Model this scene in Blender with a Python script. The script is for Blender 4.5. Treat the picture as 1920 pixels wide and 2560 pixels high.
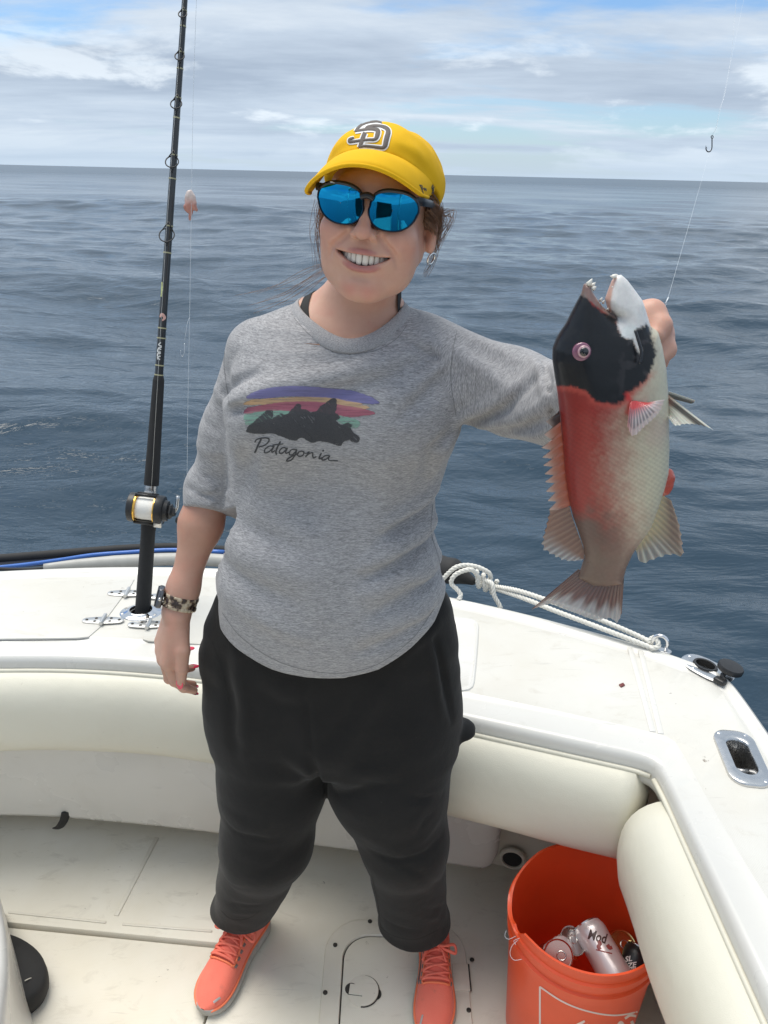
import bpy, bmesh, math, random
import numpy as np
from mathutils import Vector, Matrix
from mathutils.bvhtree import BVHTree

for o in list(bpy.data.objects): bpy.data.objects.remove(o, do_unlink=True)
scene = bpy.context.scene
COL = scene.collection
R = math.radians
rng = np.random.default_rng(7)
random.seed(7)

# ------------------------------------------------------------------ camera
FPX, CAM_H, PITCH, ROLL = 1923.0, 1.64, R(23.75), R(1.34)
cam_d = bpy.data.cameras.new('camera'); cam = bpy.data.objects.new('camera', cam_d); COL.objects.link(cam)
cam_d.sensor_fit = 'HORIZONTAL'; cam_d.sensor_width = 36.0; cam_d.lens = 36.0*FPX/1920.0
cam_d.clip_start = 0.02; cam_d.clip_end = 60000
_f = np.array([0, math.cos(PITCH), -math.sin(PITCH)]); _r0 = np.array([1., 0, 0]); _u0 = np.cross(_r0, _f)
_r = _r0*math.cos(ROLL) + _u0*math.sin(ROLL); _u = -_r0*math.sin(ROLL) + _u0*math.cos(ROLL)
CAM = np.array([0, 0, CAM_H])
cam.matrix_world = Matrix(((_r[0], _u[0], -_f[0], 0), (_r[1], _u[1], -_f[1], 0), (_r[2], _u[2], -_f[2], CAM_H), (0, 0, 0, 1)))
scene.camera = cam
def ray(px, py): return _f + _r*(px-960)/FPX - _u*(py-1280)/FPX
def PZ(px, py, z):                       # the point of the place at height z seen at a photo position
    d = ray(px, py); return CAM + d*((z-CAM_H)/d[2])
def PY(px, py, y):                       # ... at distance y ahead
    d = ray(px, py); return CAM + d*(y/d[1])

# ------------------------------------------------------------------ sky and sun
SUN_EL, SUN_AZ = R(71), R(-50)           # high, ahead and to the left, veiled by cloud
world = bpy.data.worlds.new('World'); scene.world = world; world.use_nodes = True
wt = world.node_tree; wn = wt.nodes; wl = wt.links
for n in list(wn): wn.remove(n)
def N(tree, typ, **kw):
    n = tree.nodes.new(typ)
    for k, v in kw.items():
        if k.startswith('i_'): n.inputs[k[2:].replace('_', ' ')].default_value = v
        else: setattr(n, k, v)
    return n
def MATH(tree, op, a, b=None, c=None, clamp=False):
    n = tree.nodes.new('ShaderNodeMath'); n.operation = op; n.use_clamp = clamp
    for i, v in enumerate((a, b, c)):
        if v is None: continue
        if isinstance(v, (int, float)): n.inputs[i].default_value = v
        else: tree.links.new(v, n.inputs[i])
    return n.outputs[0]
def RAMP(tree, fac, stops, interp='LINEAR'):
    n = tree.nodes.new('ShaderNodeValToRGB'); cr = n.color_ramp; cr.interpolation = interp
    while len(cr.elements) < len(stops): cr.elements.new(0.5)
    for e, (p, c) in zip(cr.elements, stops):
        e.position = p; e.color = (*c, 1) if len(c) == 3 else c
    tree.links.new(fac, n.inputs[0]); return n.outputs[0]
def MIX(tree, fac, a, b, mode='MIX'):
    n = tree.nodes.new('ShaderNodeMix'); n.data_type = 'RGBA'; n.blend_type = mode
    for s, v in ((n.inputs[0], fac), (n.inputs[6], a), (n.inputs[7], b)):
        if isinstance(v, (int, float)): s.default_value = v
        elif isinstance(v, tuple): s.default_value = (*v, 1) if len(v) == 3 else v
        else: tree.links.new(v, s)
    return n.outputs[2]
out = N(wt, 'ShaderNodeOutputWorld'); bg = N(wt, 'ShaderNodeBackground'); bg.inputs[1].default_value = 0.1
wl.new(bg.outputs[0], out.inputs[0])
sky = N(wt, 'ShaderNodeTexSky', sky_type='NISHITA', sun_disc=False, sun_elevation=SUN_EL, sun_rotation=SUN_AZ, altitude=0, air_density=1.0, dust_density=0.6, ozone_density=1.6)
tc = N(wt, 'ShaderNodeTexCoord'); sep = N(wt, 'ShaderNodeSeparateXYZ'); wl.new(tc.outputs['Generated'], sep.inputs[0])
zc = MATH(wt, 'MAXIMUM', sep.outputs[2], 0.0)
# the cloud sheet: the direction carried to a level sheet overhead
den = MATH(wt, 'ADD', zc, 0.085)
cx = MATH(wt, 'DIVIDE', sep.outputs[0], den); cy = MATH(wt, 'DIVIDE', sep.outputs[1], den)
comb = N(wt, 'ShaderNodeCombineXYZ'); wl.new(cx, comb.inputs[0]); wl.new(cy, comb.inputs[1])
def cloud_noise(scale, loc, detail=7, rough=0.55, sx=1.0, dist=0.0):
    mp = N(wt, 'ShaderNodeMapping'); mp.inputs['Location'].default_value = loc; mp.inputs['Scale'].default_value = (sx, 1, 1)
    wl.new(comb.outputs[0], mp.inputs[0])
    t = N(wt, 'ShaderNodeTexNoise', i_Scale=scale, i_Detail=detail, i_Roughness=rough, i_Distortion=dist); wl.new(mp.outputs[0], t.inputs['Vector'])
    return t.outputs['Fac']
n1 = cloud_noise(0.42, (3.1, 7.7, 0), 9, 0.56, 0.55, 0.35)
n2 = cloud_noise(1.35, (1.3, 2.2, 1.0), 6, 0.6, 0.7, 0.2)
cov = MATH(wt, 'ADD', MATH(wt, 'MULTIPLY', n1, 0.78), MATH(wt, 'MULTIPLY', n2, 0.22))
mask = RAMP(wt, cov, [(0.385, (0, 0, 0)), (0.49, (1, 1, 1))], 'EASE')
n3 = cloud_noise(0.6, (11.0, 4.0, 2.0), 8, 0.6, 0.5, 0.3)
ccol = RAMP(wt, n3, [(0.32, (3.0, 3.65, 4.6)), (0.48, (4.3, 5.05, 6.0)), (0.66, (6.0, 6.6, 7.2))])
# bright cumulus heads standing low over the horizon
n4 = N(wt, 'ShaderNodeTexNoise', i_Scale=5.0, i_Detail=8, i_Roughness=0.58, i_Distortion=0.25)
mp4 = N(wt, 'ShaderNodeMapping'); mp4.inputs['Scale'].default_value = (0.8, 0.8, 3.0); mp4.inputs['Location'].default_value = (0.55, 0.2, 0.1)
wl.new(tc.outputs['Generated'], mp4.inputs[0]); wl.new(mp4.outputs[0], n4.inputs['Vector'])
lowband = RAMP(wt, zc, [(0.0, (0, 0, 0)), (0.015, (0.4, 0.4, 0.4)), (0.05, (1, 1, 1)), (0.10, (0.8, 0.8, 0.8)), (0.16, (0, 0, 0))])
cum = MATH(wt, 'MULTIPLY', RAMP(wt, n4.outputs['Fac'], [(0.53, (0, 0, 0)), (0.62, (1, 1, 1))], 'EASE'), lowband)
skyblue = MIX(wt, 1.0, sky.outputs[0], (0.70, 0.88, 1.08), 'MULTIPLY')
c1 = MIX(wt, mask, skyblue, ccol)
c2 = MIX(wt, MATH(wt, 'MULTIPLY', cum, 0.85), c1, (7.3, 7.9, 8.4))
hz = RAMP(wt, zc, [(0.0, (1, 1, 1)), (0.045, (0.35, 0.35, 0.35)), (0.13, (0, 0, 0))])
c3 = MIX(wt, MATH(wt, 'MULTIPLY', hz, 0.85), c2, (4.3, 5.25, 6.3))
wl.new(c3, bg.inputs[0])

sun_d = bpy.data.lights.new('sun', 'SUN'); sun = bpy.data.objects.new('sun', sun_d); COL.objects.link(sun)
sun_d.energy = 2.5; sun_d.angle = R(42); sun_d.color = (1.0, 0.945, 0.85)
sd = Vector((math.sin(SUN_AZ)*math.cos(SUN_EL), math.cos(SUN_AZ)*math.cos(SUN_EL), math.sin(SUN_EL)))
sun.rotation_euler = sd.to_track_quat('Z', 'Y').to_euler()
sun.location = (0, 0, 8)
vs = scene.view_settings
vs.view_transform = 'Standard'; vs.look = 'None'; vs.exposure = 0.45; vs.gamma = 1.0; vs.use_curve_mapping = False
scene.cycles.use_denoising = True
scene.cycles.max_bounces = 8

# ------------------------------------------------------------------ helpers
ORG = {}
def root(name, loc, label, cat, group=None):
    o = bpy.data.objects.new(name, None); COL.objects.link(o); o.location = loc; o.empty_display_size = 0.05
    ORG[o] = np.array(loc, float); o['label'] = label; o['category'] = cat
    if group: o['group'] = group
    return o
def mobj(name, V, F, mat, parent=None, smooth=True, col=None, attrs=None, org=None, fmat=None, angle=None):
    V = np.asarray(V, float).reshape(-1, 3)
    if parent is not None: o0 = ORG[parent]
    else: o0 = np.array(org if org is not None else V.mean(0)*[1, 1, 0] + [0, 0, V[:, 2].min()])
    me = bpy.data.meshes.new(name)
    L = V - o0
    if isinstance(F, np.ndarray):
        k = F.shape[1]; me.vertices.add(len(L)); me.vertices.foreach_set('co', L.ravel())
        me.loops.add(F.size); me.loops.foreach_set('vertex_index', F.astype(np.int32).ravel())
        me.polygons.add(len(F)); me.polygons.foreach_set('loop_start', np.arange(0, F.size, k, dtype=np.int32))
        me.update(calc_edges=True); me.validate()
    else:
        me.from_pydata([tuple(v) for v in L], [], [tuple(f) for f in F])
    mats = mat if isinstance(mat, (list, tuple)) else [mat]
    for m in mats: me.materials.append(m)
    if fmat is not None: me.polygons.foreach_set('material_index', np.asarray(fmat, np.int32))
    me.polygons.foreach_set('use_smooth', np.full(len(me.polygons), bool(smooth)))
    if angle is not None and smooth: me.set_sharp_from_angle(angle=R(angle))
    if col is not None:
        a = me.color_attributes.new('Col', 'FLOAT_COLOR', 'POINT'); c = np.ones((len(V), 4)); c[:, :np.shape(col)[1]] = col
        a.data.foreach_set('color', c.ravel())
    for k, v in (attrs or {}).items():
        v = np.asarray(v, float)
        if v.ndim == 1: a = me.attributes.new(k, 'FLOAT', 'POINT'); a.data.foreach_set('value', v)
        else: a = me.attributes.new(k, 'FLOAT_VECTOR', 'POINT'); a.data.foreach_set('vector', v.ravel())
    me.update()
    o = bpy.data.objects.new(name, me); COL.objects.link(o)
    ORG[o] = o0
    if parent is not None: o.parent = parent
    else: o.location = o0
    return o
def tag(o, label=None, cat=None, group=None, kind=None):
    for k, v in (('label', label), ('category', cat), ('group', group), ('kind', kind)):
        if v: o[k] = v
    return o
class MB:                                   # gathers pieces of ONE part
    def __init__(s): s.V = []; s.F = []; s.M = []; s.n = 0
    def add(s, V, F, m=0):
        V = np.asarray(V, float).reshape(-1, 3); s.V.append(V)
        for f in F: s.F.append([int(i)+s.n for i in f]); s.M.append(m)
        s.n += len(V); return s
    def build(s, name, mat, parent=None, **kw): return mobj(name, np.concatenate(s.V), s.F, mat, parent, fmat=s.M, **kw)
def nrm(v): v = np.asarray(v, float); return v/(np.linalg.norm(v)+1e-12)
def frame_of(d, up=None):
    d = nrm(d); up = np.array([0, 0, 1.]) if up is None else np.asarray(up, float)
    if abs(d@nrm(up)) > 0.98: up = np.array([0, 1., 0])
    a = nrm(np.cross(up, d)); return a, np.cross(d, a), d
def tube(P, r, seg=10, closed=False, caps=True, flat=None, up=None):
    P = np.asarray(P, float); n = len(P); r = np.broadcast_to(np.asarray(r, float), (n,))
    T = np.roll(P, -1, 0)-np.roll(P, 1, 0)
    if not closed: T[0] = P[1]-P[0]; T[-1] = P[-1]-P[-2]
    a, b, d = frame_of(T[0], up); V = []
    for i in range(n):
        t = nrm(T[i]); a = nrm(a-t*(a@t)); b = np.cross(t, a)
        for k in range(seg):
            w = 2*math.pi*k/seg
            V.append(P[i]+r[i]*(math.cos(w)*a*(flat or 1)+math.sin(w)*b))
    F = []
    for i in range(n if closed else n-1):
        j = (i+1) % n
        for k in range(seg): F.append((i*seg+k, i*seg+(k+1) % seg, j*seg+(k+1) % seg, j*seg+k))
    if caps and not closed: F.append(tuple(range(seg))[::-1]); F.append(tuple((n-1)*seg+k for k in range(seg)))
    return np.array(V), F
def spline(P, n=8, closed=False):
    P = np.asarray(P, float); m = len(P); O = []
    for i in range(m if closed else m-1):
        p0 = P[(i-1) % m] if closed or i > 0 else 2*P[0]-P[1]; p1 = P[i]; p2 = P[(i+1) % m]
        p3 = P[(i+2) % m] if closed or i+2 < m else 2*P[-1]-P[-2]
        for k in range(n):
            t = k/n; O.append(0.5*(2*p1+(p2-p0)*t+(2*p0-5*p1+4*p2-p3)*t*t+(3*p1-p0-3*p2+p3)*t**3))
    if not closed: O.append(P[-1])
    return np.array(O)
def lathe(prof, seg=32, c=(0, 0, 0), ax=(0, 0, 1), up=None, close=False):
    a, b, d = frame_of(ax, up); c = np.asarray(c, float); V = []
    for (r, h) in prof:
        for k in range(seg):
            w = 2*math.pi*k/seg; V.append(c+d*h+r*(math.cos(w)*a+math.sin(w)*b))
    F = []; n = len(prof)
    for i in range(n-1):
        for k in range(seg): F.append((i*seg+k, i*seg+(k+1) % seg, (i+1)*seg+(k+1) % seg, (i+1)*seg+k))
    F.append(tuple(range(seg))[::-1]); F.append(tuple((n-1)*seg+k for k in range(seg)))
    return np.array(V), F
def loft(rings, caps=True, close_u=False):
    n = len(rings); m = len(rings[0]); V = np.concatenate([np.asarray(q, float) for q in rings]); F = []
    for i in range(n if close_u else n-1):
        j = (i+1) % n
        for k in range(m): F.append((i*m+k, i*m+(k+1) % m, j*m+(k+1) % m, j*m+k))
    if caps and not close_u: F.append(tuple(range(m))[::-1]); F.append(tuple((n-1)*m+k for k in range(m)))
    return V, F
def sheet(G):                               # G: rows x cols x 3
    G = np.asarray(G, float); n, m = G.shape[:2]
    I = np.arange(n*m).reshape(n, m)
    F = np.stack([I[:-1, :-1], I[:-1, 1:], I[1:, 1:], I[1:, :-1]], -1).reshape(-1, 4)
    return G.reshape(-1, 3), F
def rbox(size, bev=0.005, seg=2):
    bm = bmesh.new(); bmesh.ops.create_cube(bm, size=1.0)
    bmesh.ops.scale(bm, vec=size, verts=bm.verts)
    if bev: bmesh.ops.bevel(bm, geom=list(bm.edges), offset=bev, segments=seg, profile=0.5, affect='EDGES')
    bm.verts.ensure_lookup_table(); V = np.array([v.co[:] for v in bm.verts]); F = [[v.index for v in f.verts] for f in bm.faces]; bm.free()
    return V, F
def rrect(w, h, r, n=6):                    # rounded rectangle outline
    P = []
    for cx, cy, a0 in ((w/2-r, h/2-r, 0), (-w/2+r, h/2-r, 90), (-w/2+r, -h/2+r, 180), (w/2-r, -h/2+r, 270)):
        for k in range(n+1):
            a = R(a0+90*k/n); P.append((cx+r*math.cos(a), cy+r*math.sin(a)))
    return np.array(P)
def plate(outline, t, bev=0.002, hole=None):  # flat plate in xy with a bevelled top edge; hole: outline with same count
    o = np.asarray(outline, float); c = o.mean(0)
    def off(p, d):
        q = p-p.mean(0); L = np.linalg.norm(q, axis=1, keepdims=True); return p-q/L*d
    def ring(p, z): return np.c_[p, np.full(len(p), z)]
    if hole is None:
        return loft([ring(o, 0), ring(o, t-bev), ring(off(o, bev*0.3), t-bev*0.3), ring(off(o, bev), t)])
    h = np.asarray(hole, float)
    return loft([ring(h, 0), ring(o, 0), ring(o, t-bev), ring(off(o, bev), t), ring(off(h, -bev), t), ring(h, t-bev)], caps=False, close_u=True)
def xf(V, M=None, loc=(0, 0, 0)):
    V = np.asarray(V, float)
    if M is not None: V = V@np.asarray(M, float).T
    return V+np.asarray(loc, float)
def rotm(ax, deg):
    return np.array(Matrix.Rotation(R(deg), 3, ax))
def basis(a, b, c): return np.stack([a, b, c], 1)

# ---- implicit surfaces
def vlen(q): return np.sqrt(np.einsum('ij,ij->i', q, q))
def surfnet(fn, lo, hi, h, newton=1):
    lo = np.asarray(lo, float); hi = np.asarray(hi, float)
    n = np.ceil((hi-lo)/h).astype(int)+1
    xs = [lo[i]+h*np.arange(n[i]) for i in range(3)]
    Fv = np.empty(n, np.float32); c = 4
    nc_ = (n-1)//c+2; cs = [lo[i]+h*c*np.arange(nc_[i]) for i in range(3)]
    CP = np.stack(np.meshgrid(*cs, indexing='ij'), -1).reshape(-1, 3)
    Fc = np.concatenate([fn(CP[i:i+200000]) for i in range(0, len(CP), 200000)]).reshape(nc_)
    ii = [np.minimum((np.arange(n[i])+c//2)//c, nc_[i]-1) for i in range(3)]
    Fv[:] = Fc[np.ix_(*ii)]
    band = np.argwhere(np.abs(Fv) < h*c*1.8)
    for i in range(0, len(band), 200000):
        b = band[i:i+200000]; Fv[tuple(b.T)] = fn(lo+h*b)
    ins = Fv < 0; cn = n-1; ncell = int(cn.prod())
    acc = np.zeros((ncell, 3)); cnt = np.zeros(ncell); quads = []
    for ax in range(3):
        s0 = [slice(None)]*3; s1 = [slice(None)]*3; s0[ax] = slice(0, -1); s1[ax] = slice(1, None)
        A = ins[tuple(s0)]; B = ins[tuple(s1)]
        idx = np.argwhere(A != B)
        f0 = Fv[tuple(idx.T)]; j = idx.copy(); j[:, ax] += 1; f1 = Fv[tuple(j.T)]
        t = f0/(f0-f1); P = idx.astype(float); P[:, ax] += t
        a1, a2 = (ax+1) % 3, (ax+2) % 3
        ok = (idx[:, a1] > 0) & (idx[:, a2] > 0) & (idx[:, a1] < cn[a1]) & (idx[:, a2] < cn[a2])
        idx, P, f0 = idx[ok], P[ok], f0[ok]; q = []
        for d1, d2 in ((-1, -1), (0, -1), (0, 0), (-1, 0)):
            c = idx.copy(); c[:, a1] += d1; c[:, a2] += d2
            k = (c[:, 0]*cn[1]+c[:, 1])*cn[2]+c[:, 2]; q.append(k)
            for m in range(3): acc[:, m] += np.bincount(k, P[:, m], ncell)
            cnt += np.bincount(k, minlength=ncell)
        q = np.stack(q, 1); q[f0 >= 0] = q[f0 >= 0][:, ::-1]; quads.append(q)
    used = np.flatnonzero(cnt); mp = np.full(ncell, -1); mp[used] = np.arange(len(used))
    V = lo+h*acc[used]/cnt[used][:, None]; Q = mp[np.concatenate(quads)]
    for _ in range(newton):
        e = h*0.2; f = fn(V); g = np.stack([fn(V+np.eye(3)[m]*e)-f for m in range(3)], 1)/e
        s = f/np.maximum((g*g).sum(1), 0.15); d = -g*s[:, None]; L = np.linalg.norm(d, axis=1, keepdims=True)
        V = V+d*np.minimum(1, 0.6*h/np.maximum(L, 1e-9))
    return V, Q
def relax(V, Q, it=1, lam=0.5):
    for _ in range(it):
        acc = np.zeros_like(V); cnt = np.zeros(len(V))
        for a in range(4):
            b = (a+1) % 4
            for m in range(3): acc[:, m] += np.bincount(Q[:, a], V[Q[:, b], m], len(V))+np.bincount(Q[:, b], V[Q[:, a], m], len(V))
            cnt += np.bincount(Q[:, a], minlength=len(V))+np.bincount(Q[:, b], minlength=len(V))
        V = V+lam*(acc/np.maximum(cnt, 1)[:, None]-V)
    return V
def smin(a, b, k):
    h = np.clip(0.5+0.5*(b-a)/k, 0, 1); return b+(a-b)*h-k*h*(1-h)
def smax(a, b, k): return -smin(-a, -b, k)
def ell(P, c, r, M=None):
    q = P-np.asarray(c)
    if M is not None: q = q@np.asarray(M)       # M columns = local axes
    r = np.asarray(r, float); k0 = vlen(q/r); k1 = vlen(q/(r*r))
    return k0*(k0-1)/np.maximum(k1, 1e-9)
def cone(P, a, b, ra, rb):                     # capsule whose radius runs from ra to rb
    a = np.asarray(a, float); b = np.asarray(b, float); ab = b-a
    t = np.clip((P-a)@ab/(ab@ab), 0, 1); return vlen(P-a-t[:, None]*ab)-(ra+(rb-ra)*t)
def chain(P, pts, rad, k=0.01):
    f = None
    for i in range(len(pts)-1):
        g = cone(P, pts[i], pts[i+1], rad[i], rad[i+1]); f = g if f is None else smin(f, g, k)
    return f
def _hash(i):
    x = (i[..., 0]*374761393+i[..., 1]*668265263+i[..., 2]*2147483647) & 0xffffffff
    x = ((x ^ (x >> 13))*1274126177) & 0xffffffff
    return ((x ^ (x >> 16)) & 0xffff)/65535.0
def vnoise(P):
    P = np.asarray(P, float); i = np.floor(P).astype(np.int64); f = P-i; f = f*f*(3-2*f); o = 0
    for dx in (0, 1):
        for dy in (0, 1):
            for dz in (0, 1):
                w = (f[..., 0] if dx else 1-f[..., 0])*(f[..., 1] if dy else 1-f[..., 1])*(f[..., 2] if dz else 1-f[..., 2])
                o = o+w*_hash(i+np.array([dx, dy, dz]))
    return o*2-1
def fbm(P, oct=3):
    P = np.asarray(P, float); return sum(vnoise(P*2**k+17.3*k)*0.5**k for k in range(oct))
def sstep(a, b, x): t = np.clip((x-a)/(b-a), 0, 1); return t*t*(3-2*t)
def poly_sd(p, poly):                          # signed distance to a 2-d polygon, negative inside
    d = np.full(len(p), 1e9); ins = np.zeros(len(p), bool); n = len(poly)
    for i in range(n):
        a, b = poly[i], poly[(i+1) % n]; e = b-a; w = p-a
        t = np.clip((w@e)/(e@e+1e-12), 0, 1); d = np.minimum(d, ((w-t[:, None]*e)**2).sum(1))
        c = ((a[1] > p[:, 1]) != (b[1] > p[:, 1])) & (p[:, 0] < (b[0]-a[0])*(p[:, 1]-a[1])/(b[1]-a[1]+1e-12)+a[0]); ins ^= c
    return np.where(ins, -1, 1)*np.sqrt(d)
def line_sd(p, L):
    d = np.full(len(p), 1e9)
    for a, b in zip(L[:-1], L[1:]):
        e = b-a; w = p-a; t = np.clip((w@e)/(e@e+1e-12), 0, 1); d = np.minimum(d, ((w-t[:, None]*e)**2).sum(1))
    return np.sqrt(d)

# ---- materials
def new_mat(name):
    m = bpy.data.materials.new(name); m.use_nodes = True; t = m.node_tree
    b = t.nodes['Principled BSDF']; return m, t, b
def bumpn(t, b, h, strength, dist=0.001):
    n = t.nodes.new('ShaderNodeBump'); n.inputs['Strength'].default_value = strength; n.inputs['Distance'].default_value = dist
    t.links.new(h, n.inputs['Height']); t.links.new(n.outputs[0], b.inputs['Normal']); return n
def noise(t, scale, detail=4, rough=0.55, coord='Object', scl=None, dist=0.0):
    tc = t.nodes.new('ShaderNodeTexCoord'); n = t.nodes.new('ShaderNodeTexNoise')
    n.inputs['Scale'].default_value = scale; n.inputs['Detail'].default_value = detail; n.inputs['Roughness'].default_value = rough; n.inputs['Distortion'].default_value = dist
    v = tc.outputs[coord]
    if scl:
        mp = t.nodes.new('ShaderNodeMapping'); mp.inputs['Scale'].default_value = scl; t.links.new(v, mp.inputs[0]); v = mp.outputs[0]
    t.links.new(v, n.inputs['Vector']); return n.outputs['Fac']
def mat(name, col, rough=0.5, metal=0.0, var=0.12, vs=30, bump=0.0, bs=200, bd=0.001, spec=0.5, coat=0.0, sheen=0.0, attr=False, trans=0.0, rvar=0.0):
    m, t, b = new_mat(name)
    if attr:
        a = t.nodes.new('ShaderNodeAttribute'); a.attribute_name = 'Col'; c = a.outputs['Color']
    else: c = (*col, 1.0)
    if var:
        f = noise(t, vs); lo = MIX(t, 1.0, c, (1-var,)*3, 'MULTIPLY'); hi = MIX(t, 1.0, c, (1+var,)*3, 'MULTIPLY')
        c = MIX(t, f, lo, hi)
    if isinstance(c, tuple): b.inputs['Base Color'].default_value = c
    else: t.links.new(c, b.inputs['Base Color'])
    b.inputs['Roughness'].default_value = rough; b.inputs['Metallic'].default_value = metal
    b.inputs['Specular IOR Level'].default_value = spec; b.inputs['Coat Weight'].default_value = coat; b.inputs['Sheen Weight'].default_value = sheen
    if rvar:
        f = noise(t, vs*2.3); t.links.new(MATH(t, 'MULTIPLY_ADD', f, rvar*2, rough-rvar), b.inputs['Roughness'])
    if bump: bumpn(t, b, noise(t, bs), bump, bd)
    return m
# ================================================================== the sea
def build_sea():
    ZW = -0.55
    rows = np.concatenate([np.linspace(0.6, 3.0, 60, endpoint=False), np.geomspace(3.0, 60, 420, endpoint=False), np.geomspace(60, 30000, 190)])
    cols = np.linspace(-1.25, 1.25, 640)                     # bearing, denser ahead
    cols = np.sign(cols)*(0.55*np.abs(cols)+0.45*np.abs(cols)**3/1.25**2)
    RR, TT = np.meshgrid(rows, cols, indexing='ij')
    X = RR*np.sin(TT); Y = RR*np.cos(TT)-0.2
    dr = np.gradient(rows)[:, None]*np.ones_like(TT); dt = RR*np.gradient(cols)[None, :]
    sp = np.maximum(dr*0.55, dt)
    Z = np.zeros_like(X); DX = np.zeros_like(X); DY = np.zeros_like(X)
    g = np.random.default_rng(11)
    wind = R(250)
    for lam in np.geomspace(0.22, 34, 46):
        k = 2*math.pi/lam; amp = (0.0062*lam**0.86 if lam < 6 else 0.0062*6**0.86*(lam/6)**0.45)*np.interp(math.log(lam), [math.log(.25), math.log(.9), math.log(2.5), math.log(9), math.log(34)], [.85, 1.05, 1.25, 1.30, 1.15])
        for _ in range(2):
            a = wind+g.normal(0, 0.55 if lam < 4 else 0.4); ph = g.uniform(0, 6.28)
            arg = k*(X*math.cos(a)+Y*math.sin(a))+ph
            # slow patches of stronger and weaker ripple
            m = 0.75+0.45*np.sin(arg*0.061+ph*3)*np.sin((X*math.sin(a)-Y*math.cos(a))*k*0.09+ph)
            fade = np.clip((lam/sp-2.5)/3.0, 0, 1)
            A = amp*m*fade*0.62
            Z += A*np.sin(arg); q = 0.75
            DX += q*A*np.cos(arg)*math.cos(a); DY += q*A*np.cos(arg)*math.sin(a)
    near = sstep(0.8, 3.0, RR)*0.5+0.5
    G = np.stack([X+DX*near, Y+DY*near, ZW+Z*near], -1)
    V, F = sheet(G)
    m, t, b = new_mat('sea_water')
    b.inputs['Base Color'].default_value = (0.022, 0.044, 0.068, 1); b.inputs['Roughness'].default_value = 0.07; b.inputs['IOR'].default_value = 1.333
    cd = t.nodes.new('ShaderNodeTexCoord'); geo = t.nodes.new('ShaderNodeNewGeometry')
    def wn_(scale, scl, detail):
        mp = t.nodes.new('ShaderNodeMapping'); mp.inputs['Scale'].default_value = scl; mp.inputs['Rotation'].default_value = (0, 0, R(-18))
        t.links.new(geo.outputs['Position'], mp.inputs[0]); n = t.nodes.new('ShaderNodeTexNoise'); n.inputs['Scale'].default_value = scale
        n.inputs['Detail'].default_value = detail; n.inputs['Roughness'].default_value = 0.6; n.inputs['Distortion'].default_value = 0.6; t.links.new(mp.outputs[0], n.inputs['Vector']); return n.outputs['Fac']
    h = MATH(t, 'ADD', MATH(t, 'MULTIPLY', wn_(7.0, (0.55, 1, 1), 5), 0.027), MATH(t, 'MULTIPLY', wn_(0.9, (0.6, 1, 1), 6), 0.20))
    bn = bumpn(t, b, h, 0.55, 1.0)
    # wind-roughened water far off: many wavelets under one pixel read as a rougher sheet
    ln = t.nodes.new('ShaderNodeVectorMath'); ln.operation = 'LENGTH'; t.links.new(geo.outputs['Position'], ln.inputs[0])
    mr = t.nodes.new('ShaderNodeMapRange'); mr.inputs['From Min'].default_value = 6; mr.inputs['From Max'].default_value = 300; mr.inputs['To Min'].default_value = 0.075; mr.inputs['To Max'].default_value = 0.28
    t.links.new(ln.outputs['Value'], mr.inputs[0]); t.links.new(mr.outputs[0], b.inputs['Roughness'])
    m3 = t.nodes.new('ShaderNodeMapRange'); m3.inputs['From Min'].default_value = 0.8; m3.inputs['From Max'].default_value = 3.3; m3.inputs['To Min'].default_value = 0.45; m3.inputs['To Max'].default_value = 0.03; m3.interpolation_type = 'SMOOTHSTEP'
    t.links.new(MATH(t, 'LOGARITHM', ln.outputs['Value'], 10.0), m3.inputs[0]); t.links.new(m3.outputs[0], bn.inputs['Strength'])
    o = mobj('sea', V, F[:, ::-1], m, org=(0, 0, ZW)); tag(o, kind='structure')
    # the water all round, beyond the wave mesh
    m2 = mat('far_water', (0.022, 0.044, 0.068), 0.25, var=0); A = np.linspace(1.2, 2*math.pi-1.2, 40)
    G2 = np.stack([np.stack([r*np.sin(A), r*np.cos(A)-0.2, np.full(40, ZW-0.02)], -1) for r in (0.3, 4, 60, 1000, 30000)])
    V, F = sheet(G2); o = mobj('water', V, F[:, ::-1], m2, org=(0, 0, ZW-0.02)); tag(o, kind='structure')
build_sea()
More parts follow.
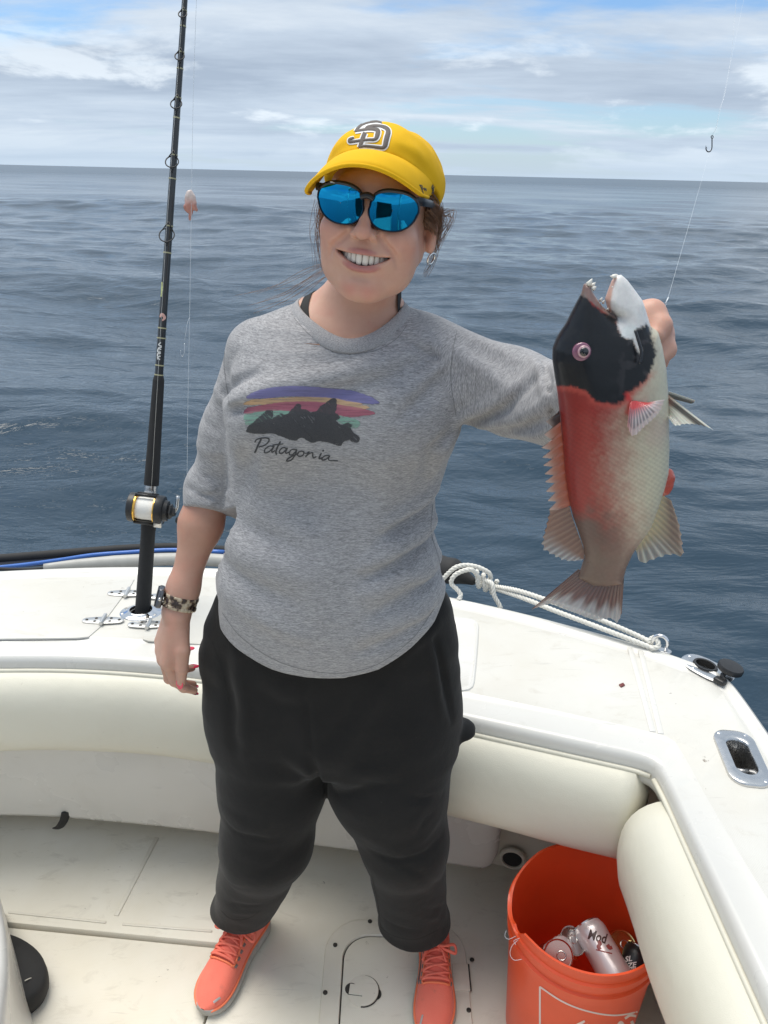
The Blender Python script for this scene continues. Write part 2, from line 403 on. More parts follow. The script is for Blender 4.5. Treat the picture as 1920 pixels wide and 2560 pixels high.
# ================================================================== the boat
ZD = 0.62                                    # height of the side deck over the cockpit sole
def gel(name, col, rough=0.28, dirt=0.35, nonskid=False):
    m, t, b = new_mat(name)
    f1 = noise(t, 3.5, 5, 0.6); f2 = noise(t, 42, 6, 0.65); f3 = noise(t, 150, 3, 0.6)
    c = MIX(t, MATH(t, 'MULTIPLY', RAMP(t, f1, [(0.35, (0, 0, 0)), (0.75, (1, 1, 1))]), dirt), (*col, 1.0), tuple(v*k for v, k in zip(col, (0.90, 0.875, 0.82))) + (1.0,))
    spots = RAMP(t, f2, [(0.675, (0, 0, 0)), (0.715, (1, 1, 1))])
    gate = RAMP(t, noise(t, 6.0, 3), [(0.45, (0, 0, 0)), (0.65, (1, 1, 1))])
    c = MIX(t, MATH(t, 'MULTIPLY', MATH(t, 'MULTIPLY', spots, gate), dirt*1.3, clamp=True), c, (0.20, 0.165, 0.13, 1))
    sm_ = MATH(t, 'MULTIPLY', RAMP(t, noise(t, 11, 6, 0.7, scl=(1, 2.2, 1), dist=0.8), [(0.56, (0, 0, 0)), (0.80, (1, 1, 1))]), dirt*0.5); c = MIX(t, sm_, c, (0.40, 0.355, 0.28, 1))
    scf = MATH(t, 'MULTIPLY', RAMP(t, noise(t, 26, 3, 0.5, scl=(0.22, 3.0, 1), dist=0.3), [(0.70, (0, 0, 0)), (0.74, (1, 1, 1))]), dirt*0.35); c = MIX(t, scf, c, (0.30, 0.29, 0.27, 1))
    t.links.new(c, b.inputs['Base Color'])
    t.links.new(MATH(t, 'MULTIPLY_ADD', f1, 0.25, rough-0.1), b.inputs['Roughness'])
    b.inputs['Coat Weight'].default_value = 0.0 if nonskid else 0.25; b.inputs['Coat Roughness'].default_value = 0.12
    if nonskid:
        tc = t.nodes.new('ShaderNodeTexCoord'); h = None
        for ang in (45, -45):
            mp = t.nodes.new('ShaderNodeMapping'); mp.inputs['Rotation'].default_value = (0, 0, R(ang)); t.links.new(tc.outputs['Object'], mp.inputs[0])
            w = t.nodes.new('ShaderNodeTexWave'); w.wave_type = 'BANDS'; w.bands_direction = 'X'; w.inputs['Scale'].default_value = 105; t.links.new(mp.outputs[0], w.inputs['Vector'])
            h = w.outputs['Fac'] if h is None else MATH(t, 'MULTIPLY', h, w.outputs['Fac'])
        bumpn(t, b, h, 0.22, 0.0009)
    else: bumpn(t, b, f3, 0.04, 0.0008)
    return m
M_gel = gel('white_gelcoat', (0.68, 0.67, 0.64), 0.26, 0.4)
M_skid = gel('nonskid_gelcoat', (0.65, 0.64, 0.605), 0.5, 0.85, True)
M_floor = gel('nonskid_sole', (0.78, 0.745, 0.66), 0.55, 1.0, True)
M_floorsm = gel('smooth_sole', (0.75, 0.715, 0.635), 0.42, 1.0)
def vinyl():
    m, t, b = new_mat('cream_vinyl'); f = noise(t, 4, 4); f2 = noise(t, 55, 5, 0.6)
    c = MIX(t, f, (0.72, 0.685, 0.565, 1), (0.765, 0.74, 0.635, 1))
    st = MATH(t, 'MULTIPLY', RAMP(t, f2, [(0.70, (0, 0, 0)), (0.76, (1, 1, 1))]), 0.35)
    t.links.new(MIX(t, st, c, (0.42, 0.36, 0.27, 1)), b.inputs['Base Color']); b.inputs['Roughness'].default_value = 0.42
    v = t.nodes.new('ShaderNodeTexVoronoi'); v.inputs['Scale'].default_value = 650; tc = t.nodes.new('ShaderNodeTexCoord'); t.links.new(tc.outputs['Object'], v.inputs['Vector'])
    h = MATH(t, 'ADD', MATH(t, 'MULTIPLY', v.outputs['Distance'], 0.0004), MATH(t, 'MULTIPLY', noise(t, 9, 3), 0.006))
    bumpn(t, b, h, 0.6, 1.0); return m
M_vinyl = vinyl()
M_pipe = mat('vinyl_piping', (0.72, 0.69, 0.58), 0.4, var=0.08)
M_ss = mat('stainless_steel', (0.60, 0.60, 0.60), 0.27, 1.0, var=0.10, vs=60, rvar=0.08)
M_satin = mat('satin_steel', (0.62, 0.62, 0.61), 0.40, 1.0, var=0.12, vs=80, rvar=0.08)
M_chrome = mat('polished_chrome', (0.75, 0.75, 0.76), 0.06, 1.0, var=0.05)
M_blackpl = mat('black_plastic', (0.018, 0.018, 0.019), 0.42, var=0.25, vs=60)
M_rub = mat('black_rubber', (0.022, 0.022, 0.023), 0.75, var=0.2, vs=40, bump=0.2, bs=300)
M_gap = mat('deep_gap', (0.05, 0.045, 0.04), 0.9, var=0.2)
M_screw = mat('screw_recess', (0.06, 0.055, 0.05), 0.5, 0.6, var=0.2)

BOAT = root('boat', (-0.6, 0.2, 0.0), 'white fibreglass fishing boat cockpit with cream padded bolsters', 'boat')

# --- plan of the side deck: pairs of inner and outer points from port to starboard and forward
pairs = [((-2.25, -3.5), (-2.60, -3.5)), ((-2.22, 0.2), (-2.58, 0.2)), ((-1.95, 1.05), (-2.32, 1.30)), ((-1.45, 1.38), (-1.65, 1.72)), ((-0.863, 1.462), (-0.95, 1.868)),
         ((-0.5, 1.452), (-0.50, 1.900)), ((-0.15, 1.378), (-0.12, 1.855)), ((0.19, 1.274), (0.26, 1.738)), ((0.44, 1.196), (0.62, 1.557)), ((0.505, 1.176), (0.735, 1.478)), ((0.534, 1.160), (0.772, 1.443)),
         ((0.537, 1.11), (0.782, 1.385)), ((0.538, 0.95), (0.785, 1.20)), ((0.541, 0.60), (0.797, 0.60)), ((0.555, -0.3), (0.815, -0.3)), ((0.57, -3.5), (0.83, -3.5))]
IN = np.array([p[0] for p in pairs]); OU = np.array([p[1] for p in pairs])
def chaikin(P, it=2):
    for _ in range(it):
        Q = np.empty((2*(len(P)-1), P.shape[1])); Q[0::2] = 0.75*P[:-1]+0.25*P[1:]; Q[1::2] = 0.25*P[:-1]+0.75*P[1:]
        P = np.concatenate([P[:1], Q, P[-1:]])
    return P
IN = chaikin(IN, 3); OU = chaikin(OU, 3)
def deck_profile(I, O):
    n = (O-I)/np.linalg.norm(O-I); pr = [('i', .060, .50), ('i', .055, .545), ('i', .012, .552), ('i', .003, .556), ('i', 0, .566), ('i', 0, .604), ('i', .003, .613), ('i', .010, .619), ('i', .018, .6205),
        ('i', .074, .6205), ('i', .080, .6245), ('o', -.052, .6245), ('o', -.046, .6205), ('o', -.030, .6205), ('o', -.022, .627), ('o', -.012, .631), ('o', -.003, .627), ('o', .003, .615), ('o', .010, .55), ('o', .028, .47), ('o', .03, .30), ('o', -.10, -.7)]
    return [np.array([*((I if k == 'i' else O)+n*o), z]) for k, o, z in pr]
G = np.array([deck_profile(I, O) for I, O in zip(IN, OU)])
V, F = sheet(G); nc = G.shape[1]-1; fm = np.zeros(len(F), int); fm[np.arange(len(F)) % nc == 10] = 1
DECK = mobj('side_deck', V, F[:, ::-1], [M_gel, M_skid], BOAT, fmat=fm, angle=50)

# --- padded bolsters under the coaming
def sub_path(P, a, b, n):                     # resample a stretch of polyline P between arc lengths of the nearest points to a and b
    P = np.asarray(P); s = np.r_[0, np.cumsum(np.linalg.norm(np.diff(P, axis=0), axis=1))]
    near = lambda q: s[np.argmin(np.linalg.norm(P-np.asarray(q), axis=1))]
    t = np.linspace(near(a), near(b), n); return np.stack([np.interp(t, s, P[:, 0]), np.interp(t, s, P[:, 1])], 1)
def bolster(name, path, zt, zb, th, back=0.035, endr=0.05, label=None):
    path = np.asarray(path); T = np.gradient(path, axis=0); T /= np.linalg.norm(T, axis=1, keepdims=True)
    nI = np.stack([T[:, 1], -T[:, 0]], 1)      # towards the cockpit
    s = np.r_[0, np.cumsum(np.linalg.norm(np.diff(path, axis=0), axis=1))]; L = s[-1]; zc, hh = (zt+zb)/2, (zt-zb)/2
    rings = []; pipe = []
    for i in range(len(path)):
        e = min(s[i], L-s[i]); k = math.sqrt(max(0.02, 1-(1-min(1, e/endr))**2)); ring = []
        puff = 1+0.03*math.sin(s[i]*9)+0.02*math.sin(s[i]*23+1)
        for j in range(28):
            a = 2*math.pi*j/28; cx, sx = math.cos(a), math.sin(a)
            o = (th*k*puff if cx > 0 else back)*(abs(cx)**0.8)*(1 if cx > 0 else -1); z = hh*(0.35+0.65*k)*np.sign(sx)*abs(sx)**0.75
            if cx > 0: z -= 0.010*cx*k
            p = path[i]+nI[i]*(o-0.012); ring.append((*p, zc+z))
        rings.append(ring); pipe.append((*(path[i]+nI[i]*0.004), zt-0.002))
    V, F = loft(rings); o = mobj(name, V, [f[::-1] for f in F], M_vinyl, BOAT)
    if label: o['label'] = label
    V, F = tube(pipe, 0.0048, 8); mobj('piping', V, F, M_pipe, o)
    return o
bolster('bolster', sub_path(IN, (-1.75, 1.25), (0.532, 1.165), 90), 0.588, 0.372, 0.070, endr=0.028, label='long cream vinyl bolster along the far coaming')
bolster('bolster', sub_path(IN, (0.536, 1.150), (0.57, -3.0), 90), 0.588, 0.372, 0.092, endr=0.085, label='cream vinyl bolster along the right coaming beside the bucket')

# --- moulded panel under the far bolster, ending in a rounded pod, and the recess beside it
pan = chaikin(np.array([(-2.1, 0.6), (-1.8, 1.22), (-1.40, 1.44), (-0.977, 1.502), (-0.62, 1.475), (-0.407, 1.451), (-0.010, 1.400), (0.20, 1.368), (0.292, 1.352)]), 2)
rings = []
T = np.gradient(pan, axis=0); T /= np.linalg.norm(T, axis=1, keepdims=True); nO = np.stack([-T[:, 1], T[:, 0]], 1)
s = np.r_[0, np.cumsum(np.linalg.norm(np.diff(pan, axis=0), axis=1))]
pan_s = np.concatenate([np.linspace(0, s[-1]-0.10, 40, endpoint=False), s[-1]-0.10*np.cos(np.linspace(0, math.pi/2, 12))*1.0])
for q in pan_s:
    p = np.array([np.interp(q, s, pan[:, 0]), np.interp(q, s, pan[:, 1])]); n = np.array([np.interp(q, s, nO[:, 0]), np.interp(q, s, nO[:, 1])])
    e = s[-1]-q; k = 1-math.sqrt(max(0, 1-(1-min(1, e/0.05))**2)); zb = 0.092+0.045*k
    zin = 0.018*(1-math.sqrt(max(0, 1-(1-min(1, e/0.04))**2)))
    prof = [(0.14, 0.50), (-0.012, 0.50), (-0.012+zin, 0.40), (-0.004+zin, 0.25), (0.0+zin, zb+0.02), (0.006+zin, zb+0.006), (0.02+zin, zb), (0.14, zb)]
    rings.append([(*(p+n*o), z) for o, z in prof])
V, F = loft(rings); mobj('seat_panel', V, F, M_gel, BOAT, angle=60)
rec = np.array([(-2.2, 1.75), (-1.0, 1.72), (-0.2, 1.60), (0.303, 1.468), (0.486, 1.424), (0.575, 1.40), (0.605, 1.36), (0.615, 1.2), (0.63, 0.5), (0.65, -3)])
rec = chaikin(rec, 2)
V, F = sheet(np.array([[(*p, -0.01), (*p, 0.012), (*(p*0.997), 0.03), (*p, 0.54)] for p in rec])); mobj('liner_wall', V, F, M_floorsm, BOAT)
# drain pipe mouth in the recess
dp = PZ(1277, 2150, 0.030); dn = np.array([-0.23, -0.97, 0.0])
dc = np.array([dp[0], 1.440, 0.055])
V, F = lathe([(0.034, 0.0), (0.034, 0.006), (0.031, 0.009), (0.026, 0.009), (0.024, 0.004), (0.024, -0.002)], 28, dc, dn)
dr = mobj('drain_pipe', V, F, M_floorsm, BOAT, angle=40)
V, F = lathe([(0.0235, 0.0), (0.0235, 0.0065), (0.015, 0.0075), (0.002, 0.0078)], 24, dc, dn); mobj('drain_opening', V, F, M_rub, dr, angle=40)
# black strap under the seat panel
sp = [PZ(165, 2030, 0.125), PZ(160, 2050, 0.10), PZ(150, 2066, 0.07), PZ(140, 2071, 0.055)]
V, F = tube(spline(sp, 5), 0.011, 8, flat=0.25); mobj('strap', V, F, M_rub, BOAT)

# --- cockpit sole: main floor, a lower lid on the left and a raised ledge beyond it
def slab(name, poly, z, t, bev, mats, parent=BOAT, sm=None):
    P = np.array(poly, float); c = P.mean(0)
    def inset(d):
        Q = []
        for i in range(len(P)):
            a, b, e = P[i-1], P[i], P[(i+1) % len(P)]; n1 = nrm(np.array([-(b-a)[1], (b-a)[0]])); n2 = nrm(np.array([-(e-b)[1], (e-b)[0]])); m = nrm(n1+n2)
            Q.append(b+m*d/max(0.4, m@n1))
        return np.array(Q)
    ring = lambda p, zz: np.c_[p, np.full(len(p), zz)]
    rr = [ring(P, z-t), ring(P, z-bev), ring(inset(bev*0.35), z-bev*0.3), ring(inset(bev), z)]
    V, F = loft(rr); return mobj(name, V, F, mats, parent, angle=35)
slab('bilge_pan', [(-2.6, -3.5), (0.9, -3.5), (0.9, 1.9), (-2.6, 1.9)], -0.03, 0.02, 0.001, M_gap)
e1, e2 = PZ(30, 2302, 0.006)[:2], PZ(520, 2350, 0.006)[:2]      # foot of the ledge
sx = PZ(508, 2560, 0)[:2]; sdir = (PZ(522, 2535, 0)[:2]-sx); sdir = sdir/sdir[1]
seam = lambda y: sx[0]+(y-sx[1])*sdir[0]*0.35
ey = lambda x: e1[1]+(x-e1[0])*(e2[1]-e1[1])/(e2[0]-e1[0])
xs_ = seam(1.24)
main = [(seam(-3), -3.4), (0.85, -3.4), (0.85, 1.85), (-2.4, 1.85), (-2.4, ey(-2.4)), (xs_, ey(xs_))]
slab('cockpit_floor', main, 0.0, 0.03, 0.003, M_floor)
lid = [(-2.4, -3.4), (seam(-3)-0.007, -3.4), (xs_-0.007, ey(xs_)-0.005), (-2.4, ey(-2.4)-0.005)]
slab('floor_lid', lid, -0.009, 0.02, 0.004, M_floor, ).__setitem__('label', 'lower floor lid left of the dark seam')
# smooth border strip along the ledge and the raised joint crossing the floor
def ribbon(name, a, b, w, h, m, z0=0.0):
    a, b = np.array(a), np.array(b); d = nrm(b-a); n = np.array([-d[1], d[0]]); L = np.linalg.norm(b-a)
    V, F = rbox((L, w, h), min(w, h)*0.4, 2); V = xf(V, basis(np.array([*d, 0]), np.array([*n, 0]), np.array([0, 0, 1.])), (*((a+b)/2), z0+h/2-0.001)); return mobj(name, V, F, m, BOAT, angle=60)
b1, b2 = PZ(20, 2278, 0.004)[:2], PZ(265, 2304, 0.004)[:2]; b3 = PZ(305, 2308, 0.004)[:2]; b4 = PZ(530, 2326, 0.004)[:2]
ribbon('floor_bead', b1, b2, 0.006, 0.004, M_floorsm); ribbon('floor_bead', b3, b4, 0.006, 0.004, M_floorsm)
ribbon('floor_joint', PZ(392, 2095, 0)[:2], PZ(290, 2290, 0)[:2], 0.012, 0.0035, M_floorsm)

# --- round-cornered deck hatch with its frame, screws and turning latch
hx0, hx1, hy1, hy0 = -0.112, 0.212, 1.292, 0.62
def arch(x0, x1, y0, y1, r, n=8):
    P = []
    for cx, cy, a0 in ((x1-r, y1-r, 0), (x0+r, y1-r, 90), (x0+r, y0+r, 180), (x1-r, y0+r, 270)):
        for k in range(n+1): a = R(a0+90*k/n); P.append((cx+r*math.cos(a), cy+r*math.sin(a)))
    return np.array(P)
fo, fi = arch(hx0, hx1, hy0, hy1, 0.085), arch(hx0+0.042, hx1-0.042, hy0+0.042, hy1-0.042, 0.06)
V, F = plate(fo, 0.0065, 0.003, fi); hfr = mobj('hatch_frame', V, F, M_floorsm, BOAT, angle=40)
li = arch(hx0+0.045, hx1-0.045, hy0+0.045, hy1-0.045, 0.058)
V, F = plate(li, 0.0055, 0.002); lidm = mobj('hatch_lid', V, F, M_floor, BOAT, angle=40)
V, F = plate(arch(hx0+0.041, hx1-0.041, hy0+0.041, hy1-0.041, 0.06), 0.0012, 0.0002); mobj('hatch_gasket', V, F, M_gap, BOAT)
def screw(c, n, r, parent, m=None):
    a, b, d = frame_of(n); V, F = lathe([(r, -0.001), (r, 0.0006), (r*0.8, 0.0012), (r*0.45, 0.0013), (r*0.3, 0.0004)], 12, c, n)
    mobj('screw', V, F, m or M_screw, parent, angle=40)
for (px, py) in ((838, 2362), (813, 2481), (1180, 2399), (1172, 2525), (925, 2303), (795, 2600)):
    q = PZ(px, py, 0.0075); screw(q, (0, 0, 1), 0.0052, hfr)
hn = [PZ(1151, 2402, 0.007), PZ(1163, 2402, 0.007), PZ(1163, 2486, 0.007), PZ(1148, 2486, 0.007)]
for q in (0, 1):
    cxy = (hn[0][:2]+hn[2][:2])/2+np.array([-0.004, -0.16*q]); V, F = rbox((0.036, 0.062, 0.004), 0.0012); mobj('hatch_hinge', xf(V, loc=(*cxy, 0.0072)), F, M_floorsm, BOAT, angle=40)
    V, F = rbox((0.0035, 0.062, 0.003), 0.0005); mobj('hinge_gap', xf(V, loc=(cxy[0]+0.0195, cxy[1], 0.0068)), F, M_gap, hfr)
# latch: a half disc and a stem in round finger wells
lc = PZ(903, 2478, 0.0055)
V, F = lathe([(0.036, -0.001), (0.036, 0.0008)], 32, (lc[0]+0.004, lc[1], 0.0055)); lw = mobj('latch_well', V, F, M_floorsm, BOAT, angle=30)
for dx, m_ in ((-0.022, M_gap), (0.031, M_gap)):
    V, F = lathe([(0.0135, 0), (0.0135, 0.0012)], 20, (lc[0]+dx, lc[1]+(0.004 if dx < 0 else -0.006), 0.0058)); mobj('finger_hole', V, F, m_, lw, angle=30)
half = [(0.004, 0.034)]+[(0.004+0.034*math.cos(R(a)), 0.034*math.sin(R(a))) for a in range(80, -81, -10)]+[(0.004, -0.034), (0.004, -0.011), (-0.026, -0.011), (-0.026, 0.011), (0.004, 0.011)]
half = np.array(half); ring = lambda z, k=1.0: np.c_[half*k, np.full(len(half), z)]
V, F = loft([ring(0), ring(0.0030), ring(0.0040, 0.96)]); V = xf(V, rotm('Z', -6), (lc[0], lc[1], 0.0068)); mobj('turn_latch', V, [f[::-1] for f in F], M_floorsm, BOAT, angle=30)
V, F = loft([ring(0, 1.07), ring(0.0006, 1.07)]); V = xf(V, rotm('Z', -6), (lc[0], lc[1], 0.0064)); mobj('latch_gap', V, [f[::-1] for f in F], M_gap, lw, angle=30)

def cut_hole(o, outline):                    # opens a convex hole (world xy outline) through the deck skin
    bm = bmesh.new(); bm.from_mesh(o.data); org = ORG[o]; P = np.asarray(outline)[:, :2]-org[:2]; c = P.mean(0)
    P = P if np.cross(P[1]-P[0], P[2]-P[1]) > 0 else P[::-1]
    faces = [f for f in bm.faces if f.calc_center_median().z > ZD-.02-org[2] and f.normal.z > .5]
    for i in range(len(P)):
        a, b2 = P[i], P[(i+1) % len(P)]; d = b2-a; L = np.linalg.norm(d)
        if L < 1e-6: continue
        n = np.array([d[1], -d[0]])/L           # outwards
        ge = set(faces)
        for f in faces: ge.update(f.edges); ge.update(f.verts)
        r_ = bmesh.ops.bisect_plane(bm, geom=list(ge), dist=1e-7, plane_co=(a[0], a[1], 0), plane_no=(n[0], n[1], 0))
        allf = set(f for f in faces if f.is_valid)|set(g for g in r_['geom'] if isinstance(g, bmesh.types.BMFace))
        faces = [f for f in allf if (np.array(f.calc_center_median()[:2])-a)@n < 0]
    bmesh.ops.delete(bm, geom=faces, context='FACES'); bm.to_mesh(o.data); bm.free(); o.data.update()
# --- deck fittings
UP = np.array([0, 0, 1.])
zt = 0.6245
def deckM(ax):                               # ax: direction on deck of local +x
    a = nrm(np.array([*ax[:2], 0])); return basis(a, np.cross(UP, a), UP)
# lids in the far deck, with hinges
lid_pts = [PZ(-260, 1500, zt), PZ(150, 1453, zt), PZ(336, 1450, zt), PZ(330, 1462, zt), PZ(250, 1570, zt), PZ(222, 1594, zt), PZ(190, 1597, zt), PZ(-260, 1602, zt)]
def lid_plate(name, pts, t=0.004):
    P = np.array([p[:2] for p in pts]); V, F = plate(P[::-1] if np.cross(P[1]-P[0], P[2]-P[1]) < 0 else P, t, 0.0025); V[:, 2] += zt-0.001
    return mobj(name, V, F, M_skid, BOAT, angle=30)
lid_plate('deck_lid', lid_pts)
lid_plate('deck_lid', [PZ(392, 1575, zt), PZ(470, 1490, zt), PZ(700, 1500, zt), PZ(690, 1625, zt), PZ(370, 1604, zt), PZ(357, 1600, zt), PZ(358, 1590, zt)])
def hinge(c, ax, parent=BOAT):
    M = deckM(ax); t = 0.003
    out_ = []
    for sgn in (1, -1):
        P = [(0.004, -0.017), (0.030, -0.015), (0.052, -0.011), (0.058, -0.004), (0.058, 0.004), (0.052, 0.011), (0.030, 0.015), (0.004, 0.017)]
        P = np.array(P)*[sgn*.86, .9]; P = P if sgn > 0 else P[::-1]
        V, F = plate(P, t, 0.0012); out_.append((V, F))
    mb = MB()
    for V, F in out_: mb.add(V, F)
    V, F = tube([(0, -0.021, 0.0045), (0, 0.021, 0.0045)], 0.0048, 12); mb.add(V, F)
    V = xf(np.concatenate(mb.V), M, c); h = mobj('hinge', V, mb.F, M_satin, parent, angle=40)
    for x, y in ((0.018, 0.007), (0.018, -0.007), (0.039, 0.0), (-0.018, 0.007), (-0.018, -0.007), (-0.039, 0)):
        screw(xf([(x, y, t)], M, c)[0], (0, 0, 1), 0.0036, h, M_screw)
    return h
hax = PZ(300, 1556, zt)-PZ(215, 1556, zt)
for px, py in ((258, 1552), (318, 1484), (372, 1562), (418, 1492)): hinge(PZ(px, py, zt+0.0035), hax)
# left rod holder: polished oval flange with a sloping tube
rhc = PZ(352, 1531, zt)
def oval_flange(c, ax, w, h, hole, t, name, m, tilt=0.0):
    A = np.linspace(0, 2*math.pi, 40, endpoint=False); o = np.stack([w*np.cos(A), h*np.sin(A)], 1); hl = np.stack([hole*1.15*np.cos(A), hole*np.sin(A)], 1)
    ring = lambda p, z: np.c_[p, z*np.ones(len(p))]
    rr = [ring(o, 0), ring(o*0.985, t*0.5), ring(o*0.93, t*0.85), ring((o+hl)/2, t*1.5), ring(hl*1.18, t*3.0), ring(hl*1.08, t*3.3), ring(hl*1.0, t*3.0), ring(hl*0.98, -0.03)]
    V, F = loft(rr, caps=False); return mobj(name, xf(V, deckM(ax), c), F, m, BOAT, angle=50)
rh = oval_flange(rhc, hax, 0.052, 0.040, 0.0235, 0.003, 'rod_holder', M_chrome)
for a in (200, 330, 80): screw(xf([(0.045*math.cos(R(a)), 0.033*math.sin(R(a)), 0.0035)], deckM(hax), rhc)[0], UP, 0.004, rh, M_ss)
cut_hole(DECK, xf(np.c_[np.stack([.0255*np.cos(np.linspace(0, 6.283, 20, endpoint=False)), .0225*np.sin(np.linspace(0, 6.283, 20, endpoint=False))], 1), np.zeros(20)], deckM(hax), rhc))
# right rod holder: flat plate, black liner tube and a flipped-open cap
c2 = PZ(1768, 1672, zt); ax2 = PZ(1830, 1712, zt)-PZ(1715, 1650, zt); M2 = deckM(ax2)
A = np.linspace(0, 2*math.pi, 44, endpoint=False)
se = lambda w, h, p=2.6: np.stack([w*np.sign(np.cos(A))*abs(np.cos(A))**(2/p), h*np.sign(np.sin(A))*abs(np.sin(A))**(2/p)], 1)
ring = lambda p, z: np.c_[p, z*np.ones(len(p))]
off = np.array([-0.008, 0.004])
V, F = loft([ring(se(.060, .036), 0), ring(se(.060, .036), .0022), ring(se(.058, .034), .0034), ring(se(.030, .0235, 2)+off, .0038), ring(se(.028, .022, 2)+off, .003), ring(se(.028, .022, 2)+off, -.05)], caps=False)
cut_hole(DECK, xf(ring(se(.0295, .0232, 2)+off, 0)[::2], M2, c2))
rh2 = mobj('rod_holder', xf(V, M2, c2), F, M_ss, BOAT, angle=40)
V, F = loft([ring(se(.0278, .0218, 2)+off, -.05), ring(se(.0278, .0218, 2)+off, .0055), ring(se(.0265, .0205, 2)+off, .0068), ring(se(.022, .0165, 2)+off, .0062), ring(se(.021, .0155, 2)+off, -.05)], caps=False)
mobj('liner_tube', xf(V, M2, c2), F, M_blackpl, rh2, angle=50)
V, F = loft([ring(se(.021, .0155, 2)+off, -.040), ring(se(.001, .001, 2)+off, -.0405)], caps=False); mobj('tube_bottom', xf(V, M2, c2), F, M_gap, rh2)
cc = PZ(1826, 1671, zt+0.026); dcap = nrm(np.array([0.16, -0.02, 0.95]))
V, F = lathe([(0.0255, -0.006), (0.0275, -0.004), (0.028, 0.004), (0.026, 0.0075), (0.020, 0.008), (0.001, 0.0085)], 30, cc, dcap); mobj('holder_cap', V, F, M_blackpl, rh2, angle=40)
arm = spline([PZ(1812, 1706, zt+0.004), PZ(1806, 1690, zt+0.012), PZ(1815, 1680, zt+0.02)], 4); V, F = tube(arm, 0.008, 8, flat=0.6); mobj('cap_arm', V, F, M_blackpl, rh2)
V, F = rbox((0.026, 0.018, 0.012), 0.004); mobj('cap_knuckle', xf(V, M2, PZ(1800, 1702, zt+0.006)), F, M_blackpl, rh2)
for x, y in ((-0.018, -0.028), (0.045, -0.012), (-0.05, 0.008)): screw(xf([(x, y, 0.0036)], M2, c2)[0], UP, 0.0045, rh2, M_chrome)
# hawse hole: rounded oblong flange round a deep oval opening
c3 = PZ(1853, 1897, zt); ax3 = PZ(1890, 1985, zt)-PZ(1815, 1810, zt); M3 = deckM(ax3)
rr_o = rrect(0.155, 0.078, 0.030, 9); rr_h = rrect(0.098, 0.040, 0.0199, 9)
ring = lambda p, z: np.c_[p, z*np.ones(len(p))]
V, F = loft([ring(rr_o, 0), ring(rr_o, .004), ring(rr_o*0.985, .0062), ring(rr_o*0.93, .0072), ring((rr_o+rr_h)/2, .0080), ring(rr_h*1.08, .0086), ring(rr_h*1.02, .0070), ring(rr_h*0.99, .003), ring(rr_h*0.97, -.06)], caps=False)
cut_hole(DECK, xf(ring(rr_h*1.01, 0)[::2], M3, c3))
hw = mobj('hawse_hole', xf(V, M3, c3), F, M_ss, BOAT, angle=50)
V, F = loft([ring(rr_h*0.965, -.062), ring(rr_h*0.01, -.063)], caps=False); mobj('hawse_bottom', xf(V, M3, c3), F, M_gap, hw)
V, F = tube([xf([(0.0, -0.022, -0.03)], M3, c3)[0], xf([(0.0, 0.022, -0.03)], M3, c3)[0]], 0.006, 10); mobj('hawse_bar', V, F, M_ss, hw)
for x in (-0.064, 0.064):
    for y in (-0.025, 0.025): screw(xf([(x, y, 0.0066)], M3, c3)[0], UP, 0.0048, hw, M_chrome)
# lifting eye with its base plate
ce = PZ(1647, 1624, zt+0.004); axe = nrm(PZ(1665, 1632, zt)-PZ(1615, 1618, zt)); Me = deckM(axe)
V, F = plate(rrect(0.058, 0.020, 0.0095), 0.004, 0.0015); ey_ = mobj('eye_plate', xf(V, Me, ce-[0, 0, .001]), F, M_ss, BOAT, angle=40)
U = [(-0.016, 0, 0)]+[(-0.016*math.cos(R(a)), 0, 0.022+0.016*math.sin(R(a))) for a in range(0, 181, 15)]+[(0.016, 0, 0)]
V, F = tube(xf(U, Me, ce), 0.0045, 12); mobj('eye_bow', V, F, M_chrome, ey_)
# shallow moulded tray beside her hip
tr = [PZ(985, 1532, zt), PZ(1172, 1548, zt), PZ(1192, 1556, zt), PZ(1196, 1575, zt), PZ(1186, 1700, zt), PZ(1178, 1722, zt), PZ(1150, 1727, zt), PZ(940, 1700, zt)]
P = np.array([p[:2] for p in tr]); P = chaikin(np.concatenate([P, P[:1]]), 1)
ro = P[:-1][::-1] if np.cross(P[1]-P[0], P[2]-P[1]) < 0 else P[:-1]
c = ro.mean(0); rg = lambda k, z: np.c_[(ro-c)*k+c, np.full(len(ro), z)]
V, F = loft([rg(1.03, zt-.001), rg(1.02, zt+.003), rg(0.985, zt+.0045), rg(0.955, zt+.0035), rg(0.93, zt-.0005+.001)]); mobj('moulded_tray', V, F, M_gel, BOAT, angle=50)
# faint moulded joint across the right part of the deck
def deck_bead(name, a, b, w=0.012, h=0.003):
    a = a[:2]; b = b[:2]; d = nrm(b-a); n = np.array([-d[1], d[0]]); L = np.linalg.norm(b-a); V, F = rbox((L, w, h), h*0.45, 2)
    mobj(name, xf(V, basis(np.array([*d, 0]), np.array([*n, 0]), UP), (*((a+b)/2), zt+h/2-0.0012)), F, M_gel, BOAT, angle=60)
deck_bead('deck_bead', PZ(1575, 1620, zt), PZ(1632, 1830, zt)); deck_bead('deck_bead', PZ(1600, 1622, zt), PZ(1652, 1835, zt))

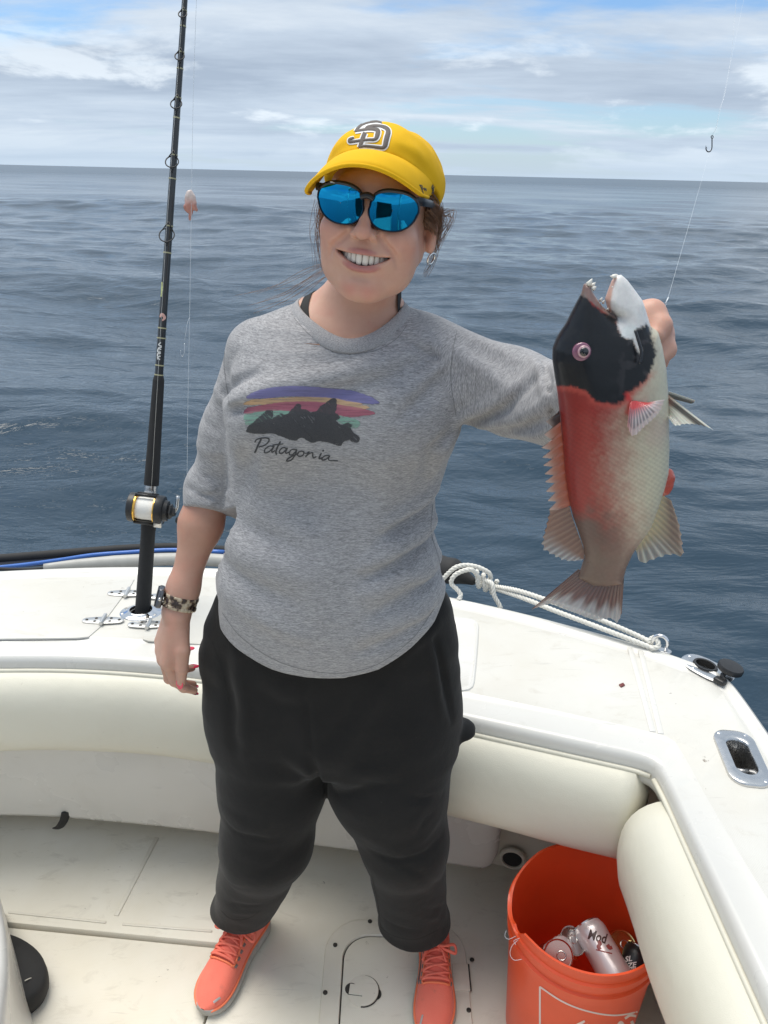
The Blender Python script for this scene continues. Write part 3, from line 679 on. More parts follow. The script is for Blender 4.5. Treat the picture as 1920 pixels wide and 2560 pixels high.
# --- hard top, legs and helm out of view, added for lens reflections and soft shade
V, F = rbox((2.1, 1.3, 0.05), 0.022, 3); HT = mobj('unseen_hard_top', xf(V, None, (-0.75, -2.55, 2.22)), F, M_gel, BOAT, angle=40)
for x, y in ((-1.75, -1.95), (0.25, -1.95), (-1.75, -3.1), (0.25, -3.1)):
    V, F = tube([(x, y, 0.0), (x*.98-.01, y-.05, 2.20)], .022, 12); mobj('unseen_top_leg', V, F, M_ss, BOAT)
V, F = rbox((1.1, 0.7, 1.05), 0.06, 3); HC = mobj('unseen_helm_console', xf(V, None, (-0.75, -2.6, 0.53)), F, M_gel, BOAT, angle=40)
V, F = rbox((1.05, 0.03, 0.62), 0.012, 2); mobj('unseen_windscreen', xf(V, rotm('X', -14), (-0.75, -2.35, 1.36)), F, M_blackpl, HC, angle=40)
# ================================================================== the fishing rod in its holder
ROD = root('fishing_rod', tuple(PZ(356, 1528, ZD)), 'tall black fishing rod with gold-trimmed reel standing in the far rod holder', 'fishing rod')
M_blank = mat('black_rod_blank', (0.014, 0.015, 0.016), .22, var=.15, vs=30, coat=.5); M_grip = mat('black_foam_grip', (0.020, 0.020, 0.021), .8, var=.25, vs=120, bump=.4, bs=700)
M_wrap = mat('pale_gold_thread', (0.42, 0.40, 0.24), .45, var=.1); M_gld = mat('anodised_gold', (0.85, 0.50, 0.10), .22, 1.0, var=.08); M_line = mat('white_braid', (0.80, 0.79, 0.75), .6, var=.08, vs=300, bump=.4, bs=1200)
rb, rt = PZ(357, 1524, ZD+.004), PY(462, 0, 1.93); rdir = nrm(rt-rb)
def rp_(py):                                  # point of the rod axis seen at photo row py
    lo_, hi_ = -0.25, 3.5
    for _ in range(50):
        md = (lo_+hi_)/2; p = rb+rdir*md; d = p-CAM; y = 1280-FPX*(d@_u)/(d@_f)
        if y > py: lo_ = md
        else: hi_ = md
    return lo_
def seg(name, a, b, ra, rb_, m, parent=ROD, n=2, seg_=14):
    V, F = tube([rb+rdir*(a+(b-a)*k/(n-1)) for k in range(n)], np.linspace(ra, rb_, n), seg_); return mobj(name, V, F, m, parent, angle=50)
sc_ = lambda py, w: w/2*((rb+rdir*rp_(py)-CAM)@_f)/FPX
seg('butt', -.16, rp_(1325), sc_(1500, 41), sc_(1330, 35), M_grip)
seg('butt_collar', rp_(1325), rp_(1305), sc_(1320, 37), sc_(1305, 37), M_grip)
seg('reel_seat', rp_(1306), rp_(1210), sc_(1306, 34), sc_(1220, 33), M_ss)
seg('foregrip', rp_(1212), rp_(950), sc_(1212, 37), sc_(960, 28), M_grip, n=6)
seg('foregrip_tip', rp_(951), rp_(938), sc_(950, 28), sc_(938, 22), M_grip)
BL = seg('blank', rp_(945), rp_(0)+.75, sc_(940, 21), .0026, M_blank, n=12)
blw = lambda py: np.interp(rp_(py), [rp_(945), rp_(0)+.75], [sc_(940, 21), .0026])
for py in (937, 913, 845, 820, 632, 565, 447, 388, 295, 245, 172, 131, 66, 27):
    a = rp_(py); seg('thread_wrap', a-.0014, a+.0014, blw(py)*1.08, blw(py)*1.08, M_wrap)
for py, r in ((590, .0165), (408, .0140), (264, .0118), (145, .0098), (40, .0085)):
    a = rp_(py); c = rb+rdir*a; fwd = nrm(np.array([0, -1, 0])-rdir*(np.array([0, -1, 0])@rdir)); sid = np.cross(rdir, fwd); cc = c+fwd*(blw(py)+r*.45)
    A = np.linspace(0, 2*math.pi, 26, endpoint=False); nvec = nrm(rdir*.55+fwd*.84); u_ = sid; v_ = np.cross(nvec, u_)
    V, F = tube([cc+u_*r*math.cos(k)+v_*r*1.12*math.sin(k) for k in A], .0014, 7, closed=True); gd = mobj('line_guide', V, F, M_blackpl, ROD)
    for s_ in (-1, 1):
        V, F = tube([c+rdir*.030*(r/.0165)+fwd*blw(py), cc+u_*r*.75*s_+v_*r*.7*(1 if v_@rdir > 0 else -1)], .0013, 6); mobj('guide_foot', V, F, M_blackpl, gd)
    V, F = tube([c-rdir*.022+fwd*blw(py), cc-v_*r*1.1*(1 if v_@rdir > 0 else -1)], .0013, 6); mobj('guide_foot', V, F, M_blackpl, gd)
# decals on the blank
M_dec = mat('yellow_green_decal', (0.52, 0.55, 0.24), .5, var=.1); M_wht = mat('white_lettering', (0.75, 0.75, 0.73), .5, var=.05); M_pink = mat('pink_paper_bait', (0.72, 0.42, 0.36), .5, var=.25, vs=80)
# reel: black side plates, gold-flanged spool of white braid, drag star and foot
rc0 = rb+rdir*rp_(1262); fwd = nrm(np.array([0, -1, 0])-rdir*(np.array([0, -1, 0])@rdir)); sid = np.cross(rdir, fwd); sid = sid if sid[0] > 0 else -sid
rc = rc0+fwd*.040+sid*.002; um = .0008                   # one photo pixel here is about 0.8 mm
REEL = None
def rl(name, prof, m, off=0.0, parent=None, sg=28, dz=0.0):
    V, F = lathe(prof, sg, rc+sid*off+rdir*dz, sid, rdir); return mobj(name, V, F, m, parent or ROD, angle=40)
REEL = rl('reel', [(.030, -.0405), (.0345, -.038), (.0355, -.033), (.0355, -.0245)], M_blackpl)
rl('spool_flange', [(.0335, -.0245), (.0335, -.0215), (.029, -.0205)], M_gld, parent=REEL)
rl('spool_flange', [(.029, .0205), (.0335, .0215), (.0335, .0245)], M_gld, parent=REEL)
rl('spooled_line', [(.0255, -.0207), (.0262, -.017), (.0268, -.006), (.0265, .005), (.0268, .015), (.0258, .0207)], M_line, parent=REEL)
rl('side_plate', [(.0355, .0245), (.0355, .0400), (.0335, .0425), (.026, .0440), (.024, .0520), (.018, .0540)], M_blackpl, parent=REEL)
rl('drag_star', [(.017, .0535), (.019, .0560), (.019, .0600), (.012, .0640), (.010, .0700)], M_blackpl, parent=REEL, sg=6)
V, F = rbox((.020, .011, .034), .003, 2); 
mobj('brake_lever', xf(V, basis(sid, fwd, rdir), rc+sid*.034+fwd*.015-rdir*.022), F, M_ss, REEL, angle=40)
for k, (dz, df) in enumerate(((.033, -.012), (-.033, -.012), (.034, .010), (-.034, .010))):
    V, F = tube([rc-sid*.0245+rdir*dz+fwd*df, rc+sid*.0245+rdir*dz+fwd*df], .0036, 10); mobj('frame_bar', V, F, M_blackpl, REEL)
V, F = rbox((.022, .012, .075), .003, 2); mobj('reel_foot', xf(V, basis(sid, fwd, rdir), rc0+fwd*.018), F, M_ss, REEL, angle=40)
hd_ = spline([rc+sid*.066, rc+sid*.072+rdir*.012, rc+sid*.073+rdir*.04], 4); V, F = tube(hd_, .0045, 8, flat=.6); mobj('handle_arm', V, F, M_ss, REEL)
V, F = lathe([(.006, .0), (.0095, .004), (.0100, .014), (.007, .020)], 18, rc+sid*.075-rdir*.016+fwd*.012, sid, rdir); mobj('handle_knob', V, F, M_blackpl, REEL)
# line from the spool up through the guides
gpts = [rc+fwd*.010+rdir*.026+sid*.012]+[rb+rdir*rp_(py)+fwd*(blw(py)+r*.8) for py, r in ((590, .0165), (408, .0140), (264, .0118), (145, .0098), (40, .0085))]+[rb+rdir*(rp_(0)+.4)+fwd*.008]
V, F = tube(gpts, .00035, 5); mobj('running_line', V, F, M_line, ROD)
# ================================================================== the person
PERSON = root('person', (-0.09, 1.2, 0.0), 'smiling person in yellow cap, mirrored sunglasses, grey top and black sweatpants holding up a fish', 'person')

# ---- head placement (local: +x picture right, -y the face, +z crown)
H0 = np.array([-0.016, 1.155, 1.591])
HM = rotm('Y', 6.5)@rotm('Z', -9.0)@rotm('X', 1.5)
def hl(P): return (P-H0)@HM
def hw_(p): return np.asarray(p, float)@HM.T+H0
MW = 0.0385
zu = lambda x: -0.0470-0.0010*np.minimum((x/MW)**2, 1.6)
zl = lambda x: -0.0645+0.0167*np.minimum((x/MW)**2, 1.6)
ym = lambda x: -0.0985+0.0185*(x/MW)**2
def f_head(P, fold=True):
    q = hl(P); ax = np.abs(q[:, 0]); m = np.stack([ax, q[:, 1], q[:, 2]], 1)
    f = ell(q, (0, .016, .029), (.0725, .088, .070))
    f = smin(f, ell(q, (0, -.026, -.022), (.0625, .066, .078)), .03)
    f = smin(f, cone(m, (.050, .002, -.050), (.018, -.066, -.0900), .0160, .0170), .032)
    f = smin(f, ell(q, (0, -.077, -.0955), (.021, .0175, .0165)), .022)
    f = smin(f, ell(q, (0, -.045, -.078), (.040, .042, .030)), .02)
    f = smin(f, ell(m, (.0405, -.0715, -.024), (.0240, .0225, .0205)), .024)
    f = smin(f, ell(m, (.0455, -.050, -.054), (.0180, .026, .028)), .022)
    f = smin(f, ell(m, (.034, -.047, -.077), (.020, .028, .019)), .02)
    f = smin(f, ell(q, (0, -.074, .030), (.050, .020, .020)), .02)
    f = smin(f, ell(q, (0, -.081, -.052), (.040, .0165, .020)), .016)
    f = smax(f, -ell(m, (.034, -.101, .008), (.019, .012, .012)), .012)
    # nose
    n = cone(q, (0, -.086, .018), (0, -.1105, -.0175), .0075, .0086)
    n = smin(n, ell(q, (0, -.1120, -.0192), (.0105, .0092, .0090)), .006)
    n = smin(n, ell(m, (.0122, -.1005, -.0220), (.0074, .0105, .0074)), .005)
    f = smin(f, n, .0085)
    f = smax(f, -ell(m, (.0060, -.1065, -.0298), (.0036, .0055, .0032)), .0025)
    # folds from nose to the corners of the mouth
    if fold:
        g = np.full(len(q), 1.0); w = np.zeros(len(q)); near = (q[:, 1] < -.05) & (q[:, 2] < 0.01) & (q[:, 2] > -.09); mm = m[near]; gb = None; tb = None
        for i in range(len(FL)-1):
            d, t = seg_d(mm, FL[i], FL[i+1]); t = (i+t)/(len(FL)-1)
            if gb is None: gb, tb = d, t
            else: k = d < gb; gb = np.where(k, d, gb); tb = np.where(k, t, tb)
        f[near] += .0050*np.exp(-(gb/.0040)**2)*np.sin(math.pi*np.clip(.12+.82*tb, 0, 1))-.0024*np.exp(-((seg_d(mm, FL[1]+np.array([.008, .002, .001]), FL[3]+np.array([.008, .003, .002]))[0])/.0065)**2)
    # mouth: opening, lips
    x = q[:, 0]; cav = np.maximum(np.maximum(q[:, 2]-zu(x), zl(x)-q[:, 2])*0.8, q[:, 1]+.070)
    f = smax(f, -cav, .0025)
    xs = np.linspace(-MW, MW, 15); up = np.stack([xs, ym(xs)+.0010, zu(xs)+.0018], 1); lo = np.stack([xs, ym(xs)+.0012, zl(xs)-.0028], 1)
    ru = .0029*(1-0.55*(xs/MW)**4); rl = .0036*(1-0.6*(xs/MW)**4)
    lu = chain(q, up, ru, .001); ll = chain(q, lo, rl, .001)
    f = smin(f, np.minimum(lu, ll), .0045)
    f = smax(f, -ell(q, (0, -.104, -.0775), (.020, .010, .0040)), .008)
    # ears
    e = q-np.array([0, .012, -.012]); em = np.stack([np.abs(e[:, 0]), e[:, 1], e[:, 2]], 1)
    tl = rotm('X', -14); me = (em-np.array([.0745, 0, 0]))@rotm('Z', 22)@tl
    ear = ell(me, (0, 0, 0), (.0085, .0175, .0295)); ear = smin(ear, ell(me, (-.001, -.004, -.0255), (.0065, .0085, .0095)), .006)
    ear = smax(ear, -ell(me, (.0075, -.001, .004), (.0062, .0105, .0190)), .004)
    f = smin(f, ear, .006)
    return f
def face_y(x, z):                            # where the face lies at a local x, z
    y = np.linspace(-.135, -.04, 190); f = f_head(hw_(np.stack([np.full(190, x), y, np.full(190, z)], 1)), False); return y[int(np.argmax(f < 0))]
FL = [np.array([x, face_y(x, z), z]) for x, z in ((.0165, -.0180), (.0225, -.0250), (.0300, -.0330), (.0385, -.0400), (.0445, -.0490), (.0465, -.0590))]
NECK_TOP = hw_((0, .022, -.070)); NECK_BOT = np.array([-0.068, 1.222, 1.425])
def f_neck(P):
    f = cone(P, NECK_TOP, NECK_BOT, .0480, .0530)
    f = smin(f, cone(P, (-0.165, 1.215, 1.405), (0.035, 1.215, 1.402), .052, .052), .05)
    f = smin(f, ell(P, (-0.07, 1.195, 1.375), (.125, .075, .06)), .04)
    # collar bones
    for s in (-1, 1):
        f = smin(f, cone(P, (-0.068+s*.018, 1.138, 1.405), (-0.066+s*.105, 1.150, 1.432), .006, .006), .012)
    return f
def f_upper(P):
    f = smin(f_head(P), f_neck(P), .022)
    col = np.sqrt(((P[:, 0]-COLC[0])/COLR[0])**2+((P[:, 1]-COLC[1])/COLR[1])**2)-0.97
    m = (P[:, 2] < 1.468) & (col > 0)
    f[m] = np.maximum(f[m], f_shirt_full(P[m], False)+.017)
    m = (P[:, 2] < 1.396) & (col <= 0); f[m] = np.maximum(f[m], f_shirt_full(P[m], False)+.022)
    return f

def seg_d(P, a, b):
    a = np.asarray(a); ab = np.asarray(b)-a; t = np.clip((P-a)@ab/(ab@ab), 0, 1); return vlen(P-a-t[:, None]*ab), t
# ---- arms
S1 = PY(642, 878, 1.205); E1 = PY(527, 1222, 1.225); W1 = PY(442, 1530, 1.150)
S2 = PY(1092, 895, 1.205); E2 = PY(1392, 1010, 1.075); W2 = PY(1578, 905, 0.925)
def f_arm1(P):
    mid = E1*0.72+W1*0.28
    f = chain(P, [S1, S1*.5+E1*.5, E1, mid, W1*.82+E1*.18, W1], [.034, .032, .0300, .0325, .0225, .0210], .03)
    return f
def f_arm2(P):
    mid = E2*0.6+W2*0.4
    return chain(P, [L2[0], L2[1], L2[2]*.6+E2*.4, mid, W2], [.038, .034, .030, .032, .027], .03)
def hand(P, W, d, s, n, curls, spread=(.10, .02, -.06, -.14), thumb=None, scale=1.0):
    """W wrist, d towards the fingers, s thumb side, n out of the palm"""
    d = nrm(d); s = nrm(s-d*(np.dot(s, d))); n = nrm(n-d*np.dot(n, d)-s*np.dot(n, s)); sc = scale
    mc = [(.0285, .084), (.0095, .089), (-.0095, .084), (-.0265, .075)]
    ln = [(.040, .024, .021), (.044, .028, .022), (.041, .026, .021), (.032, .020, .019)]
    f = None; tips = []
    W = np.asarray(W)
    for (o, L), r in zip(mc, (.0125, .0125, .0118, .0105)):
        k = W+s*o*sc+d*L*sc-n*.002; g = cone(P, W+s*o*.55*sc+d*.006, k, .0145*sc, r*sc)
        f = g if f is None else smin(f, g, .014)
    f = smin(f, ell(P, W+d*.045*sc+n*.006+s*.004, (.026*sc, .018*sc, .040*sc), basis(s, n, d)), .012)
    for i in range(4):
        o, L = mc[i]; p = W+s*o*sc+d*L*sc-n*.002; a = 0; dd = nrm(d+s*spread[i]); r = (.0098, .0098, .0093, .0082)[i]*sc; g = None
        for j in range(3):
            a += R(curls[i][j]); v = dd*math.cos(a)+n*math.sin(a); p2 = p+v*ln[i][j]*sc; r2 = r*(.93, .91, .80)[j]
            c = cone(P, p, p2, r, r2); g = c if g is None else smin(g, c, .003); 
            if j < 2: g = smin(g, np.linalg.norm(P-p2, axis=1)-r2*1.05, .003)
            p, r = p2, r2
        f = smin(f, g, .0045); tips.append((p, v, nrm(np.cross(np.cross(v, n), v)), r))
    if thumb is not None:
        p = W+s*.017*sc+d*.020*sc+n*.006; r = .0155*sc; g = None
        for (cs, cd, cn, L), r2 in zip(thumb, (.0122*sc, .0105*sc, .0080*sc)):
            v = nrm(s*cs+d*cd+n*cn); p2 = p+v*L*sc; c = cone(P, p, p2, r, r2); g = c if g is None else smin(g, c, .004); p, r = p2, r2
        f = smin(f, g, .009); tips.append((p, v, s, r))
    hand.tips = tips
    return f
H1d = nrm(np.array([-0.33, -0.10, -1.0])); H1n = np.array([0.86, 0.50, -0.20]); H1s = np.array([0.50, -0.86, -0.05])
C1 = [(30, 26, 16), (26, 38, 22), (30, 44, 26), (36, 46, 28)]
T1 = [(.62, .80, .15, .040), (.22, 1.0, .16, .032), (.05, 1.0, .22, .026)]
def f_hand1(P): return smin(hand(P, W1, H1d, H1s, H1n, C1, thumb=T1, scale=1.02), cone(P, W1*1.0, W1*.9+E1*.1, .0215, .0215), .012)
def q_(px, py, y): return PY(px, py, y)
def f_hand2(P):
    W = W2
    f = smin(cone(P, W, q_(1598, 850, .893), .027, .030), ell(P, q_(1598, 838, .893), (.036, .022, .036)), .02)
    fing = [([q_(1590, 800, .895), q_(1630, 782, .888), q_(1651, 815, .872), q_(1640, 838, .862)], [.0145, .0145, .0125, .010]),
            ([q_(1610, 838, .895), q_(1650, 846, .888), q_(1663, 874, .874), q_(1648, 892, .864)], [.0130, .0125, .0118, .0095]),
            ([q_(1600, 875, .90), q_(1640, 885, .896), q_(1645, 905, .884), q_(1628, 915, .874)], [.012, .0115, .0105, .009]),
            ([q_(1590, 900, .905), q_(1622, 912, .902), q_(1628, 930, .890), q_(1610, 936, .880)], [.011, .010, .0095, .008]),
            ([q_(1575, 850, .895), q_(1560, 830, .885), q_(1548, 822, .877), q_(1540, 818, .872)], [.015, .0125, .011, .009])]
    for p, r in fing: f = smin(f, chain(P, p, r, .004), .008)
    return f

# ---- clothes as implicit forms
def rows(tab, yoff=0.0):
    A = []
    for py, L, Rr, yc, rf, rb in tab:
        a = PY(L, py, yc); b = PY(Rr, py, yc); A.append(((a[2]+b[2])/2, (a[0]+b[0])/2, (b[0]-a[0])/2, yc+yoff, rf, rb))
    A = np.array(sorted(A)); return A
def f_rows(P, A, p=2.3):
    z = P[:, 2]; g = [np.interp(z, A[:, 0], A[:, i]) for i in range(1, 6)]
    dx = np.abs(P[:, 0]-g[0]); dy = P[:, 1]-g[2]; ry = np.where(dy < 0, g[3], g[4])
    k = ((dx/g[1])**p+(np.abs(dy)/ry)**p)**(1/p)
    return smax((k-1)*np.minimum(g[1], ry)*0.92, A[0, 0]-z, .03)
TORSO = rows([(752, 770, 985, 1.215, .050, .060), (778, 700, 1040, 1.213, .066, .070), (805, 630, 1080, 1.210, .085, .080), (850, 592, 1108, 1.205, .100, .092), (930, 580, 1135, 1.20, .112, .10), (1010, 578, 1146, 1.195, .118, .105), (1080, 575, 1142, 1.19, .118, .105),
    (1150, 573, 1118, 1.19, .114, .105), (1230, 572, 1092, 1.188, .114, .11), (1330, 552, 1086, 1.185, .122, .118), (1420, 548, 1104, 1.185, .130, .122), (1480, 550, 1110, 1.185, .132, .125), (1560, 548, 1112, 1.185, .132, .125), (1700, 552, 1108, 1.185, .130, .125), (1800, 552, 1108, 1.185, .125, .125)])
def folds(P, L):
    o = 0
    for a, b, w, amp in L:
        d, t = seg_d(P, a, b); o = o+amp*np.exp(-(d/w)**2)*(0.35+0.65*np.sin(math.pi*np.clip(t*0.9+0.05, 0, 1)))
    return o
def surf_pt(fn, px, py, y0=.88, y1=1.30):      # where the line of sight first meets a form
    y = np.linspace(y0, y1, 160); d = ray(px, py); P = CAM+np.outer(y/d[1], d); f = fn(P); i = int(np.argmax(f < 0)) if (f < 0).any() else int(np.argmin(f)); return P[i]
def fold_lines(fn, tab):
    o = []
    for pts, w, amp in tab:
        Q = [surf_pt(fn, *p) for p in pts]
        o.append((Q, w, amp))
    return o
def folds(P, L):
    o = np.zeros(len(P))
    for Q, w, amp in L:
        n = len(Q)-1; best = None; tb = None
        for i in range(n):
            d, t = seg_d(P, Q[i], Q[i+1]); t = (i+t)/n
            if best is None: best, tb = d, t
            else: m = d < best; best = np.where(m, d, best); tb = np.where(m, t, tb)
        o += amp*np.exp(-(best/w)**2)*(0.25+0.75*np.sin(math.pi*np.clip(tb*0.92+0.04, 0, 1)))
    return o
SF_TAB = [([(572, 1030), (625, 1012)], .008, -.010), ([(575, 1008), (640, 985), (700, 960)], .010, .007), ([(560, 985), (600, 950), (640, 935)], .008, -.007),
    ([(616, 1000), (810, 950), (952, 915), (1075, 856)], .016, .0065), ([(640, 1020), (820, 985), (970, 950), (1090, 900)], .018, -.0055), ([(1124, 888), (1060, 940), (990, 1000)], .013, .006), ([(1130, 930), (1060, 990), (1010, 1040)], .012, -.006),
    ([(1000, 830), (1060, 850), (1110, 880)], .008, .004), ([(1010, 860), (1060, 880), (1110, 910)], .007, -.004), ([(1145, 1075), (1110, 1120), (1085, 1180)], .010, .007), ([(1120, 1080), (1080, 1130), (1060, 1190)], .012, -.007),
    ([(1090, 1225), (1040, 1270), (960, 1310)], .012, .007), ([(1085, 1250), (1030, 1300), (950, 1345)], .012, -.007), ([(1086, 1300), (990, 1375), (900, 1420)], .013, .009), ([(1090, 1330), (1010, 1400), (920, 1450)], .012, -.008),
    ([(1100, 1385), (1020, 1440), (900, 1490)], .014, .007), ([(1108, 1420), (1030, 1485), (930, 1535)], .013, -.007), ([(1110, 1465), (1030, 1540), (900, 1590)], .014, .006), ([(1090, 1520), (1000, 1590), (900, 1630)], .012, -.005),
    ([(580, 1290), (660, 1345), (760, 1380)], .018, -.005), ([(560, 1340), (640, 1400), (760, 1440)], .018, .006), ([(555, 1400), (640, 1470), (740, 1510)], .016, -.005), ([(560, 1470), (660, 1550), (760, 1590)], .016, .005),
    ([(860, 1330), (880, 1430), (850, 1560)], .030, -.005), ([(740, 1120), (760, 1250), (800, 1340)], .030, -.005), ([(930, 1130), (960, 1220), (940, 1330)], .028, .005), ([(640, 1100), (610, 1180), (600, 1260)], .018, -.006)]
L1 = [S1, S1*.45+E1*.55, E1, PY(517, 1272, 1.205)]; L2 = [S2+np.array([-.02, 0, .0]), PY(1290, 985, 1.135), PY(1395, 1016, 1.070), PY(1545, 925, .955)]
SLF_TAB = [([(1140, 1058), (1250, 1000), (1355, 915)], .010, .008), ([(1150, 1075), (1265, 1020), (1350, 940)], .009, -.008), ([(1170, 1070), (1290, 1050), (1380, 1000)], .009, .008), ([(1230, 1078), (1310, 1072), (1390, 1040)], .008, -.008), ([(1290, 1085), (1350, 1085), (1400, 1070)], .007, .006),
    ([(1330, 895), (1352, 925), (1365, 990), (1370, 1080)], .007, .007), ([(1355, 905), (1375, 960), (1388, 1060)], .006, -.008), ([(1385, 925), (1400, 980), (1405, 1060)], .006, .006), ([(1150, 850), (1240, 900), (1320, 950)], .014, -.006), ([(1130, 870), (1220, 930), (1290, 1000)], .014, .006),
    ([(470, 1200), (520, 1222), (572, 1240)], .008, .006), ([(470, 1218), (520, 1242), (572, 1262)], .006, -.007), ([(472, 1236), (520, 1258), (572, 1278)], .006, .006), ([(480, 1160), (530, 1195), (570, 1215)], .009, -.006), ([(490, 1110), (530, 1130), (570, 1130)], .011, .006), ([(500, 1040), (535, 1070), (570, 1080)], .011, -.005), ([(515, 950), (545, 990), (572, 1030)], .010, .006), ([(540, 880), (560, 930), (570, 990)], .010, -.005)]
COLC, COLR = np.array([-0.058, 1.202]), np.array([.0835, .086])
def f_sleeve1(P): return chain(P, L1, [.048, .0425, .0375, .0365], .035)
def f_sleeve2(P): return chain(P, L2, [.066, .0575, .0505, .0470], .04)
def f_shirt_full(P, fold=True):
    f = f_rows(P, TORSO)
    f = smin(f, ell(P, PY(712, 1040, 1.118), (.082, .062, .075)), .05); f = smin(f, ell(P, PY(985, 1052, 1.118), (.080, .062, .075)), .05)
    f = smin(f, ell(P, PY(815, 1470, 1.120), (.150, .082, .150)), .06)
    s1, s2 = f_sleeve1(P), f_sleeve2(P)
    f = smin(f, s1, .011); f = smin(f, s2, .034)
    if fold:
        m = np.abs(f) < .035; Pm = P[m]; g = np.zeros(len(P)); g[m] = 1.7*folds(Pm, SF)+np.where(Pm[:, 0] < -.15, .75, 1.5)*folds(Pm, SLF)+.0016*fbm(Pm*np.array([14, 14, 22]), 2); f = f-g
    return f
_fs = lambda P: f_shirt_full(P, False)
SF, SLF = fold_lines(_fs, SF_TAB), fold_lines(_fs, SLF_TAB)
_hp = [(540, 1500, 1.19), (552, 1545, 1.16), (600, 1604, 1.11), (680, 1660, 1.075), (770, 1690, 1.055), (860, 1696, 1.048), (945, 1674, 1.058), (1030, 1610, 1.09), (1085, 1535, 1.14), (1112, 1465, 1.19), (1130, 1430, 1.2)]
HEM = np.array([PY(*h)[[0, 2]] for h in _hp])
def f_shirt(P):
    f = f_shirt_full(P); z = P[:, 2]; x = P[:, 0]
    hem = np.interp(x, HEM[:, 0], HEM[:, 1]); hem = np.where(P[:, 1] > 1.19, np.maximum(hem, 0.93), hem)
    f = smax(f, hem-z, .004)
    col = (np.sqrt(((x-COLC[0])/COLR[0])**2+((P[:, 1]-COLC[1])/COLR[1])**2)-1)*COLR[0]
    f = smax(f, -np.maximum(col, 1.372-z), .004)
    for A, B in ((L1[2], L1[3]), (L2[2], L2[3])):
        d = nrm(B-A); f = smax(f, np.where(np.linalg.norm(P-B, axis=1) < 0.11, (P-B)@d-0.004, -1), .004)
    return f
PELV = rows([(1430, 585, 1085, 1.19, .11, .12), (1500, 540, 1125, 1.19, .118, .13), (1560, 514, 1142, 1.19, .122, .14), (1620, 502, 1147, 1.19, .124, .145), (1700, 508, 1150, 1.19, .125, .145), (1790, 524, 1150, 1.185, .125, .14), (1850, 538, 1142, 1.18, .115, .13), (1875, 556, 1125, 1.178, .10, .12)])
AN1, AN2 = np.array([-0.300, 1.222, 0.105]), PY(1036, 2310, 1.185)
HP1, HP2 = PY(668, 1760, 1.185), PY(985, 1765, 1.185)
LEG1 = [HP1, PY(682, 1950, 1.165), PY(667, 2100, 1.145), AN1, AN1+np.array([-.006, .006, -.09])]; LEG2 = [HP2, PY(972, 1950, 1.160), PY(1010, 2100, 1.130), AN2, AN2+np.array([.002, .004, -.09])]
def f_pants0(P):
    f = f_rows(P, PELV, 2.2)
    l1 = chain(P, LEG1, [.112, .101, .088, .064, .060], .03); l2 = chain(P, LEG2, [.112, .113, .083, .072, .071], .03)
    f = smin(f, smin(l1, l2, .010), .030)
    return smin(f, ell(P, PY(1160, 1822, 1.185), (.022, .03, .010)), .014)
PF = fold_lines(f_pants0, [([(556, 2035), (590, 2078), (640, 2092), (700, 2096)], .0065, -.008), ([(552, 2012), (600, 2055), (660, 2072)], .011, .006), ([(562, 2085), (610, 2108), (680, 2110)], .008, .004), ([(640, 2180), (680, 2170), (712, 2140)], .008, -.004), ([(560, 2190), (590, 2215), (620, 2220)], .007, -.005), ([(545, 2235), (600, 2262), (650, 2262)], .006, -.007), ([(538, 2248), (590, 2280), (640, 2280)], .007, .006), ([(600, 2130), (640, 2150), (690, 2140)], .010, .003),
      ([(925, 2125), (985, 2150), (1060, 2135), (1105, 2090)], .0065, -.010), ([(905, 2085), (985, 2120), (1060, 2095), (1100, 2040)], .012, .008), ([(1000, 2155), (1050, 2182), (1100, 2210)], .006, -.007), ([(985, 2160), (1030, 2200), (1090, 2235)], .008, .005), ([(1060, 2270), (1100, 2268), (1125, 2255)], .006, -.006), ([(1040, 2290), (1090, 2292), (1124, 2282)], .008, .007), ([(955, 2290), (1000, 2318), (1040, 2325)], .006, -.004), ([(1085, 2030), (1060, 2050), (1045, 2080)], .006, -.006), ([(1070, 2015), (1045, 2035), (1025, 2070)], .007, .005),
      ([(772, 1895), (790, 1935), (812, 1975)], .009, -.014), ([(700, 1920), (760, 1950), (800, 1970)], .012, -.006), ([(720, 1890), (770, 1925), (800, 1950)], .012, .006), ([(830, 1960), (900, 1930), (980, 1930)], .014, .007), ([(850, 1985), (920, 1965), (1000, 1960)], .010, -.005), ([(762, 1700), (768, 1800), (780, 1900)], .006, -.005), ([(560, 1650), (580, 1780), (590, 1900)], .012, -.006), ([(590, 1640), (612, 1760), (620, 1880)], .014, .005), ([(1085, 1600), (1110, 1700), (1130, 1800)], .007, -.008), ([(1065, 1600), (1088, 1700), (1105, 1790)], .009, .005), ([(1010, 1640), (1050, 1600), (1095, 1560)], .010, .006), ([(980, 1620), (1030, 1580), (1080, 1540)], .008, -.005), ([(640, 1720), (700, 1760), (760, 1770)], .016, -.004), ([(1102, 1992), (1060, 2002), (1020, 1990)], .009, -.008), ([(900, 1720), (860, 1800), (800, 1880)], .014, -.005), ([(940, 1740), (890, 1830), (830, 1910)], .014, .005)])
def f_pants(P):
    f = f_pants0(P)
    m = np.abs(f) < .04; Pm = P[m]; g = np.zeros(len(P)); g[m] = np.where(Pm[:, 2] > .60, .85, .40)*folds(Pm, PF)+.0022*fbm(Pm*np.array([11, 11, 16])+3, 2); f = f-g
    z = P[:, 2]; f = smax(f, z-1.02, .01)
    return np.where(P[:, 0] < -0.09, smax(f, 0.124-0.16*(P[:, 1]-1.20)-z, .008), smax(f, 0.136-0.16*(P[:, 1]-1.16)-z, .008))

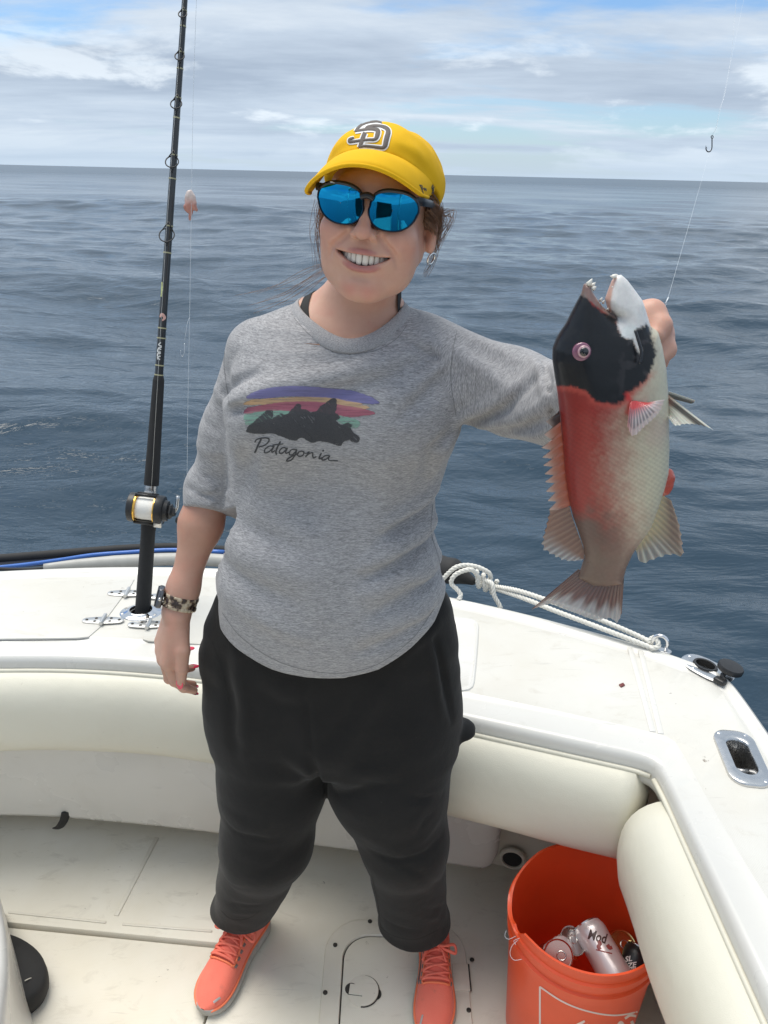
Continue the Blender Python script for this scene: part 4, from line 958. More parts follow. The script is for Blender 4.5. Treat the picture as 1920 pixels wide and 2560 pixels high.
# ---- skin
def skin_mat():
    m, t, b = new_mat('skin'); a = t.nodes.new('ShaderNodeAttribute'); a.attribute_name = 'Col'
    f = noise(t, 55, 5, 0.6); f2 = noise(t, 420, 3, 0.6)
    c = MIX(t, f, MIX(t, 1.0, a.outputs['Color'], (0.90, 0.84, 0.82), 'MULTIPLY'), MIX(t, 1.0, a.outputs['Color'], (1.08, 1.10, 1.10), 'MULTIPLY'))
    fr = RAMP(t, f2, [(0.66, (0, 0, 0)), (0.74, (1, 1, 1))]); c = MIX(t, MATH(t, 'MULTIPLY', fr, 0.22), c, (0.30, 0.13, 0.07, 1)); bl_ = RAMP(t, noise(t, 28, 4, 0.6), [(0.48, (0, 0, 0)), (0.72, (1, 1, 1))]); c = MIX(t, MATH(t, 'MULTIPLY', bl_, 0.28), c, (0.58, 0.24, 0.18, 1))
    t.links.new(c, b.inputs['Base Color']); b.inputs['Roughness'].default_value = 0.46; b.inputs['Specular IOR Level'].default_value = 0.42
    b.inputs['Subsurface Weight'].default_value = 0.22; b.inputs['Subsurface Radius'].default_value = (1.0, 0.36, 0.2); b.inputs['Subsurface Scale'].default_value = 0.006
    bumpn(t, b, MATH(t, 'ADD', noise(t, 900, 3), MATH(t, 'MULTIPLY', noise(t, 260, 3), 0.8)), 0.16, 0.0006); return m
M_skin = skin_mat()
def face_col(V):
    q = hl(V); ax = np.abs(q[:, 0]); m = np.stack([ax, q[:, 1], q[:, 2]], 1); c = np.tile(np.array([0.60, 0.365, 0.275]), (len(V), 1))
    def blend(w, col): nonlocal c; c = c*(1-w[:, None])+np.array(col)*w[:, None]
    g = lambda ctr, r: np.exp(-(((m-np.array(ctr))/np.array(r))**2).sum(1))
    blend(0.55*g((.045, -.07, -.028), (.024, .05, .022)), (0.63, 0.285, 0.225)); blend(0.5*g((0, -.11, -.018), (.014, .03, .012)), (0.62, 0.29, 0.225))
    blend(0.65*g((0.010, -.085, -.096), (.014, .03, .010)), (0.60, 0.235, 0.195)); blend(0.45*g((.075, .012, -.012), (.012, .03, .04)), (0.60, 0.28, 0.22))
    xs = np.linspace(-MW, MW, 15); up = np.stack([xs, ym(xs)+.0010, zu(xs)+.0018], 1); lo = np.stack([xs, ym(xs)+.0012, zl(xs)-.0028], 1)
    ru = .0029*(1-0.55*(xs/MW)**4); rl = .0036*(1-0.6*(xs/MW)**4)
    near = (q[:, 1] < -.06) & (ax < .045) & (q[:, 2] > -.085) & (q[:, 2] < -.025)
    d = np.full(len(V), 1.0); d[near] = np.minimum(chain(q[near], up, ru, .001), chain(q[near], lo, rl, .001))
    blend(0.85*sstep(.0022, .0003, d), (0.43, 0.165, 0.16))
    inm = sstep(.0016, -.0006, np.maximum(q[:, 2]-zu(q[:, 0]), zl(q[:, 0])-q[:, 2]))*near*sstep(-.0945, -.088, q[:, 1]-0.0185*(q[:, 0]/MW)**2); blend(inm, (0.16, 0.03, 0.03))
    return c
def build_body():
    Vs, Fs, Cs = [], [], []; n = 0
    def add(V, Q, C):
        nonlocal n; Vs.append(V); Fs.append(Q+n); Cs.append(C); n += len(V)
    V, Q = surfnet(f_upper, (-0.23, 1.03, 1.345), (0.105, 1.29, 1.705), 0.0019); add(V, Q, face_col(V))
    arm = np.array([0.46, 0.265, 0.190])
    def a1(P): return smin(f_arm1(P), f_hand1(P), .012)
    lo = np.minimum(W1, W1+H1d*.21)-[.06, .07, .03]; hi = np.maximum(W1, W1-H1d*.02)+[.09, .08, .07]
    V, Q = surfnet(a1, lo, np.array([hi[0], hi[1], W1[2]+.03]), 0.0016); 
    c = np.tile(np.array([0.50, 0.295, 0.225]), (len(V), 1)); add(V, Q, c)
    def a1u(P): return np.maximum(f_arm1(P), (W1[2]+.012)-P[:, 2])
    V, Q = surfnet(a1u, (-.45, 1.05, W1[2]), (-.17, 1.33, 1.45), 0.004)
    w = sstep(W1[2]+.02, E1[2]+.02, V[:, 2])[:, None]; add(V, Q, np.array([0.50, 0.295, 0.225])*(1-w)+np.array([0.47, 0.265, 0.19])*w)
    V, Q = surfnet(lambda P: smin(f_arm2(P), f_hand2(P), .015), (0.0, .82, 1.25), (.36, 1.28, 1.56), 0.0024); add(V, Q, np.tile(np.array([0.58, 0.335, 0.255]), (len(V), 1)))
    def core(P):
        f = f_rows(P, TORSO)+.022; f = np.maximum(f, P[:, 2]-1.34); f = smin(f, f_rows(P, PELV, 2.2)+.03, .02)
        for L_ in (LEG1, LEG2): f = smin(f, chain(P, L_[:4], [.075, .06, .05, .038], .03), .02)
        return f
    V, Q = surfnet(core, (-.42, .95, -0.0), (.25, 1.42, 1.42), 0.009); add(V, Q, np.tile(arm, (len(V), 1)))
    return mobj('body', np.concatenate(Vs), np.concatenate(Fs), M_skin, PERSON, col=np.concatenate(Cs))
BODY = build_body()
# teeth: one row of separate upper teeth
M_teeth = mat('tooth_enamel', (0.82, 0.775, 0.69), 0.22, var=0.05, vs=200)
M_gum = mat('gum', (0.42, 0.13, 0.13), 0.35, var=0.1)
def teeth():
    xs = []; w = [.0088, .0072, .0076, .0070, .0064]; x = 0
    for k in w: xs.append((x+k/2, k)); x += k*0.98
    for sgn in (-1, 1):
        for i, (xc, k) in enumerate(xs):
            L = [.0150, .0134, .0136, .0116, .0096][i]; a = xc/.033; xx = .033*math.sin(a)*sgn; yy = -.0922+.033*(1-math.cos(a))*1.2
            Mq = rotm('Z', math.degrees(a)*sgn*0.9)
            ring = []; P = []
            for z_, sc, th in ((.002, .80, .0030), (0, .90, .0034), (-.4*L, 1.0, .0034), (-.75*L, .99, .0028), (-.92*L, .88, .0020), (-L, .55, .0010)):
                A = np.linspace(0, 2*math.pi, 12, endpoint=False)
                P.append(np.stack([k/2*.985*sc*np.sign(np.cos(A))*np.abs(np.cos(A))**.7, th*np.sin(A), np.full(12, z_)], 1))
            V, F = loft(P); V = xf(V, Mq, (xx, yy, zu(np.array(xc))-.0006)); mobj('tooth', hw_(V), [f[::-1] for f in F], M_teeth, BODY)
    A = np.linspace(-1.05, 1.05, 21); gm = [(.0305*math.sin(a), -.0895+.031*(1-math.cos(a))*1.25, zu(np.array(.031*a))+.0012) for a in A]
    V, F = tube(gm, .0030, 8); mobj('gum', hw_(V), F, M_gum, BODY)
teeth()

# ---- the heathered top
def shirt_mat():
    m, t, b = new_mat('heather_jersey'); a = t.nodes.new('ShaderNodeAttribute'); a.attribute_name = 'fab'
    def st(scale, scl, det=3, rough=0.6):
        mp = t.nodes.new('ShaderNodeMapping'); mp.inputs['Scale'].default_value = scl; t.links.new(a.outputs['Vector'], mp.inputs[0])
        n = t.nodes.new('ShaderNodeTexNoise'); n.inputs['Scale'].default_value = scale; n.inputs['Detail'].default_value = det; n.inputs['Roughness'].default_value = rough; n.inputs['Distortion'].default_value = 0.25
        t.links.new(mp.outputs[0], n.inputs['Vector']); return n.outputs['Fac']
    s1 = st(1, (210, 210, 1700), 2); s2 = st(1, (75, 75, 620), 2); s3 = st(1, (7, 7, 14), 3)
    k = MATH(t, 'ADD', MATH(t, 'MULTIPLY', s1, 0.62), MATH(t, 'MULTIPLY', s2, 0.38))
    c = RAMP(t, k, [(0.35, (0.15, 0.15, 0.158)), (0.46, (0.275, 0.273, 0.283)), (0.54, (0.365, 0.362, 0.373)), (0.65, (0.53, 0.526, 0.536))])
    c = MIX(t, MATH(t, 'MULTIPLY', s3, 0.35), c, (0.31, 0.308, 0.318, 1))
    t.links.new(c, b.inputs['Base Color']); b.inputs['Roughness'].default_value = 0.85; b.inputs['Sheen Weight'].default_value = 0.12; b.inputs['Sheen Roughness'].default_value = 0.5
    b.inputs['Specular IOR Level'].default_value = 0.2
    bumpn(t, b, MATH(t, 'ADD', MATH(t, 'MULTIPLY', k, .15), MATH(t, 'MULTIPLY', st(1, (18, 18, 26), 4), 1.6)), 0.30, 0.0035); return m
M_shirt = shirt_mat()
def fab_coords(V):
    fab = V.copy()
    s1, s2, tt = f_sleeve1(V), f_sleeve2(V), f_rows(V, TORSO)
    for s, L in ((s1, L1), (s2, L2)):
        d = nrm(L[3]-L[0]) if L is L2 else nrm(L[2]-L[0]); a, b2, _ = frame_of(d); m = (s < tt-.004) & ((V-L[0])@d > -.01)
        q = V[m]-L[0]; fab[m] = np.stack([q@a, q@b2+3.0, q@d+5.0], 1)
    return fab
V, Q = surfnet(f_shirt, (-.37, .88, 0.85), (.36, 1.36, 1.52), 0.0042); V = relax(V, Q, 1, 0.35)
SHIRT = mobj('shirt', V, Q, M_shirt, PERSON, attrs={'fab': fab_coords(V)})
SH_V, SH_Q = V, Q
# neckline band, cuffs and hem seam
def zero_down(fn, x, y, z0, z1, n=120):
    z = np.linspace(z0, z1, n); f = fn(np.stack([np.full(n, x), np.full(n, y), z], 1)); i = np.argmax(f < 0); return z[i]
ringp = []
for a in np.linspace(0, 2*math.pi, 64, endpoint=False):
    x, y = COLC[0]+(COLR[0]+.004)*math.cos(a), COLC[1]+(COLR[1]+.004)*math.sin(a); ringp.append((x, y, zero_down(lambda P: f_shirt_full(P, False), x, y, 1.52, 1.30)))
ringp = np.array(ringp); zz = ringp[:, 2].copy()
for _ in range(6): zz = (np.roll(zz, 1)+zz+np.roll(zz, -1))/3
ringp[:, 2] = zz
def band(ringp, w, t, inward=0.35):
    n = len(ringp); c = ringp.mean(0); rings = []
    for i in range(n):
        p = ringp[i]; rad = nrm(np.array([p[0]-c[0], p[1]-c[1], 0])); tan = nrm(ringp[(i+1) % n]-ringp[i-1]); outn = nrm(rad*0.75+np.array([0, 0, 0.65])); dn = nrm(np.cross(tan, outn)); dn = dn if dn[2] > 0 else -dn
        prof = [(-w*.5, 0), (-w*.42, t*.8), (0, t), (w*.42, t*.8), (w*.5, 0), (w*.3, -t), (-w*.3, -t)]
        rings.append([p+dn*(u+w*inward)+outn*v for u, v in prof])
    return loft(rings, close_u=True)
V, F = band(ringp, .0250, .0032, .0); V_ = V; mobj('neckband', V, F, M_shirt, SHIRT, attrs={'fab': np.stack([V[:, 0]*6, V[:, 1]*6, V[:, 2]*2], 1)})
M_black = mat('black_knit', (0.012, 0.012, 0.013), 0.8, var=0.2, bump=0.2, bs=500)
def under(i0, i1, ra, rb_):
    G = []
    for kk in np.linspace(0, 1, 6):
        row = []
        for i in range(i0, i1):
            rho = 1-kk*(1-(ra+(rb_-ra)*max(0, (i-i0)/(i1-1-i0)-.62)/.38))
            p = ringp[i % 64]; q = COLC+(p[:2]-COLC)*.93*rho; z = zero_down(f_upper, q[0], q[1], 1.50, 1.33)+.0022
            row.append((q[0], q[1], min(z, p[2]+.006) if rho > .93 else z))
        G.append(row)
    V, F = sheet(np.array(G)); mobj('undershirt', V, F[:, ::-1], M_black, PERSON)
under(18, 43, .74, .985); under(-4, 7, .88, .97)
M_seam = mat('seam_thread', (0.17, 0.17, 0.178), .9, var=.1)
def cuff(A, B, r):
    d = nrm(B-A); a, b2, _ = frame_of(d); rings = []
    for k in range(40):
        w = 2*math.pi*k/40; p = B+d*.001+(a*math.cos(w)+b2*math.sin(w))*r; rings.append([p-d*.020+(p-B-d*.001)/r*.0022, p-d*.006+(p-B-d*.001)/r*.0030, p+d*.003+(p-B-d*.001)/r*.0012, p+d*.002-(p-B)/r*.006])
    V, F = loft(rings, close_u=True); mobj('cuff', V, F, M_shirt, SHIRT, attrs={'fab': np.stack([V[:, 2]*.3, V[:, 1]*.3, (V-B)@d+2], 1)})
# ---- sweatpants
def pants_mat():
    m, t, b = new_mat('black_fleece'); f = noise(t, 9, 5, 0.6); f2 = noise(t, 600, 2); f3 = noise(t, 16, 6, 0.7)
    c = MIX(t, f, (0.0120, 0.0117, 0.0117, 1), (0.0215, 0.0205, 0.0200, 1)); lint = RAMP(t, noise(t, 190, 2), [(0.76, (0, 0, 0)), (0.79, (1, 1, 1))])
    c = MIX(t, MATH(t, 'MULTIPLY', RAMP(t, f3, [(0.60, (0, 0, 0)), (0.78, (1, 1, 1))]), 0.35), c, (0.036, 0.030, 0.027, 1)); c = MIX(t, MATH(t, 'MULTIPLY', lint, 0.10), c, (0.3, 0.3, 0.3, 1))
    t.links.new(c, b.inputs['Base Color']); b.inputs['Roughness'].default_value = 0.9; b.inputs['Sheen Weight'].default_value = 0.10; b.inputs['Specular IOR Level'].default_value = 0.12
    bumpn(t, b, MATH(t, 'ADD', f2, MATH(t, 'MULTIPLY', noise(t, 60, 4), 2.0)), 0.3, 0.0016); return m
M_pants = pants_mat()
V, Q = surfnet(f_pants, (-.45, 0.96, 0.03), (.27, 1.38, 1.04), 0.0058); V = relax(V, Q, 1, 0.3)
PANTS = mobj('pants', V, Q, M_pants, PERSON)
PANTS_SEAMS = [[(772, 1705), (770, 1790), (782, 1880), (806, 1962)], [(1050, 1560), (1085, 1620), (1112, 1720), (1128, 1800)], [(530, 1600), (556, 1680), (575, 1770)], [(944, 2312), (985, 2340), (1040, 2348), (1095, 2325)], [(552, 2276), (580, 2298), (620, 2296), (652, 2276)], [(930, 2190), (945, 2260), (952, 2320)], [(1060, 1500), (1010, 1620), (900, 1690)]]
# ---- cap
M_cap = mat('yellow_cotton', (0.80, 0.455, 0.010), 0.82, var=0.06, vs=40, bump=0.25, bs=900, bd=0.0005, spec=0.2)
CAPC, CAPR = np.array([0, .014, .0385]), np.array([.0840, .1050, .0700])
rim = lambda y: .0725-.57*(np.minimum(y, .055)+.085)
def f_cap(P):
    q = hl(P); f = ell(q, CAPC, CAPR)
    f = smin(f, ell(q, (0, -.034, .068), (.052, .050, .034)), .03)
    f = f-.0022*fbm(q*np.array([26, 26, 26])+5, 2)
    d, t = seg_d(q, (.03, -.085, .085), (.085, -.03, .045)); f = f+.0022*np.exp(-(d/.008)**2)
    d, t = seg_d(q, (-.03, -.085, .085), (-.085, -.03, .045)); f = f+.0018*np.exp(-(d/.008)**2)
    f = smax(f, rim(q[:, 1])-q[:, 2], .002)
    return f
V, Q = surfnet(f_cap, H0-[.12, .14, .06], H0+[.13, .15, .14], .0026)
CAP = mobj('cap', V, Q, M_cap, PERSON)
# seams between the panels and the top button
def on_cap(th, ph): return np.array([CAPR[0]*math.cos(ph)*math.sin(th), CAPR[1]*-math.cos(ph)*math.cos(th), CAPR[2]*math.sin(ph)])+CAPC
# brim
ns, nt = 49, 9; G = np.zeros((nt, ns, 3))
for i in range(ns):
    s = -1+2*i/(ns-1); th = s*R(66); a = np.array([CAPR[0]*.985*math.sin(th), CAPC[1]-CAPR[1]*.985*math.cos(th), 0]); a[2] = rim(a[1])+.002
    ph = s*math.pi/2; b = np.array([(.0885 if s < 0 else .0700)*math.sin(ph), -.050-.102*max(0, math.cos(ph))**.85, .0605-(.0450 if s < 0 else .0285)*abs(math.sin(ph))**2.1])
    for j in range(nt):
        t = j/(nt-1); p = a*(1-t)+b*t; p[2] += .006*math.sin(math.pi*t)*math.cos(ph); G[j, i] = p
top = G.copy(); bot = G-np.array([0, 0, .0042])
bot[-1] += np.array([0, .0005, .0012]); top[-1] -= np.array([0, 0, .0010])
ring = [np.concatenate([top[:, i], bot[::-1, i]]) for i in range(ns)]
V, F = loft(ring); BRIM = mobj('brim', hw_(V), F, M_cap, CAP, angle=70)
edge = [top[-1, i]*.5+bot[-1, i]*.5 for i in range(ns)]; V, F = tube(edge, .0027, 8); mobj('brim_edge', hw_(V), F, M_cap, CAP)
# ---- things drawn on surfaces: carried to the surface along the line of sight
def bvh_of(*objs):
    V, F, n = [], [], 0
    for o in objs:
        v = np.array([x.co[:] for x in o.data.vertices])+ORG[o]; V.append(v); F += [[i+n for i in p.vertices] for p in o.data.polygons]; n += len(v)
    return BVHTree.FromPolygons([tuple(x) for x in np.concatenate(V)], F)
def hit(bvh, px, py, eps):
    d = Vector(nrm(ray(px, py))); p, n, i, dist = bvh.ray_cast(Vector(CAM), d)
    if p is None: return None
    if n.dot(d) > 0: n = -n
    return np.array(p+n*eps)
def stroke(bvh, pts, w, eps, sub=6, closed=False):
    P = spline(np.array(pts, float), sub, closed) if len(pts) > 2 else np.linspace(pts[0], pts[1], sub+1); n = len(P)
    w = np.interp(np.linspace(0, 1, n), np.linspace(0, 1, len(w)), w) if np.ndim(w) else np.full(n, w)
    T = np.gradient(P, axis=0); T /= np.linalg.norm(T, axis=1, keepdims=True)+1e-9; Nn = np.stack([-T[:, 1], T[:, 0]], 1)
    V = []; 
    for i in range(n):
        for k in (-.5, -.25, 0, .25, .5):
            h = hit(bvh, *(P[i]+Nn[i]*w[i]*k), eps*(1 if abs(k) < .4 else .7)); V.append(h)
    F = []
    for i in range(n-1):
        for k in range(4):
            f = (i*5+k, i*5+k+1, i*5+6+k, i*5+5+k)
            if all(V[j] is not None for j in f): F.append(f)
    V = [v if v is not None else np.zeros(3) for v in V]
    used = sorted({j for f in F for j in f}); mp = {j: i for i, j in enumerate(used)}
    return np.array([V[j] for j in used]).reshape(-1, 3), [tuple(mp[j] for j in f) for f in F]
M_logo = mat('brown_grey_thread', (0.115, 0.095, 0.085), 0.7, var=0.35, vs=900, bump=0.5, bs=1400)
M_white = mat('white_thread', (0.80, 0.79, 0.77), 0.7, var=0.05)
M_ink = mat('dark_thread', (0.03, 0.028, 0.03), 0.7, var=0.1)
cb = bvh_of(CAP)
K = 1659/130.0
lp = lambda L: [(880+x/K, 280+y/K) for x, y in L]
LOGO = [(lp([(950, 372), (800, 335), (640, 345), (480, 372), (330, 430), (240, 500), (170, 575), (110, 648)]), [4.0, 4.6, 5.0, 5.4, 6, 6.5, 6, 5]),
        (lp([(100, 640), (300, 605), (500, 575), (680, 570), (790, 595), (830, 650), (810, 760), (770, 860), (700, 900), (540, 905), (360, 920), (180, 945), (40, 965), (-60, 965), (-60, 900), (20, 860), (80, 845)]), [5, 6, 6.5, 8, 10, 11.5, 11.5, 9, 6.5, 6, 6, 6.5, 6.5, 7, 7, 6, 4.5]),
        (lp([(420, 690), (375, 800), (330, 930), (285, 1060), (250, 1150)]), [10, 10, 10, 9, 8]),
        (lp([(230, 1140), (420, 1105), (640, 1120), (840, 1145), (980, 1155), (1050, 1090), (1080, 960), (1115, 820), (1150, 690), (1140, 600), (1060, 525), (920, 480), (740, 465), (600, 480), (500, 515), (455, 560)]), [5, 7, 7, 7.5, 8.5, 11, 12, 12, 12, 11, 9, 7, 6.5, 6.5, 7, 7.5])]
mw, mg = MB(), MB()
for L, w in LOGO:
    V, F = stroke(cb, L, np.array(w)+6.6, .0010); mw.add(V, F)
    V, F = stroke(cb, L, np.array(w), .0021); mg.add(V, F)
lg = mw.build('cap_emblem', M_white, CAP); mg.build('emblem_letters', M_logo, CAP)
bb = bvh_of(BRIM, CAP); ms = MB()
for L in ([(1048, 462), (1052, 468), (1056, 478), (1058, 486)], [(1048, 463), (1054, 464), (1055, 470), (1053, 474)], [(1056, 474), (1060, 470), (1061, 476), (1064, 471), (1065, 478)]):
    V, F = stroke(bb, L, 2.0, .0006); 
    if len(V): ms.add(V, F)
for L in ([(1082, 462), (1079, 470), (1083, 474), (1079, 484)], [(1085, 466), (1081, 475), (1084, 482)]):
    V, F = stroke(bb, L, 2.6, .0008)
    if len(V): ms.add(V, F)
if ms.V: ms.build('cap_stitching', M_ink, CAP)

# ---- sunglasses
M_frame = mat('dark_frame', (0.008, 0.010, 0.016), 0.32, var=0.15)
m, t, b = new_mat('mirror_lens'); b.inputs['Metallic'].default_value = 1.0; b.inputs['Roughness'].default_value = 0.035
lw = t.nodes.new('ShaderNodeLayerWeight'); lw.inputs[0].default_value = 0.35
t.links.new(RAMP(t, lw.outputs['Facing'], [(0.0, (0.010, 0.27, 0.50)), (0.35, (0.012, 0.33, 0.70)), (0.7, (0.08, 0.18, 0.65))]), b.inputs['Base Color']); M_lens = m
ysg = lambda x: -.1055+2.0*x*x
GL = None
def lens_outline(sg, k=1.0, top=1.0):
    A = np.linspace(0, 2*math.pi, 48, endpoint=False); c, s_ = np.cos(A), np.sin(A)
    x = 0.0345*sg+.0298*k*np.sign(c)*np.abs(c)**.85; z = np.where(s_ > 0, .0195*k*top*np.abs(s_)**.75, -.0262*k*np.abs(s_)**.95)+.0125
    x = x+sg*np.where(s_ < 0, -.0035*np.abs(s_), .001); return x, z
mbf = MB()
for sg in (-1, 1):
    xo, zo = lens_outline(sg, 1.07, 1.16); xi, zi = lens_outline(sg, .985)
    R3 = lambda x, z, dy: np.stack([x, ysg(x)+dy+.0000*z, z], 1)
    rings = [R3(xi, zi, .002), R3(xo, zo, .003), R3(xo*.999, zo, -.0008), R3((xo+xi)/2, (zo+zi)/2, -.0022), R3(xi, zi, -.0005)]
    V, F = loft(rings, caps=False, close_u=True); mbf.add(V, F)
    tm = spline([(.061*sg, ysg(.061)+.002, .0255), (.0705*sg, -.088, .0250), (.0765*sg, -.05, .022), (.0785*sg, .0, .016), (.078*sg, .022, .006)], 6)
    V, F = tube(tm, np.interp(np.linspace(0, 1, len(tm)), [0, .2, 1], [.0052, .0052, .0035]), 10, flat=.42); mbf.add(V, F)
V, F = tube(spline([(-.0085, ysg(.008)-.0004, .0215), (0, ysg(0)-.001, .0245), (.0085, ysg(.008)-.0004, .0215)], 5), .0042, 10); mbf.add(V, F)
Vf = np.concatenate(mbf.V); GL = mobj('sunglasses', hw_(Vf), mbf.F, M_frame, PERSON, angle=50)
for sg in (-1, 1):
    x, z = lens_outline(sg, .995); cx_, cz = x.mean(), z.mean(); rr = []
    for k in (1.0, .8, .6, .4, .2, .02):
        X = cx_+(x-cx_)*k; Z = cz+(z-cz)*k; rr.append(np.stack([X, ysg(X)+-.0004-.0013*(1-k*k), Z], 1))
    V, F = loft(rr, caps=False); mobj('lens', hw_(V), [f[::-1] for f in F], M_lens, GL)
V, F = rbox((.0075, .0010, .0018), .0003); mobj('temple_mark', hw_(xf(V, None, (-.047, ysg(.047)-.0016, .0335))), F, M_ss, GL)

# ---- hair
M_hair = mat('brown_hair', (0.105, 0.052, 0.026), 0.42, var=0.3, vs=300, spec=0.6)
def f_hair(P):
    q = hl(P); f = ell(q, (0, .046, .002), (.0795, .074, .078)); f = smin(f, ell(q, (0, .060, -.045), (.05, .045, .05)), .03)
    a = np.abs(q[:, 0]); s_ = ell(np.stack([a, q[:, 1], q[:, 2]], 1), (.0700, -.008, .010), (.0085, .026, .024)); f = smin(f, s_, .010)
    ang = np.arctan2(q[:, 2]-.02, q[:, 1]+.03); f = f-.0012*np.sin(ang*95+6*vnoise(q*60))-.001*fbm(q*80, 2)
    f = smax(f, q[:, 2]-rim(q[:, 1])+.003, .003)
    return f
V, Q = surfnet(f_hair, H0-[.11, .12, .12], H0+[.11, .16, .08], .0026); HAIR = mobj('hair', V, Q, M_hair, PERSON)
mb = MB(); g = np.random.default_rng(3)
def strand(pts, r=.00035, n=5):
    V, F = tube(spline(pts, n), np.linspace(r, r*.45, (len(pts)-1)*n+1), 4); mb.add(hw_(V), F)
for i in range(240):                                        # swept back past the ear, picture right
    z0 = g.uniform(-.004, .032); y0 = -.052+g.uniform(-.006, .05); j = g.normal(0, .0028, (1, 3))+g.normal(0, .0007, (4, 3)); zt_ = .012 - .25*(y0+.05)
    strand(np.array([(.0735, y0, min(z0, rim(y0))), (.0805, y0+.028, z0-.010), (.0835, y0+.055, z0-.024), (.078, y0+.085, z0-.040)])+j)
for i in range(26):                                          # loose curls over the ear and the nape
    a = g.uniform(0, 1); j = g.normal(0, .004, (1, 3))+g.normal(0, .0015, (6, 3)); strand(np.array([(.080, .020, .010), (.0875, .022+a*.01, .006), (.094+a*.006, .020, .012*a), (.096+a*.004, .016, -.006), (.090, .012, -.018-a*.01), (.086, .01, -.03-a*.02)])+j, .0003)
for i in range(16):
    j = g.normal(0, .003, (1, 3))+g.normal(0, .001, (5, 3)); strand(np.array([(.082, .03, -.02), (.0835, .034, -.038), (.082, .036, -.052), (.079, .03, -.066), (.074, .024, -.078)])+j, .0003)
for i in range(34):                                          # picture left: loose hair in front of the ear
    z0 = g.uniform(-.002, .026); y0 = -.046+g.uniform(-.004, .05); j = g.normal(0, .003, (1, 3))+g.normal(0, .0008, (4, 3)); k = g.uniform(.4, 1.2)
    strand(np.array([(-.074, y0, min(z0, rim(y0))), (-.081, y0+.015, z0-.018*k), (-.084, y0+.030, z0-.040*k), (-.081, y0+.040, z0-.062*k)])+j)
for i in range(26):
    a = g.uniform(0, 1); j = g.normal(0, .004, (1, 3))+g.normal(0, .0015, (5, 3)); strand(np.array([(-.079, -.01, .0), (-.082-a*.003, -.010, -.022), (-.083-a*.004, -.006, -.045), (-.081-a*.003, -.002, -.066), (-.078, .004, -.086-a*.01)])+j, .00028)
for i in range(12):                                          # ponytail blown to picture left behind the neck
    j = g.normal(0, .0045, (1, 3))*np.linspace(.5, 2.2, 5)[:, None]+g.normal(0, .001, (5, 3)); k = g.uniform(.6, 1.1); strand(np.array([(-.030, .085, -.055), (-.065, .075, -.085), (-.075-.03*k, .06, -.112), (-.085-.06*k, .05, -.130-.012*k), (-.09-.10*k, .04, -.142-.02*k)])+j, .0004)
M_strand = mat('reddish_hair', (0.20, 0.095, 0.042), 0.4, var=0.3, vs=200, spec=0.6)
o = mb.build('hair_strands', M_strand, PERSON); o['kind'] = 'stuff'
# earring and nose stud
M_silver = mat('silver', (0.78, 0.77, 0.75), 0.12, 1.0, var=0.05); M_gold = mat('gold', (0.80, 0.56, 0.20), 0.18, 1.0, var=0.05)
A = np.linspace(0, 2*math.pi, 28, endpoint=False); hc = np.array([.0815, .0035, -.0520])
V, F = tube([hc+np.array([.0018*math.sin(a), .0074*math.cos(a), .0078*math.sin(a)]) @ rotm('Z', 30) for a in A], .0017, 8, closed=True); mobj('hoop_earring', hw_(V), F, M_silver, PERSON)
V, F = lathe([(.0003, -.001), (.0011, -.0004), (.0011, .0004), (.0003, .001)], 10, hw_((.0165, -.1065, -.0225)), HM@np.array([0.4, -1, .1])); mobj('nose_stud', V, F, M_gold, PERSON)
RODB = bvh_of(BL)
def rodstroke(name, Ls, w, m, eps=.0005):
    mb = MB()
    for L in Ls:
        V, F = stroke(RODB, L, w, eps, 4)
        if len(V): mb.add(V, F)
    if mb.V: mb.build(name, m, ROD)
rodstroke('rod_decal', [[(405, 705), (403, 722), (403, 742)]], [3, 9, 3], M_dec)
rodstroke('decal_letters', [[(409, 706), (411, 712)], [(411, 716), (407, 722)], [(406, 728), (411, 730)], [(407, 736), (410, 742)]], 2.0, M_ink, .0009)
rodstroke('rod_lettering', [[(402, 856), (397, 862), (404, 866)], [(404, 868), (396, 870)], [(403, 874), (396, 872), (395, 880), (402, 880)], [(402, 884), (395, 884), (394, 891)], [(401, 890), (394, 894), (400, 899)], [(394, 898), (397, 896)]], 2.8, M_wht)
V, F = stroke(RODB, [(401, 793), (405, 786), (411, 794), (406, 802)], [3, 7, 7, 3], .0012); mobj('bait_scrap', V, F, M_pink, ROD)
